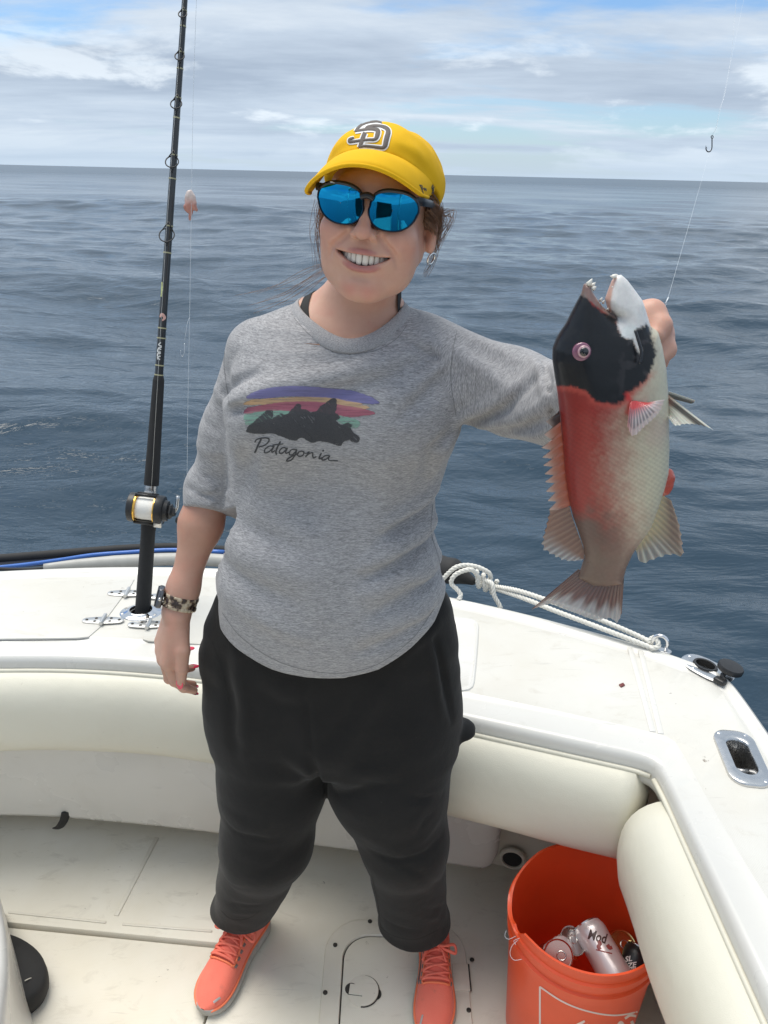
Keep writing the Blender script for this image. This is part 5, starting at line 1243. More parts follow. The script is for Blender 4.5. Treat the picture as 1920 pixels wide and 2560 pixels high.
# ---- print on the chest
def print_patch():
    bv = bvh_of(SHIRT)
    def cp(L): return np.array([(590+x*390/1659, 930+y*250/1063) for x, y in L], float)
    x0, x1, y0, y1, st = 606, 956, 960, 1160, 0.85
    xs, ys = np.arange(x0, x1, st), np.arange(y0, y1, st); X, Y = np.meshgrid(xs, ys); p = np.stack([X.ravel(), Y.ravel()], 1); n = len(p)
    nz = lambda sx, sy, o, oc=3: fbm(np.stack([p[:, 0]/sx, p[:, 1]/sy, np.full(n, o)], 1), oc)
    col = np.zeros((n, 3)); al = np.zeros(n)
    def lay(mask, c, op=1.0):
        nonlocal col, al
        m = np.clip(mask, 0, 1)*op; a2 = m+al*(1-m); k = np.where(a2 > 1e-4, m/np.maximum(a2, 1e-4), 0)[:, None]; col[:] = col*(1-k)+np.array(c)*k; al = a2
    def poly(L, rough, dry, o):
        P = cp(L); P = spline(P, 4, True); d = poly_sd(p, P)+rough*.55*nz(7, 4, o)+rough*.5*nz(26, 2.2, o+5)
        return sstep(.7, -.7, d)*np.clip(1-dry*np.clip(nz(38, 3.0, o+9)+.1, 0, 1), 0, 1)
    lay(poly([(90, 345), (150, 300), (420, 275), (700, 262), (950, 262), (1150, 290), (1350, 345), (1420, 385), (1250, 400), (900, 340), (600, 330), (300, 345)], 1.6, .5, 1.0), (0.62, 0.40, 0.215), .88)
    lay(poly([(120, 280), (140, 240), (260, 190), (420, 160), (620, 148), (820, 155), (1000, 172), (1180, 188), (1330, 225), (1450, 275), (1528, 325), (1500, 342), (1400, 340), (1200, 312), (1000, 275), (760, 262), (500, 262), (300, 280)], 1.2, .25, 2.0), (0.165, 0.155, 0.36), .93)
    lay(poly([(110, 430), (90, 520), (130, 560), (300, 520), (560, 450), (620, 410), (330, 400)], 2.0, .6, 3.0), (0.23, 0.45, 0.35), .75)
    lay(poly([(1090, 460), (1180, 480), (1290, 510), (1320, 545), (1290, 600), (1200, 590), (1080, 520)], 2.4, .7, 4.0), (0.23, 0.45, 0.35), .72)
    lay(poly([(85, 440), (120, 385), (250, 355), (450, 325), (650, 312), (880, 318), (1080, 345), (1300, 380), (1420, 410), (1482, 435), (1440, 455), (1250, 478), (1080, 462), (900, 430), (650, 420), (400, 412), (230, 425), (150, 440)], 1.3, .3, 5.0), (0.37, 0.085, 0.135), .93)
    M = poly([(112, 610), (150, 560), (220, 500), (290, 440), (330, 405), (390, 410), (395, 470), (385, 495), (450, 455), (480, 440), (530, 455), (560, 430), (610, 380), (650, 335), (690, 350), (690, 395), (750, 400), (790, 430), (860, 410), (890, 370), (950, 330), (1030, 282), (1070, 300), (1068, 400), (1060, 430), (1105, 470), (1098, 500), (1060, 520), (1130, 560), (1190, 535), (1235, 570), (1225, 600), (1260, 650), (1320, 690), (1300, 745), (1240, 745), (1210, 715), (1140, 745), (1105, 785), (980, 745), (880, 735), (800, 750), (700, 695), (620, 730), (500, 690), (450, 670), (380, 650), (250, 655), (130, 640)], 1.6, 0.0, 6.0)
    # dry-brush streaks rising to the right inside the black
    u = (p[:, 0]*.74-p[:, 1]*.67); v = (p[:, 0]*.67+p[:, 1]*.74)
    dry = sstep(.50, .80, fbm(np.stack([v/26, u/2.6, np.full(n, 8.0)], 1), 2)+.25*fbm(np.stack([p[:, 0]/40, p[:, 1]/2.2, np.full(n, 3.0)], 1), 2))
    lay(M*(1-.6*dry*sstep(-.35,.35,nz(45,45,4.4))), (0.016, 0.017, 0.021), .97)
    # lettering, written in brush strokes
    W = [([(205, 740), (225, 715), (290, 700), (345, 705), (350, 735), (310, 775), (250, 795)], 11), ([(268, 718), (240, 770), (215, 830), (205, 850)], 15),
         ([(400, 790), (360, 785), (315, 815), (305, 850), (335, 855), (375, 825), (400, 795)], 10), ([(405, 790), (385, 825), (385, 850), (410, 835)], 11),
         ([(470, 742), (440, 800), (425, 845), (430, 868)], 14), ([(395, 775), (440, 768), (500, 762)], 9),
         ([(540, 812), (505, 800), (470, 825), (462, 855), (485, 865), (515, 840), (545, 808)], 10), ([(545, 812), (528, 845), (535, 862), (560, 850)], 11),
         ([(640, 825), (600, 820), (570, 845), (570, 875), (600, 875), (640, 838)], 10), ([(645, 825), (630, 875), (590, 930), (545, 945), (545, 925), (600, 890), (660, 865)], 11),
         ([(700, 838), (665, 850), (655, 880), (680, 895), (712, 880), (722, 850), (700, 838)], 10), ([(722, 858), (745, 862), (770, 850)], 7),
         ([(775, 850), (760, 875), (742, 895)], 12), ([(745, 890), (785, 862), (815, 858), (815, 885), (825, 910), (850, 900)], 10),
         ([(905, 865), (890, 895), (885, 918), (915, 912)], 12), ([(928, 832), (926, 836)], 15),
         ([(990, 888), (950, 888), (920, 910), (915, 930), (945, 930), (985, 905), (995, 890)], 10), ([(998, 890), (985, 915), (990, 935), (1030, 940), (1080, 942)], 9)]
    for L, w in W:
        P = cp(L); P = spline(P, 6) if len(P) > 2 else P; d = line_sd(p, P)-w*390/1659*.62; lay(sstep(.55, -.55, d), (0.016, 0.017, 0.021), 1)
    al = np.where(al < .03, 0, al); keep = al.reshape(X.shape) > 0; H, Wd = X.shape
    need = np.zeros_like(keep); q = keep[:-1, :-1] | keep[1:, :-1] | keep[:-1, 1:] | keep[1:, 1:]
    need[:-1, :-1] |= q; need[1:, :-1] |= q; need[:-1, 1:] |= q; need[1:, 1:] |= q
    ids = -np.ones(H*Wd, int); V = []; sel = np.flatnonzero(need.ravel()); good = []
    for i in sel:
        h = hit(bv, p[i, 0], p[i, 1], .0007)
        if h is not None: ids[i] = len(V); V.append(h); good.append(i)
    I = ids.reshape(H, Wd); qi = np.argwhere(q); F = np.stack([I[qi[:, 0], qi[:, 1]], I[qi[:, 0], qi[:, 1]+1], I[qi[:, 0]+1, qi[:, 1]+1], I[qi[:, 0]+1, qi[:, 1]]], 1); F = F[(F >= 0).all(1)][:, ::-1]
    V = np.array(V); C = np.c_[col[good], al[good]]
    m, t, b = new_mat('screen_print'); a = t.nodes.new('ShaderNodeAttribute'); a.attribute_name = 'Col'
    fl = noise(t, 900, 3, 0.7); c = MIX(t, MATH(t, 'MULTIPLY', fl, .35), a.outputs['Color'], (0.3, 0.3, 0.31, 1)); t.links.new(c, b.inputs['Base Color']); b.inputs['Roughness'].default_value = .8; b.inputs['Specular IOR Level'].default_value = .2
    t.links.new(a.outputs['Alpha'], b.inputs['Alpha']); m.surface_render_method = 'DITHERED' if hasattr(m, 'surface_render_method') else None
    mobj('chest_print', V, F, m, SHIRT, col=C)
print_patch()
sbv = bvh_of(SHIRT)
for L, w in (([(584, 796), (566, 850), (560, 905), (566, 960), (573, 1010)], 1.3), ([(1142, 826), (1130, 890), (1128, 960), (1140, 1040)], 1.3), ([(735, 795), (775, 838), (830, 872), (880, 884), (940, 876), (990, 848), (1018, 812)], 1.2), ([(1082, 1260), (1078, 1330), (1098, 1400), (1104, 1450)], 1.2)):
    V, F = stroke(sbv, L, w, .0004)
    if len(V): mobj('seam', V, F, M_seam, SHIRT)
hem_px = [(556, 1532), (600, 1590), (680, 1646), (770, 1676), (860, 1682), (945, 1660), (1030, 1597), (1085, 1522)]
V, F = stroke(sbv, hem_px, 1.2, .0004); mobj('seam', V, F, M_seam, SHIRT)

pbv = bvh_of(PANTS); M_pseam = mat('black_seam', (0.006, 0.006, 0.006), .9, var=.1)
for L in PANTS_SEAMS[:6]:
    V, F = stroke(pbv, L, 1.8, .0005)
    if len(V): mobj('seam', V, F, M_pseam, PANTS)
# ---- running shoes
M_shoe = None
def shoe_mat():
    m, t, b = new_mat('coral_mesh'); f = noise(t, 22, 5, .6); tc = t.nodes.new('ShaderNodeTexCoord'); v = t.nodes.new('ShaderNodeTexVoronoi'); v.inputs['Scale'].default_value = 620; t.links.new(tc.outputs['Object'], v.inputs['Vector'])
    c = MIX(t, f, (0.84, 0.155, 0.105, 1), (0.92, 0.225, 0.155, 1)); d = RAMP(t, noise(t, 30, 6, .7), [(0.58, (0, 0, 0)), (0.78, (1, 1, 1))]); c = MIX(t, MATH(t, 'MULTIPLY', d, .45), c, (0.36, 0.12, 0.085, 1))
    t.links.new(c, b.inputs['Base Color']); b.inputs['Roughness'].default_value = .75; b.inputs['Sheen Weight'].default_value = .2; bumpn(t, b, v.outputs['Distance'], .4, .0008); return m
M_shoe = shoe_mat(); M_lace = mat('coral_lace', (0.90, 0.19, 0.13), .7, var=.12, vs=300, bump=.4, bs=900); M_trim = mat('orange_trim', (0.90, 0.22, 0.10), .5, var=.1); M_sole = mat('grey_sole', (0.40, 0.385, 0.36), .7, var=.3, vs=60, bump=.3, bs=260)
M_refl = mat('grey_reflective', (0.55, 0.53, 0.52), .35, .3, var=.1); M_swoosh = mat('grey_mark', (0.22, 0.19, 0.18), .6, var=.2)
def shoe(heel, toe, side, label, lean=0.0):
    heel, toe = np.array(heel), np.array(toe); d = nrm(np.array([*(toe-heel), 0])); L = np.linalg.norm(toe-heel); s = np.cross(d, UP)*side*-1   # s: outer side
    s = np.array([d[1], -d[0], 0])*1.0
    U = np.array([0, .04, .12, .25, .38, .5, .62, .74, .85, .93, .975, 1.0])
    wo = np.array([.012, .026, .033, .0345, .0345, .0375, .0420, .0440, .0400, .0300, .0190, .006]); wi = np.array([.012, .026, .032, .032, .0295, .0325, .0390, .0425, .0395, .0300, .0190, .006])
    hu = np.array([.070, .084, .092, .092, .088, .078, .064, .053, .046, .040, .034, .028]); hs = np.array([.034, .031, .030, .029, .027, .025, .0235, .0225, .0225, .024, .025, .025])
    tt = np.linspace(0, 1, 46); f = lambda a: np.interp(tt, U, a)
    for _ in range(1): pass
    sm = lambda a: np.convolve(np.pad(a, 2, 'edge'), np.ones(5)/5, 'valid')
    wo_, wi_, hu_, hs_ = sm(f(wo)), sm(f(wi)), sm(f(hu)), sm(f(hs)); wo_[0] = wi_[0] = .012; wo_[-1] = wi_[-1] = .005
    bend = .010*np.sin(math.pi*tt)*side                     # the last curves inwards
    def at(i, x, z): return np.array([*heel, 0])+d*L*tt[i]+s*(x-bend[i])+UP*z
    rings = []; srings = []; mids = []
    for i in range(46):
        ring = []
        for a in np.linspace(0, math.pi, 21):
            c = math.cos(a); w = (wo_[i] if c*side > 0 else wi_[i])*.97; ring.append(at(i, w*np.sign(c)*abs(c)**.62, hs_[i]*.8+(hu_[i]-hs_[i]*.8)*abs(math.sin(a))**.85))
        rings.append(ring); ring = []
        for a in np.linspace(0, 2*math.pi, 28, endpoint=False):
            c, sn = math.cos(a), math.sin(a); w = (wo_[i] if c*side > 0 else wi_[i])*1.09+.0015; zt_ = hs_[i] if sn > 0 else .0; zz = hs_[i]/2+.5*hs_[i]*np.sign(sn)*abs(sn)**.35; up = .010*max(0, (tt[i]-.86)/.14)**2+.006*max(0, (.10-tt[i])/.10)**2
            ring.append(at(i, w*np.sign(c)*abs(c)**.45*(1 if sn > 0 else .965), max(zz, 0)+(up if sn < .2 else up*.3)))
        srings.append(ring)
    sh = MB(); V, F = loft([r for r in rings], caps=False)
    F = [q for q in F if not ((q[0] % 21) == 20)]; sh.add(V, F)
    SH = sh.build('shoe', M_shoe, PERSON); SH['label'] = label
    V, F = loft(srings); mobj('sole', V, [q[::-1] for q in F], M_sole, SH, angle=60)
    def on(u, a, e=.001):                                   # point on the upper: u along, a in -1..1 across the top
        i = u*45; i0 = int(min(44, i)); k = i-i0; A = (1-(a+1)/2)*20; j0 = int(min(19, A)); kk = A-j0
        g = lambda ii: np.array(rings[ii][j0])*(1-kk)+np.array(rings[ii][j0+1])*kk
        p = g(i0)*(1-k)+g(i0+1)*k; cen = at(i0, 0, .02); return p+nrm(p-cen)*e
    tr = [on(u, .93, .0012) for u in np.linspace(.02, .97, 40)]+[on(u, -.93, .0012) for u in np.linspace(.97, .02, 40)]; V, F = tube(tr, .0028, 6); mobj('welt', V, F, M_trim, SH)
    # throat of the lacing: tongue, eyestay edge, crossed laces, bow
    V, F = sheet(np.array([[on(u, a, .0016+.002*(1-(a/.34)**2)) for a in np.linspace(-.34, .34, 9)] for u in np.linspace(.34, .63, 14)])); mobj('tongue', V, F, M_lace, SH)
    ey = [on(u, -.40, .002) for u in np.linspace(.36, .62, 12)]+[on(.645, a, .002) for a in np.linspace(-.36, .36, 8)]+[on(u, .40, .002) for u in np.linspace(.62, .36, 12)]; V, F = tube(spline(ey, 2), .0024, 6); mobj('eyestay', V, F, M_trim, SH)
    uu = np.linspace(.40, .62, 5)
    for k in range(5):
        for sg in ((1, -1) if k < 4 else (1,)):
            u1 = uu[k]; u2 = uu[min(4, k+1)] if k < 4 else uu[k]; pts = [on(u1+(u2-u1)*q, sg*(-.36+.72*q), .0045+.0025*math.sin(math.pi*q)+(.0012 if sg > 0 else 0)) for q in np.linspace(0, 1, 8)]; V, F = tube(pts, .0026, 6, flat=1.3); mobj('lace', V, F, M_lace, SH)
        for sg in (-1, 1):
            V, F = rbox((.006, .008, .0012), .0003); p = on(uu[k], sg*.50, .0012); n_ = nrm(p-at(int(uu[k]*45), 0, .02)); a_ = nrm(d-n_*(d@n_)); mobj('eyelet', xf(V, basis(np.cross(n_, a_)*-1, a_, n_), p), F, M_swoosh, SH)
    kn = on(.385, .05*side, .008)
    for sg, ex in ((1, (1.0, .010)), (-1, (.92, -.012))):
        lp_ = [kn, kn+s*sg*.020+UP*.010-d*ex[1], kn+s*sg*.046*ex[0]+UP*.004+d*.004, kn+s*sg*.050*ex[0]-UP*.006+d*.016, kn+s*sg*.030+d*.016, kn+d*.003]; V, F = tube(spline(lp_, 7), .0030, 6, flat=1.3); mobj('bow', V, F, M_lace, SH)
        e_ = [kn, kn+s*sg*.016+d*.014, kn+s*sg*.026+d*.034-UP*.012]; V, F = tube(spline(e_, 6), .0024, 6, flat=1.3); mobj('lace_end', V, F, M_lace, SH)
    V, F = rbox((.0048, .022, .0012), .0005); p = on(.90, .42*side if side < 0 else .42, .0012); n_ = nrm(p-at(40, 0, .01)); a_ = nrm((d+s*.55)-n_*((d+s*.55)@n_)); mobj('reflective_bar', xf(V, basis(np.cross(a_, n_), a_, n_), p), F, M_refl, SH)
    sw = [on(u, .80-.30*(u-.42)/.26*(1) if u > .5 else .80, .0014) for u in np.linspace(.30, .60, 10)]
    sw = [on(.30, .70, .0014), on(.40, .76, .0014), on(.50, .80, .0014), on(.575, .78, .0014), on(.60, .68, .0014)]; V, F = tube(spline(sw, 5), np.interp(np.linspace(0, 1, 21), [0, .6, .85, 1], [.0010, .0045, .0055, .0015]), 6, flat=.35); mobj('side_mark', V, F, M_swoosh, SH)
    # collar padding
    cr = [on(u, -.55, .001) for u in np.linspace(.34, .04, 8)]+[on(.012, a, .0) for a in np.linspace(-.5, .5, 6)]+[on(u, .55, .001) for u in np.linspace(.04, .34, 8)]; V, F = tube(spline(cr, 2), .0045, 8); mobj('collar', V, F, M_shoe, SH)
    return SH
h1 = PZ(672, 2288, .02)[:2]; t1 = PZ(507, 2530, .02)[:2]
shoe(h1+[-.012, .0], t1, -1, 'coral running shoe on the left, toe pointing out')
t2 = PZ(1078, 2600, .02)[:2]; shoe(np.array([.135, 1.268]), t2, 1, 'coral running shoe beside the round-cornered hatch')

# ---- watch on the wrist, ring, nails
wc = W1*.91+E1*.09; wd = nrm(W1-E1); wa, wb, _ = frame_of(wd)
M_tort = None
m, t, b = new_mat('tortoise_links'); f = noise(t, 95, 2, .4); t.links.new(RAMP(t, f, [(0.40, (0.035, 0.022, 0.018)), (0.48, (0.10, 0.065, 0.045)), (0.53, (0.34, 0.27, 0.19)), (0.65, (0.46, 0.39, 0.29))], 'EASE'), b.inputs['Base Color']); b.inputs['Roughness'].default_value = .2; M_tort = m
def wrist_band():
    ctr = wc; ax = wd; out_ = nrm(np.array([-1, -.28, 0])-ax*(np.array([-1, -.28, 0])@ax)); sd_ = np.cross(ax, out_); r = .0295
    V, F = rbox((.038, .034, .0105), .0038, 3); M = basis(nrm(sd_), ax, out_)
    Wt = mobj('watch', xf(V, M, ctr+out_*(r+.0045)), F, mat('grey_watch_case', (0.16, 0.16, 0.17), .3, .9, var=.1), PERSON, angle=40)
    V, F = rbox((.034, .030, .0022), .0009, 2); mobj('watch_glass', xf(V, M, ctr+out_*(r+.0100)), F, M_blackpl, Wt, angle=40)
    V, F = lathe([(.003, -.002), (.0032, 0), (.0028, .002)], 14, ctr+out_*(r+.0045)-nrm(sd_)*.020, sd_); mobj('watch_crown', V, F, M_ss, Wt)
    n = 20
    for i in range(n):
        a = R(38)+(2*math.pi-R(76))*i/(n-1); dr = out_*math.cos(a)+sd_*math.sin(a); tn = -out_*math.sin(a)+sd_*math.cos(a); k = 1-.30*math.sin((a)/2)
        for q, wq in ((0, .0095), (-1, .0060), (1, .0060)):
            V, F = rbox((.0088, wq*1.12, .0032), .0008, 1); mobj('link', xf(V, basis(tn, ax, dr), ctr+dr*(r-.001)+ax*(q*.0082)+tn*(.0044 if q else 0)), F, M_tort, Wt)
wrist_band()
M_nail = mat('red_nail_polish', (0.72, 0.035, 0.09), .15, var=.05, coat=.5)
hand(np.zeros((1, 3)), W1, H1d, H1s, H1n, C1, thumb=T1, scale=1.02)
for i, (p, v, n_, r) in enumerate(hand.tips):
    nn = nrm(-np.array(H1n) + 0*v) if i < 4 else nrm(np.array(H1s)*.6-np.array(H1n)*.7)
    nn = nrm(nn-v*(nn@v)); P = []
    for z_, w in ((-.006, .70), (-.002, .86), (.004, .84), (.009, .66), (.0125, .30)):
        P.append([p+v*z_+nn*(r*.86 - .12*abs(q)*r + (0 if z_ < .006 else -.001))+np.cross(v, nn)*r*w*q for q in (-1, -.5, 0, .5, 1)])
    G = np.array(P); mbn = MB(); V, F = sheet(G); V2 = V-np.tile(nn*.0012, (len(V), 1)); mbn.add(V, F); mbn.add(V2, F[:, ::-1]); mbn.build('fingernail', M_nail, BODY)
d1, s1_, n1_ = nrm(H1d), nrm(np.array(H1s)), nrm(np.array(H1n))
rp = W1+s1_*.029+d1*.105+n1_*.012
A = np.linspace(0, 2*math.pi, 24, endpoint=False); rd = nrm(d1*math.cos(R(28))+n1_*math.sin(R(28))); ra, rb, _ = frame_of(rd)
V, F = tube([rp+ra*.0105*math.cos(a)+rb*.0105*math.sin(a) for a in A], .0011, 8, closed=True); RG = mobj('ring', V, F, M_gold, PERSON)
V, F = lathe([(.001, -.002), (.004, 0), (.0045, .0015), (.002, .0035)], 10, rp-nrm(n1_)*.0105, -n1_); mobj('ring_setting', V, F, M_gold, RG)
# ================================================================== the fish
YF = 0.845
def fd(L): return np.array([(1300+x*.4341, 640+y*.4340) for x, y in L])
def fp(L, y=YF): return np.array([PY(px, py, y) for px, py in fd(L)])
DORS = [(368, 160), (355, 215), (315, 290), (270, 380), (215, 465), (190, 530), (188, 600), (203, 700), (218, 790), (230, 900), (240, 1000), (250, 1150), (262, 1280), (280, 1400), (305, 1500), (340, 1600), (366, 1680), (372, 1740), (352, 1800), (330, 1850), (420, 1900), (500, 1905), (590, 1890)]
VENT = [(598, 1850), (612, 1790), (650, 1700), (690, 1640), (750, 1550), (800, 1400), (830, 1300), (846, 1230), (850, 1100), (848, 950), (845, 780), (835, 640), (815, 520), (790, 430), (748, 400), (718, 300), (700, 250), (660, 195), (620, 140), (585, 108), (555, 108), (530, 140), (510, 195), (492, 250), (505, 300), (530, 335), (556, 350), (520, 330), (470, 285), (430, 225), (402, 175), (385, 155)]
OUT3 = fp(DORS+VENT); POLY = OUT3[:, [0, 2]]
FISH = root('fish', (float(POLY[:, 0].mean()), YF, float(POLY[:, 1].min())), 'red, black and white fish with open toothy mouth held up by the head', 'fish')
_zr = fp([(0, y) for y in (100, 160, 260, 350, 450, 550, 700, 850, 1000, 1150, 1300, 1450, 1600, 1740, 1850, 1920)])[:, 2]
_T = np.array([.007, .011, .017, .023, .029, .033, .037, .040, .041, .040, .036, .029, .020, .0125, .008, .003])
_Rr = np.array([.010, .013, .016, .030, .045, .052, .055, .056, .056, .055, .050, .040, .029, .020, .020, .02])
o_ = np.argsort(_zr); _zr, _T, _Rr = _zr[o_], _T[o_], _Rr[o_]
def f_fish(P):
    q = P[:, [0, 2]]; e = -poly_sd(q, POLY); z = P[:, 2]; T = np.interp(z, _zr, _T); Rr = np.interp(z, _zr, _Rr)
    a = np.maximum(0, 1-e/Rr); a = np.where(a < 1, a*a*(1.6-.6*a), a)
    yy = (P[:, 1]-YF)/T
    return (np.sqrt(a*a+yy*yy)-1)*np.minimum(T, Rr)*.9
lo = POLY.min(0); hi = POLY.max(0)
V, Q = surfnet(f_fish, (lo[0]-.01, YF-.05, lo[1]-.01), (hi[0]+.01, YF+.05, hi[1]+.01), .0021, newton=1); V = relax(V, Q, 2, .4)
def pxof(V, y=None):
    W_ = V.copy()
    if y is not None: W_[:, 1] = np.where(W_[:, 1] > YF, 2*YF-W_[:, 1], W_[:, 1])
    d = W_-CAM; z = d@_f; return np.stack([960+FPX*(d@_r)/z, 1280-FPX*(d@_u)/z], 1)
def fish_col(V):
    p = pxof(V, 1); u = (p[:, 0]-1300)/.4341; v = (p[:, 1]-640)/.434; n = len(p); q = np.stack([u, v], 1)
    nz = lambda s, o, oc=3: fbm(np.stack([u/s, v/s, np.full(n, o)], 1), oc)
    belly = np.array([0.56, 0.53, 0.405]); c = np.tile(belly, (n, 1))
    def bl(w, col): nonlocal c; w = np.clip(w, 0, 1)[:, None]; c = c*(1-w)+np.array(col)*w
    xb = np.interp(v, [700, 850, 1000, 1200, 1400, 1550, 1700, 1850], [640, 640, 600, 590, 600, 640, 640, 640])
    bl(sstep(210, -230, u-xb+16*nz(60, 1)+26*nz(18, 12)*(np.abs(u-xb) < 200))*.98, (0.27, 0.017, 0.014))
    bl(sstep(60, -110, u-np.interp(v, [800, 1500], [360, 330]))*.6, (0.15, 0.010, 0.010))
    bl(sstep(1380, 1590, v+50*nz(50, 2)-.18*(u-400))*sstep(760, 380, u-.05*(v-1500)+30*nz(40, 3)), (0.115, 0.072, 0.062))
    bl(sstep(1600, 1760, v)*.6, (0.19, 0.135, 0.105))
    # scales: paler centres in slanting rows
    sc = np.sin((u*-.50+v*.86)*2*math.pi/24)*.75+.35*np.sin((u*.80+v*.60)*2*math.pi/24); inb = sstep(820, 950, v)*sstep(1750, 1500, v); c = c*(1+.13*(sc*inb)[:, None])
    bl(.5*sstep(120, 20, np.hypot(u-790, (v-1000)*.8)+20*nz(30, 4)), (0.50, 0.36, 0.31))
    hp = np.array([(345, 205), (440, 300), (530, 345), (560, 352), (560, 400), (590, 470), (640, 485), (690, 560), (690, 510), (662, 430), (722, 400), (748, 425), (772, 520), (775, 600), (745, 675), (690, 745), (620, 790), (580, 842), (540, 852), (430, 830), (400, 790), (330, 760), (205, 742), (150, 700), (120, 500), (250, 330)], float)
    hd = poly_sd(q, spline(hp, 3, True))+7*nz(34, 5)+7*nz(11, 15); gill = np.array([(690, 500), (715, 560), (745, 620), (730, 690), (670, 760), (600, 800)], float)
    bl(.75*sstep(46, 4, hd)*sstep(640, 720, v), (0.46, 0.075, 0.055))
    wp = np.array([(560, 60), (600, 80), (680, 160), (730, 250), (760, 400), (722, 402), (662, 432), (692, 520), (685, 560), (640, 482), (590, 466), (560, 390), (556, 352), (520, 325), (500, 300), (480, 250), (500, 180), (535, 110)], float)
    bl(sstep(14, -10, poly_sd(q, wp)+8*nz(22, 6)), (0.70, 0.69, 0.675))
    bl(.35*sstep(40, -10, np.hypot(u-640, (v-440)*1.2)-40), (0.52, 0.63, 0.66))
    bl(sstep(10, -8, hd), (0.0070, 0.008, 0.0105))
    bl(.5*sstep(0, -10, hd)*sstep(.15, .6, nz(45, 7))*sstep(500, 650, u), (0.055, 0.05, 0.055))
    mo = np.array([(368, 150), (350, 215), (420, 262), (480, 315), (556, 360), (552, 340), (505, 300), (470, 280), (430, 225), (400, 170)], float); bl(.85*sstep(10, 0, poly_sd(q, mo)+4*nz(20, 8)), (0.20, 0.155, 0.14))
    mi = np.array([(552, 105), (528, 138), (505, 190), (485, 245), (500, 300), (520, 322), (515, 270), (530, 190), (552, 130)], float); bl(.9*sstep(10, 0, poly_sd(q, mi)), (0.60, 0.36, 0.29))
    bl(.9*sstep(30, 0, line_sd(q, np.array([(620, 800), (640, 860), (625, 900)], float))+5*nz(15, 9)), (0.55, 0.04, 0.04))
    return c
def fish_mat():
    m, t, b = new_mat('wet_fish_skin'); a = t.nodes.new('ShaderNodeAttribute'); a.attribute_name = 'Col'; f = noise(t, 260, 4, .6)
    c = MIX(t, f, MIX(t, 1.0, a.outputs['Color'], (.84, .84, .84), 'MULTIPLY'), MIX(t, 1.0, a.outputs['Color'], (1.14, 1.14, 1.14), 'MULTIPLY')); t.links.new(c, b.inputs['Base Color'])
    t.links.new(MATH(t, 'MULTIPLY_ADD', noise(t, 35, 5, .6), .35, .16), b.inputs['Roughness']); b.inputs['Coat Weight'].default_value = .22; b.inputs['Specular IOR Level'].default_value = .3; t.links.new(MATH(t, 'MULTIPLY_ADD', noise(t, 28, 4, .6), .45, -.06), b.inputs['Coat Roughness']); b.inputs['Subsurface Weight'].default_value = .05; b.inputs['Subsurface Scale'].default_value = .004
    tc = t.nodes.new('ShaderNodeTexCoord'); mp = t.nodes.new('ShaderNodeMapping'); mp.inputs['Rotation'].default_value = (0, R(38), 0); mp.inputs['Scale'].default_value = (1, .2, .75); t.links.new(tc.outputs['Object'], mp.inputs[0])
    v = t.nodes.new('ShaderNodeTexVoronoi'); v.inputs['Scale'].default_value = 190; v.inputs['Randomness'].default_value = .25; t.links.new(mp.outputs[0], v.inputs['Vector'])
    bumpn(t, b, MATH(t, 'ADD', v.outputs['Distance'], MATH(t, 'ADD', MATH(t, 'MULTIPLY', f, .5), MATH(t, 'MULTIPLY', noise(t, 60, 4), 1.2))), .20, .0011); return m
M_fish = fish_mat()
FB = mobj('fish_body', V, Q, M_fish, FISH, col=fish_col(V))
# fins
def fin_mat():
    m, t, b = new_mat('fin_membrane'); a = t.nodes.new('ShaderNodeAttribute'); a.attribute_name = 'Col'; t.links.new(a.outputs['Color'], b.inputs['Base Color']); t.links.new(a.outputs['Alpha'], b.inputs['Alpha'])
    b.inputs['Roughness'].default_value = .35; b.inputs['Coat Weight'].default_value = .3; b.inputs['Subsurface Weight'].default_value = .15; b.inputs['Subsurface Scale'].default_value = .003; return m
M_fin = fin_mat()
def fin(name, base, outer, nray, colf, y0=YF, yo=0.0, ragged=.0, depth=14, bulge=0.0, ycurve=None):
    """base, outer: curves in crop positions run the same way; colf(s, t, ray) -> rgba"""
    nc = nray*6+1; S = np.linspace(0, 1, nc)
    def res(L):
        P = spline(np.array(L, float), 8); s = np.r_[0, np.cumsum(np.linalg.norm(np.diff(P, axis=0), axis=1))]; s /= s[-1]; return np.stack([np.interp(S, s, P[:, 0]), np.interp(S, s, P[:, 1])], 1)
    A, B = res(base), res(outer); ph = (S*nray) % 1; rayk = np.abs(np.cos(math.pi*S*nray))**4
    g = np.random.default_rng(len(name)+nray); B = A+(B-A)*(1-ragged*(1-rayk)-.02*g.random(nc))[:, None]
    Gf, C = [], []
    for j in range(depth+1):
        t = j/depth; P = A*(1-t)+B*t; yy = y0+yo*t+bulge*math.sin(math.pi*t)+ (ycurve(S, t) if ycurve else 0); W_ = np.array([PY(px, py, float(y)) for (px, py), y in zip(fd(P), np.broadcast_to(yy, (nc,)))])
        Gf.append(W_); C.append(np.array([colf(s, t, r) for s, r in zip(S, rayk)]))
    Gf = np.array(Gf); C = np.array(C); n = Gf.shape[0]*nc
    th = (.0005+.0009*rayk[None, :]*(1-.6*np.linspace(0, 1, depth+1)[:, None]))[..., None]*np.array([0, 1., 0])
    V1, F1 = sheet(Gf-th); V2, F2 = sheet(Gf+th)
    return mobj(name, np.concatenate([V1, V2]), np.concatenate([F1, F2[:, ::-1]+n]), M_fin, FISH, col=np.concatenate([C.reshape(-1, 4)]*2))
def lerp(a, b, t): return tuple(x*(1-t)+y*t for x, y in zip(a, b))
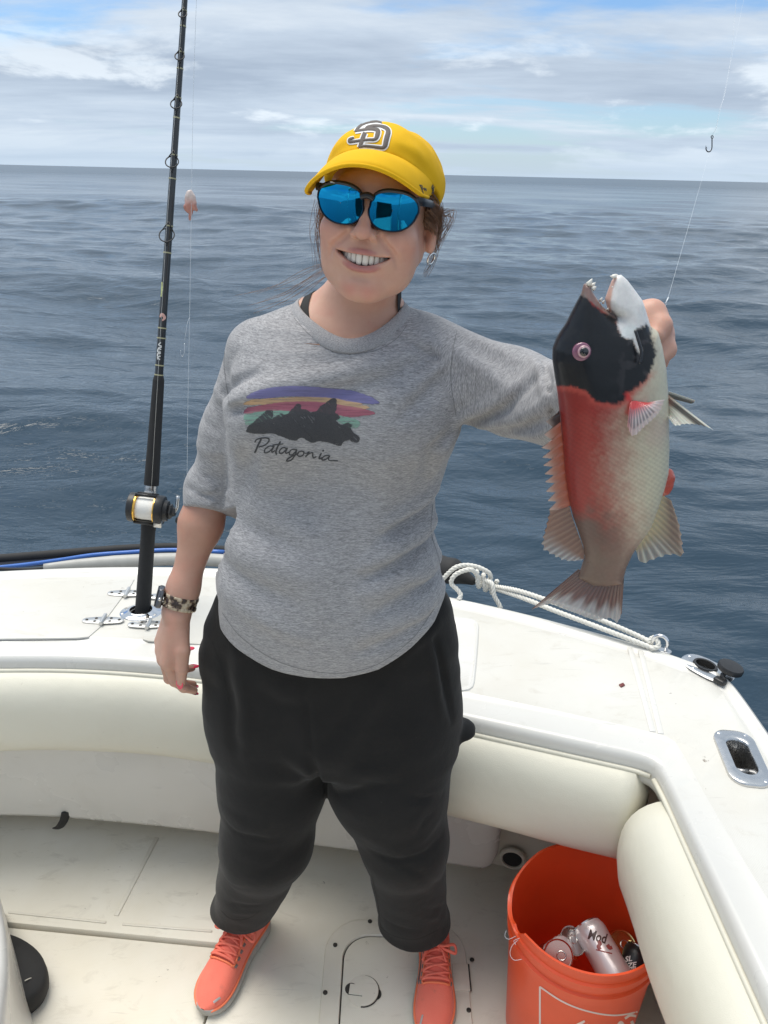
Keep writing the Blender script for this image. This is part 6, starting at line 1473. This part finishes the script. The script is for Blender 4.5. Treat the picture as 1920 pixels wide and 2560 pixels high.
def c_tail(s, t, r):
    c = lerp((.15, .10, .088), (.20, .105, .085), min(1, t*2)); k = max(0, (t-.52-.10*math.sin(s*41)-.16*abs(s-.55))/.25); k = min(1, k); edge = max(0, 1-abs(s-.0)/.07)+max(0, 1-abs(1-s)/.06)
    c = lerp(c, (.50, .47, .45), k*(1-min(1, edge))); c = lerp(c, (.10, .07, .065), .5*(1-r)*(1-k)); return (*c, 1-.38*k*(1-.6*r)*(1-min(1, edge)))
fin('tail_fin', [(338, 1805), (400, 1850), (480, 1872), (560, 1865), (598, 1835)], [(62, 2040), (165, 2006), (240, 2028), (330, 2066), (430, 2098), (520, 2090), (558, 2116), (585, 2060)], 18, c_tail, ragged=.02, yo=-.006, ycurve=lambda S, t: .004*t*np.sin(S*9))
def c_soft(s, t, r):
    c = lerp((.20, .115, .085), (.26, .15, .11), t); k = min(1, max(0, (t-.35-.35*(1-s))/.35))*min(1, max(0, (s-.25)/.3)); c = lerp(c, (.50, .50, .49), k*(.45+.55*r)); return (*c, 1-.55*k*(1-r*.7))
fin('soft_dorsal_fin', [(278, 1415), (300, 1500), (335, 1600), (366, 1690), (368, 1740)], [(170, 1470), (150, 1545), (122, 1665), (160, 1712), (262, 1756), (352, 1752)], 12, c_soft, ragged=.06)
def c_spiny(s, t, r):
    c = lerp((.42, .105, .055), (.40, .22, .16), t) if s > .12 else lerp((.05, .03, .03), (.06, .045, .04), t); c = lerp(c, (.62, .50, .44), .75*max(0, t-.55)/.45*(.3+.7*r)); return (*c, 1-.25*max(0, t-.4)*(1-r))
spn = [(215, 905), (150, 955), (190, 985), (140, 1030), (185, 1060), (124, 1105), (180, 1118), (130, 1160), (185, 1168), (135, 1207), (190, 1214), (142, 1256), (195, 1262), (146, 1302), (200, 1308), (150, 1357), (205, 1362), (160, 1410), (212, 1414), (166, 1464), (215, 1462)]
def spiny():
    base = spline(np.array([(226, 890), (238, 1000), (252, 1150), (266, 1290), (290, 1440)], float), 10); s = np.r_[0, np.cumsum(np.linalg.norm(np.diff(base, axis=0), axis=1))]; s /= s[-1]
    B = np.array(spn, float); nb = len(B); S = np.linspace(0, 1, nb); A = np.stack([np.interp(S, s, base[:, 0]), np.interp(S, s, base[:, 1])], 1)
    # four columns for each spine and notch
    SS = np.linspace(0, 1, (nb-1)*4+1); A = np.stack([np.interp(SS, S, A[:, k]) for k in (0, 1)], 1); B = np.stack([np.interp(SS, S, B[:, k]) for k in (0, 1)], 1); spike = np.interp(SS, S, np.arange(nb) % 2)
    rows_, C = [], []
    for j in range(9):
        t = j/8; P = A*(1-t)+B*t; rows_.append([PY(px, py, YF-.002*t) for px, py in fd(P)]); C.append([c_spiny(a, t, b) for a, b in zip(SS, spike)])
    G = np.array(rows_); th = (.0005+.0014*spike[None, :]**3*(1-.7*np.linspace(0, 1, 9)[:, None]))[..., None]*np.array([0, 1., 0]); n = G.shape[0]*G.shape[1]; V1, F1 = sheet(G-th); V2, F2 = sheet(G+th); C = np.array(C).reshape(-1, 4)
    mobj('spiny_dorsal_fin', np.concatenate([V1, V2]), np.concatenate([F1, F2[:, ::-1]+n]), M_fin, FISH, col=np.concatenate([C, C]))
spiny()
def c_anal(s, t, r):
    c = lerp((.46, .40, .25), (.21, .15, .115), min(1, t*1.6)); k = min(1, max(0, (s-.42)/.25))*min(1, max(0, (t-.15)/.4)); c = lerp(c, (.52, .52, .46), k*(.35+.65*r)); c = lerp(c, (.55, .42, .34), .6*max(0, t-.88)/.12*(s < .5)); return (*c, 1-.5*k*(1-r*.75))
fin('anal_fin', [(818, 1375), (800, 1430), (770, 1510), (720, 1610), (660, 1690)], [(872, 1408), (897, 1480), (922, 1560), (941, 1680), (940, 1735), (880, 1722), (790, 1742), (700, 1770), (668, 1700)], 13, c_anal, ragged=.05)
def c_pelv(s, t, r):
    c = lerp((.62, .60, .50), (.075, .066, .052), min(1, max(0, (s-.10)/.06)) if s < .34 else 1-min(1, (s-.34)/.14)); c = lerp(c, (.66, .64, .56), max(0, 1-s/.10)); k = min(1, max(0, (s-.45)/.2))*min(1, t*1.6); c = lerp(c, (.55, .56, .50), .7*k*r); c = lerp(c, (.50, .20, .14), .6*max(0, 1-t/.25)*(s < .5)); return (*c, 1-.5*k*(1-r*.8))
fin('pelvic_fin', [(842, 790), (845, 830), (850, 880), (852, 920)], [(1117, 1005), (1070, 985), (1010, 972), (950, 970), (895, 978), (856, 935)], 10, c_pelv, y0=YF-.010, yo=-.02, ragged=.04)
fin('pelvic_fin', [(842, 775), (846, 795), (848, 815)], [(1010, 832), (1000, 845), (985, 850)], 4, lambda s, t, r: (*lerp((.62, .60, .52), (.10, .09, .07), min(1, s*2.2)), 1), y0=YF+.012, yo=.015)
def c_pec(s, t, r):
    c = lerp((.60, .06, .065), (.66, .56, .55), min(1, max(0, (t-.12-.3*(1-s)*.4)/.36))); c = lerp(c, (.60, .075, .075), max(0, 1-s/.22)*(1-.5*t)); c = lerp(c, (.16, .15, .18), .7*(1-r)*(.25 < t < .8)*(s < .75)); return (*c, 1-.35*t*(1-r*.6))
fin('pectoral_fin', [(636, 838), (662, 832), (690, 838), (735, 846)], [(618, 985), (650, 1040), (720, 982), (800, 905), (836, 826)], 12, c_pec, y0=YF-.0385, yo=-.012, ragged=.03, bulge=-.004)
# eye
ec = PY(*fd([(356, 552)])[0], YF-.0292); ed = nrm(CAM-ec); ed = nrm(np.array([ed[0]*.4, -1, ed[2]*.4]))
V, F = lathe([(.0100, -.004), (.0097, .001), (.0086, .0018), (.0070, .0023), (.004, .0027), (.0005, .0028)], 28, ec, ed); EYE = mobj('eye', V, F, mat('purple_eye_rim', (0.22, 0.085, 0.14), .25, var=.25, vs=200, coat=.5), FISH)
ec2 = ec+PY(*fd([(366, 549)])[0], YF-.0300)-PY(*fd([(356, 552)])[0], YF-.0292)+np.array([0, -.0006, 0])
V, F = lathe([(.0066, .0015), (.0066, .0026), (.0054, .0034), (.0040, .0038)], 26, ec2, ed); mobj('iris', V, F, mat('pink_iris', (0.46, 0.27, 0.30), .2, var=.2, vs=400, coat=.8), EYE)
V, F = lathe([(.0046, .0030), (.0046, .0039), (.0030, .0045), (.0004, .0048)], 22, ec2, ed); mobj('pupil', V, F, mat('black_pupil', (0.004, 0.004, 0.005), .06, var=0, coat=1.0), EYE)
# teeth
M_ft = mat('fish_tooth', (0.78, 0.75, 0.68), .25, var=.1)
for a, b, r, y in (((395, 165), (416, 130), .0030, -.004), ((410, 175), (436, 152), .0026, .001), ((418, 190), (440, 176), .0024, -.005), ((388, 165), (402, 140), .0024, .004), ((462, 258), (474, 238), .0016, -.004), ((478, 270), (486, 254), .0015, .003), ((548, 120), (518, 116), .0022, -.003), ((556, 116), (530, 108), .0022, .003), ((532, 180), (541, 172), .0013, -.004), ((505, 308), (508, 298), .0013, -.004)):
    p, q = PY(*fd([a])[0], YF+y), PY(*fd([b])[0], YF+y-.002); V, F = tube([p, p*.6+q*.4+[0, -.0006, 0], q], [r, r*.85, r*.12], 8); mobj('tooth', V, F, M_ft, FISH)
# gill cover edge and swollen vent
ge = spline([PY(*fd([p])[0], YF-y) for p, y in (((664, 428), .031), ((686, 500), .0365), ((700, 560), .039), ((690, 620), .0405))], 6); V, F = tube(ge, .0016, 6); mobj('gill_edge', V, F, mat('dark_gill_skin', (0.02, 0.021, 0.026), .3, var=.2), FISH)
def f_vent(P):
    c1, c2 = PY(1668, 1196, YF), PY(1658, 1222, YF); f = smin(ell(P, c1, (.0085, .009, .012)), ell(P, c2, (.0085, .009, .0085)), .008); return smin(f, ell(P, PY(1650, 1205, YF), (.009, .008, .012)), .006)-.0009*fbm(P*220, 2)
vc = PY(1662, 1208, YF); V, Q = surfnet(f_vent, vc-.035, vc+.035, .0016); mobj('vent', V, Q, mat('red_flesh', (0.46, 0.085, 0.055), .28, var=.25, vs=250, coat=.4), FISH)
# ================================================================== loose things
M_nylon = mat('clear_line', (0.72, 0.76, 0.80), .25, var=0)
M_hook = mat('black_nickel', (0.05, 0.05, 0.055), .3, .9, var=.1)
# hanging line on the left with a strip of bait and a bare hook
LN = root('fishing_line', tuple(PY(468, 1235, 1.72)), 'thin vertical fishing line hanging beside the rod with a bait strip', 'fishing line')
lnp = [PY(496, -160, 1.95), PY(491, 0, 1.92), PY(483, 250, 1.88), PY(479, 480, 1.83), PY(474, 800, 1.78), PY(470, 1000, 1.75), PY(467, 1240, 1.72)]
V, F = tube(spline(lnp, 5), .00042, 5); mobj('line', V, F, M_nylon, LN)
bc = PY(477, 512, 1.83)
def f_bait(P):
    q = P-bc; f = ell(q, (0, 0, .010), (.013, .006, .020)); f = smin(f, ell(q, (-.006, 0, -.006), (.010, .005, .011)), .006); f = smin(f, cone(q, (-.002, 0, -.008), (-.004, 0, -.030), .0052, .0028), .004); f = smin(f, cone(q, (.006, 0, -.002), (.012, .0, -.012), .006, .003), .004); return f-.0012*fbm(P*170, 2)
V, Q = surfnet(f_bait, bc-.04, bc+.045, .0018); k = sstep(.022, -.004, V[:, 2]-bc[2])[:, None]; C = np.array([.72, .60, .55])*(1-k)+np.array([.50, .22, .17])*k; BT = mobj('bait_strip', V, Q, mat('pink_bait', (0, 0, 0), .4, var=.2, vs=150, attr=True, coat=.3), LN, col=C)
def hookmesh(c, h, sx, r):
    P = [(.0, h*.5), (0, .10*h), (-.02*h*sx, -.25*h), (-.16*h*sx, -.46*h), (-.34*h*sx, -.46*h), (-.46*h*sx, -.28*h), (-.46*h*sx, -.02*h)]; return spline([c+_r*a+_u*b for a, b in P], 7)
hp_ = hookmesh(PY(461, 875, 1.76), .030, 0.6, .001); V, F = tube(hp_, np.linspace(.0009, .0004, len(hp_)), 7); mobj('hook', V, F, M_ss, LN)
V, F = tube(spline([PY(474, 793, 1.775), PY(468, 810, 1.765), PY(462, 850, 1.76)], 4), .00035, 5); mobj('snood', V, F, M_nylon, LN)
# hook and leader on the right
HK = root('fish_hook', tuple(PY(1770, 378, 1.15)), 'small bare dark J-shaped hook dangling against the sky at right', 'fish hook')
hc = PY(1780, 363, 1.15); hp_ = hookmesh(hc, .0185, 0.95, .001); V, F = tube(hp_, np.r_[np.full(len(hp_)-8, .00075), np.linspace(.0007, .0002, 8)], 8); mobj('hook_shank', V, F, M_hook, HK)
A = np.linspace(0, 2*math.pi, 18, endpoint=False); eye_c = hp_[0]+_u*.0018+_r*.0002
V, F = tube([eye_c+_r*.0014*math.cos(a)+_u*.0018*math.sin(a) for a in A], .0006, 6, closed=True); mobj('hook_eye', V, F, M_hook, HK)
barb = hp_[-5]; V, F = tube([barb, barb+_r*.0018-_u*.0008], [.0008, .0002], 6); mobj('barb', V, F, M_hook, HK)
V, F = tube(spline([eye_c+_u*.003, PY(1790, 320, 1.15), PY(1800, 270, 1.16), PY(1812, 235, 1.18), PY(1830, 120, 1.22), PY(1850, -120, 1.3)], 5), .00016, 5); mobj('leader', V, F, M_nylon, HK)
LL = root('fishing_line', tuple(PY(1655, 800, .93)), 'faint slanting line running from the fish towards the horizon', 'fishing line')
V, F = tube(spline([PY(1640, 850, .92), PY(1655, 790, .94), PY(1669, 748, .97), PY(1700, 640, 1.05), PY(1740, 500, 1.2), PY(1768, 400, 1.35), PY(1800, 280, 1.5), PY(1880, -100, 2.0)], 6), .00014, 5); mobj('line', V, F, M_nylon, LL)
V, F = tube([PY(1664, 758, .962), PY(1671, 744, .968)], .0008, 6); mobj('knot', V, F, M_nylon, LL)

# rope from the lifting eye to the knot, three-strand lay
M_rope = mat('white_nylon_rope', (0.74, 0.725, 0.67), .6, var=.15, vs=60, bump=.4, bs=500)
ROPE = root('rope', tuple(PZ(1630, 1624, zt)), 'white twisted rope knotted beside her hip and tied to the deck eye', 'rope')
def laid(name, pts, r, pitch=.030, strands=3, m=None, nsub=10):
    P = spline(np.array(pts), nsub); s = np.r_[0, np.cumsum(np.linalg.norm(np.diff(P, axis=0), axis=1))]; n = max(8, int(s[-1]/.0035)); t = np.linspace(0, s[-1], n); P = np.stack([np.interp(t, s, P[:, k]) for k in range(3)], 1)
    T = np.gradient(P, axis=0); T /= np.linalg.norm(T, axis=1, keepdims=True)+1e-9; a, b, _ = frame_of(T[0]); mb = MB(); fr = []
    for i in range(n): a = nrm(a-T[i]*(a@T[i])); fr.append((a, np.cross(T[i], a)))
    for k in range(strands):
        Q = [P[i]+(fr[i][0]*math.cos(2*math.pi*(t[i]/pitch+k/strands))+fr[i][1]*math.sin(2*math.pi*(t[i]/pitch+k/strands)))*r*.5 for i in range(n)]
        V, F = tube(Q, r*.56, 7); mb.add(V, F)
    return mb.build(name, m or M_rope, ROPE)
RR_ = .0062
def rpz(px, py, y): return PY(px, py, y)
eyep = ce+UP*.010-np.array(axe)*.014
Kn = rpz(1215, 1455, 1.80)
laid('rope_strand', [eyep, rpz(1600, 1592, 1.565), rpz(1500, 1549, 1.61), rpz(1400, 1512, 1.66), rpz(1300, 1478, 1.72), Kn+[.02, 0, -.012]], RR_)
laid('rope_strand', [eyep+[0, -.012, -.006], rpz(1590, 1604, 1.545), rpz(1480, 1562, 1.60), rpz(1380, 1524, 1.655), rpz(1300, 1492, 1.715), Kn+[.02, 0, -.018]], RR_)
# eye wrap
laid('rope_wrap', [eyep+[-.012, .004, .0], ce+UP*.022-np.array(axe)*.016+[0, .008, 0], ce+UP*.026-np.array(axe)*.010, ce+UP*.014-np.array(axe)*.006+[0, -.010, 0], eyep+[-.010, -.012, -.004]], RR_)
# knot turns and the loop behind her hip
turn = []
for i in range(34):
    a = i*.62; f_ = i/33; c_ = Kn+np.array([-.030+.060*f_, 0, .012-.030*f_]); turn.append(c_+np.array([.004*math.cos(a), .017*math.cos(a), .019*math.sin(a)]))
laid('knot', turn, RR_*.95, nsub=3)
laid('rope_loop', [Kn+[.012, 0, .012], rpz(1222, 1432, 1.79), rpz(1195, 1418, 1.79), rpz(1165, 1413, 1.79), rpz(1140, 1418, 1.79), rpz(1122, 1432, 1.79), rpz(1105, 1450, 1.80)], RR_)
laid('rope_loop', [Kn+[-.02, -.01, .016], rpz(1180, 1425, 1.77), rpz(1155, 1428, 1.77), rpz(1135, 1440, 1.77), rpz(1128, 1458, 1.77), rpz(1143, 1474, 1.76), rpz(1152, 1488, 1.75), rpz(1146, 1500, 1.74)], RR_)
laid('rope_tail', [Kn+[-.004, -.016, .014], rpz(1230, 1460, 1.765), rpz(1236, 1490, 1.755), rpz(1246, 1508, 1.75), rpz(1252, 1521, 1.745)], RR_)
def f_fend(P): return smin(cone(P, rpz(1180, 1452, 1.83), rpz(1130, 1428, 1.86), .012, .034), cone(P, rpz(1130, 1428, 1.86), rpz(1090, 1420, 1.90), .034, .04), .01)
fc = rpz(1140, 1435, 1.86); V, Q = surfnet(f_fend, fc-[.13, .09, .08], fc+[.09, .12, .09], .004); FD = mobj('fender', V, Q, M_rub); tag(FD, 'black rubber fender end behind the knotted rope', 'fender')
# grey pipe, blue hose and black net handle lying along the far rail
def ypt(px, py, z): return PZ(px, py, z)
V, F = tube(spline([PY(110, 1418, 1.925), PY(200, 1410, 1.945), PY(330, 1402, 1.955), PY(440, 1398, 1.95), PY(560, 1402, 1.93), PY(700, 1420, 1.9)], 6), [*np.linspace(.010, .0175, 10), *np.full(21, .0185)], 14); o = mobj('grey_pipe', V, F, mat('grey_vinyl', (0.42, 0.415, 0.39), .45, var=.15)); tag(o, 'grey vinyl pipe lying along the far rail behind the rod', 'pipe')
V, F = tube(spline([PY(-60, 1424, 1.99), PY(60, 1412, 1.99), PY(150, 1400, 1.99), PY(230, 1388, 1.99), PY(320, 1381, 1.99), PY(430, 1375, 1.99), PY(560, 1380, 1.97)], 6), .0062, 12); o = mobj('blue_hose', V, F, mat('blue_hose_rubber', (0.055, 0.16, 0.50), .3, var=.2, vs=25)); tag(o, 'blue hose running along the far rail at left', 'hose')
NH = root('landing_net', tuple(PY(100, 1400, 2.02)), 'black landing net rim and mesh folded along the far rail', 'landing net')
V, F = tube(spline([PY(-80, 1402, 2.03), PY(60, 1391, 2.03), PY(200, 1380, 2.03), PY(330, 1371, 2.03), PY(450, 1368, 2.03), PY(600, 1378, 2.02)], 6), .0125, 12); mobj('net_rim', V, F, M_rub, NH)
V, F = tube(spline([PY(-80, 1418, 1.965), PY(60, 1424, 1.955), PY(150, 1415, 1.955), PY(230, 1402, 1.965), PY(330, 1392, 1.975), PY(450, 1386, 1.98), PY(600, 1392, 1.97)], 6), .0052, 10); mobj('net_cord', V, F, M_rub, NH)
G = np.array([[PY(px, py, 2.01) for px in np.linspace(-80, 560, 40)] for py in (1, 0)]); 
top = spline([PY(-80, 1408, 2.022), PY(60, 1398, 2.022), PY(200, 1386, 2.022), PY(330, 1377, 2.022), PY(450, 1374, 2.022)], 8); bt = spline([PY(-80, 1422, 2.0), PY(60, 1418, 2.0), PY(200, 1406, 2.0), PY(330, 1392, 2.0), PY(450, 1386, 2.0)], 8)
V, F = sheet(np.array([top, (top+bt)/2+[0, -.004, 0], bt])); mobj('net_mesh', V, F, mat('navy_mesh', (0.015, 0.02, 0.035), .8, var=.4, vs=200), NH)

# bucket with a torn rim
M_bkt = mat('orange_plastic', (0.80, 0.085, 0.020), .38, var=.10, vs=14, coat=.1)
BKT = root('bucket', (0.408, 1.057, 0.0), 'orange plastic bucket with a torn rim holding empty cans', 'bucket')
bx, by, hb = .408, 1.057, .360; r0, r1 = .124, .145
def bucket():
    nt_ = 96; ang = np.linspace(0, 2*math.pi, nt_, endpoint=False)
    # height of the torn edge round the rim: the far side is broken away in steps
    def top(a):
        d = (math.degrees(a)) % 360
        return np.interp(d, [0, 40, 60, 72, 80, 100, 118, 126, 140, 158, 168, 178, 186, 190, 194, 200, 206, 214, 270, 330, 360], [.0, .0, .0, .004, .012, .0, -.006, -.012, -.020, -.024, -.034, -.036, -.034, -.022, -.030, -.026, -.004, 0, 0, 0, 0])+hb
    rad = lambda z: r0+(r1-r0)*z/hb
    outer, inner = [], []
    prof_o = [(0.0, 0), (.02, 0), (.12, 0), (.22, 0), (.272, 0), (.276, .004), (.296, .0045), (.300, 0), (.312, 0), (.315, .005), (.331, .0052), (.334, .001), (.348, .001), (1.0, .0014)]
    for z, e in prof_o:
        outer.append([(bx+(rad(min(z, top(a)) if z < 1 else top(a))+e)*math.cos(a), by+(rad(min(z, top(a)) if z < 1 else top(a))+e)*math.sin(a), min(z, top(a)) if z < 1 else top(a)) for a in ang])
    for z in (1.0, .31, .2, .1, .012):
        inner.append([(bx+(rad(min(z, top(a)))-.0032)*math.cos(a), by+(rad(min(z, top(a)))-.0032)*math.sin(a), (top(a)-.0004) if z == 1 else min(z, top(a)-.001)) for a in ang])
    V, F = loft(outer+inner); o = mobj('bucket_wall', V, F, M_bkt, BKT, angle=40)
    return o
BW = bucket()
bbv = bvh_of(BW); M_bw = mat('white_ink', (0.78, 0.62, 0.58), .5, var=.06)
mb = MB()
for L, w in (([(1350, 2700), (1350, 2600), (1350, 2466)], 4.5), ([(1349, 2466), (1400, 2500), (1450, 2522), (1510, 2536), (1560, 2536), (1630, 2520)], 4), ):
    V, F = stroke(bbv, L, w, .0006)
    if len(V): mb.add(V, F)
mb.build('printed_border', M_bw, BKT); mb = MB()
for L, w in (([(1425, 2572), (1445, 2562), (1462, 2552)], [5, 9, 5]), ([(1430, 2580), (1455, 2566), (1470, 2562)], 6), ([(1562, 2546), (1575, 2538), (1590, 2540)], 6), ([(1540, 2575), (1552, 2556), (1562, 2575)], 9), ([(1578, 2552), (1585, 2562), (1600, 2552), (1606, 2560)], 8), ([(1595, 2575), (1610, 2562), (1625, 2556)], 9)):
    V, F = stroke(bbv, L, w, .0006)
    if len(V): mb.add(V, F)
mb.build('printed_letters', M_bw, BKT)
# cans in the bucket
M_alu = mat('aluminium', (0.62, 0.60, 0.58), .25, 1.0, var=.1); M_copper = mat('copper_lid', (0.70, 0.42, 0.34), .22, 1.0, var=.1); M_goldlid = mat('gold_lid', (0.62, 0.48, 0.22), .25, 1.0, var=.1)
M_canw = mat('white_can_print', (0.62, 0.57, 0.58), .3, .35, var=.06); M_canb = mat('black_can_print', (0.02, 0.02, 0.022), .35, .3, var=.1); M_canlet = mat('brown_can_lettering', (0.055, 0.022, 0.018), .4, var=.1); M_canred = mat('red_can_crest', (0.26, 0.05, 0.045), .4, var=.1)
# crumpled paper and older cans fill the bucket below, out of sight: a false floor of crushed cans is not needed, the cans rest on one another
def can(name, top_c, axis, label, wallm, lidm, crush=0.0, h=.122, r=.033, seed=1, flip=False):
    axis = nrm(axis); C_ = root(name, tuple(np.asarray(top_c)-axis*h), label, 'can', 'empty cans in the bucket'); c0 = np.asarray(top_c)-axis*h
    prof = [(r*.72, 0), (r*.82, .003), (r*.98, .012), (r, .018), (r, .05), (r, .08), (r, h-.018), (r*.97, h-.012), (r*.86, h-.003), (r*.84, h-.001)]
    pr = []
    for (a, b), (c, d) in zip(prof[:-1], prof[1:]):
        for k in range(3): pr.append((a+(c-a)*k/3, b+(d-b)*k/3))
    pr.append(prof[-1]); V, F = lathe(pr, 40, c0, axis); F = F[:-1]
    if crush:
        q = (V-c0)@axis; w = np.sin(math.pi*np.clip(q/h, 0, 1))**.7; rad = V-c0-np.outer(q, axis); nz_ = fbm(V*34+seed*5, 2)+.6*np.abs(vnoise(V*60+seed)); V = V-rad*(np.clip(crush*(.45+nz_), -.1, .9)*w)[:, None]
    o = mobj('can_wall', V, F, wallm, C_, angle=50 if not crush else 20)
    V, F = lathe([(r*.84, h-.002), (r*.86, h+.0008), (r*.84, h+.0016), (r*.79, h+.0006), (r*.75, h-.005), (r*.70, h-.0052), (r*.66, h-.0042), (r*.45, h-.0042), (r*.42, h-.0050), (r*.1, h-.0048)], 36, c0, axis); ld = mobj('can_lid', V, F, lidm, C_, angle=40)
    a_, b_, _ = frame_of(axis); tp = c0+axis*(h-.0028)
    V, F = tube([tp+a_*(.006+.0085*math.cos(k))+b_*.0078*math.sin(k) for k in np.linspace(0, 2*math.pi, 20, endpoint=False)], .0019, 6, closed=True); mobj('pull_tab', V, F, M_alu, ld)
    V, F = lathe([(.0095, 0), (.0095, .0004), (.004, .0005)], 18, tp-a_*.011, axis); mobj('mouth_opening', V, F, M_blackpl, ld)
    return C_, o
zc_ = .25
p1 = PZ(1396, 2388, zc_); c1, w1 = can('crushed_can', p1+[.0, 0, .0], (-.15, -.62, .75), 'crushed pale can with a copper lid at the left inside the bucket', M_canw, M_copper, .65, seed=3, h=.10)
p0_ = PZ(1432, 2352, .245); can('crushed_can', p0_, (.35, -.30, .85), 'flattened silver can wedged behind the lettered can', M_alu, M_alu, .75, seed=11, h=.10)
p2 = PZ(1466, 2312, .250); p2b = PZ(1530, 2425, .225); c2_, w2 = can('beer_can', p2, nrm(p2-p2b), 'pale pink-white beer can with dark lettering lying in the bucket', M_canw, M_alu, 0.05, seed=8)
p3 = PZ(1556, 2362, .232); c3_, w3 = can('drink_can', p3, (.1, -.35, .9), 'upright drink can with a gold lid behind the lettered can', M_goldlid, M_goldlid, 0.0)
p4 = PZ(1590, 2372, .225); c4_, w4 = can('black_can', p4+[.012, 0, .0], (.50, .60, .55), 'black can with white lettering half hidden by the right bolster', M_canb, M_alu, 0.0)
def letters(parent, target, text, org_px, ux, uy, m, eps=.0005, name='lettering'):
    """text drawn on a surface: org_px the photo position, ux/uy pixel vectors of one em along and up"""
    cu = bpy.data.curves.new('t', 'FONT'); cu.body = text; cu.offset = .025; cu.resolution_u = 3; ob = bpy.data.objects.new('t', cu); COL.objects.link(ob); dg = bpy.context.evaluated_depsgraph_get(); me = ob.evaluated_get(dg).to_mesh()
    bm = bmesh.new(); bm.from_mesh(me); bmesh.ops.triangulate(bm, faces=bm.faces); bmesh.ops.subdivide_edges(bm, edges=bm.edges, cuts=1); vs_ = [v.co[:2] for v in bm.verts]; fs = [[v.index for v in f.verts] for f in bm.faces]; bm.free(); ob.evaluated_get(dg).to_mesh_clear(); bpy.data.objects.remove(ob, do_unlink=True); bpy.data.curves.remove(cu)
    bv = bvh_of(target); V = []
    for x, y in vs_:
        px = org_px[0]+ux[0]*x+uy[0]*y; py = org_px[1]+ux[1]*x+uy[1]*y; V.append(hit(bv, px, py, eps))
    ok = [v is not None for v in V]; idx = np.cumsum(ok)-1; F = [[int(idx[i]) for i in f] for f in fs if all(ok[i] for i in f)]; V = [v for v in V if v is not None]
    if V and F: mobj(name, np.array(V), F, m, parent, smooth=False)
letters(c2_, w2, 'Mod', (1468, 2346), (25, 7), (9, -33), M_canlet)
mb = MB(); b2v = bvh_of(w2)
for L, w in (([(1496, 2352), (1500, 2360), (1496, 2366), (1500, 2374)], 9), ([(1518, 2362), (1524, 2370), (1530, 2368)], 9), ([(1490, 2374), (1505, 2378), (1530, 2384)], 3)):
    V, F = stroke(b2v, L, w, .0005)
    if len(V): mb.add(V, F)
if mb.V: mb.build('crest', M_canred, c2_)
letters(c4_, w4, 'SL', (1562, 2405), (19, -3), (3, -19), M_white); letters(c4_, w4, 'ZE', (1568, 2421), (19, -3), (3, -19), M_white); letters(c4_, w4, 'WA', (1577, 2424), (8, -1), (1, -8), M_white)
# wisps of fishing line snagged on the rim
WS = root('snagged_line', tuple(PZ(1290, 2350, .30)), 'fine tangled wisps of line caught on the bucket rim', 'fishing line')
for L in ([(1290, 2340), (1272, 2348), (1262, 2340), (1266, 2325)], [(1295, 2350), (1280, 2365), (1275, 2385), (1285, 2400), (1305, 2398)], [(1300, 2345), (1285, 2352), (1290, 2362)]):
    V, F = tube(spline([PZ(a, b, .335) for a, b in L], 6), .0004, 5); mobj('wisp', V, F, M_nylon, WS)

# white moulded seat base at the left edge and the black pad showing beyond it
SB = root('seat_base', (-0.92, 1.02, 0.0), 'white curved moulded seat base at the bottom left corner', 'seat base')
pb = [PZ(2, 2268, .30), PZ(18, 2330, .30), PZ(36, 2400, .30), PZ(52, 2480, .30), PZ(66, 2560, .30), PZ(80, 2680, .30)]
prof_top = spline([PZ(-4, 2230, .42), PZ(2, 2275, .40), PZ(14, 2340, .38), PZ(17, 2420, .37), PZ(10, 2500, .36), PZ(-10, 2640, .36)], 8)
prof_bot = spline([PZ(8, 2268, .02), PZ(22, 2322, .02), PZ(44, 2400, .02), PZ(66, 2487, .02), PZ(82, 2560, .02), PZ(110, 2680, .02)], 8)
prof_bot[:, 2] = .0; rows_ = []
for k in np.linspace(0, 1, 9): rows_.append(prof_bot*(1-k)+prof_top*k)
rows_.append(prof_top+[-.01, 0, .012]); rows_.append(prof_top+[-.04, 0, .02]); rows_.append(prof_top+[-.3, 0, .02])
bk = [np.concatenate([r_, (r_[::-1]+[-.45, 0, 0])]) for r_ in rows_]
V, F = loft(bk); mobj('moulding', V, F, M_gel, SB, angle=60)
pc = PZ(40, 2404, .05)
PD = root('black_pad', (float(pc[0]), float(pc[1]), 0.0), 'rounded black rubber pad on the floor beside the white seat base', 'pad')
A = np.linspace(0, 2*math.pi, 48, endpoint=False); ring = lambda k, z: np.stack([pc[0]-.045+.125*k*np.cos(A), pc[1]-.012+.082*k*np.sin(A)-.03*k*np.cos(A), np.full(48, z)], 1)
V, F = loft([ring(.93, .0-.008), ring(.99, .01), ring(1.0, .028), ring(.985, .042), ring(.94, .050), ring(.5, .054), ring(.02, .055)]); mobj('pad_body', V, F, M_rub, PD)
V, F = tube(spline([PZ(62, 2452, .058), PZ(70, 2448, .056), PZ(78, 2445, .052)], 4), .0012, 6); mobj('pad_scratch', V, F, M_floorsm, PD)
# scrap of fish on the deck
sc = PZ(1555, 1714, zt); V, F = rbox((.014, .009, .004), .0015, 2); V = V*(1+.25*vnoise(V*300+2)[:, None]); o = mobj('fish_scrap', xf(V, rotm('Z', 30), sc+[0, 0, .0015]), F, mat('dark_red_flesh', (0.16, 0.035, 0.03), .4, var=.4, vs=300)); tag(o, 'tiny dark red scrap of fish on the white deck', 'fish scrap')
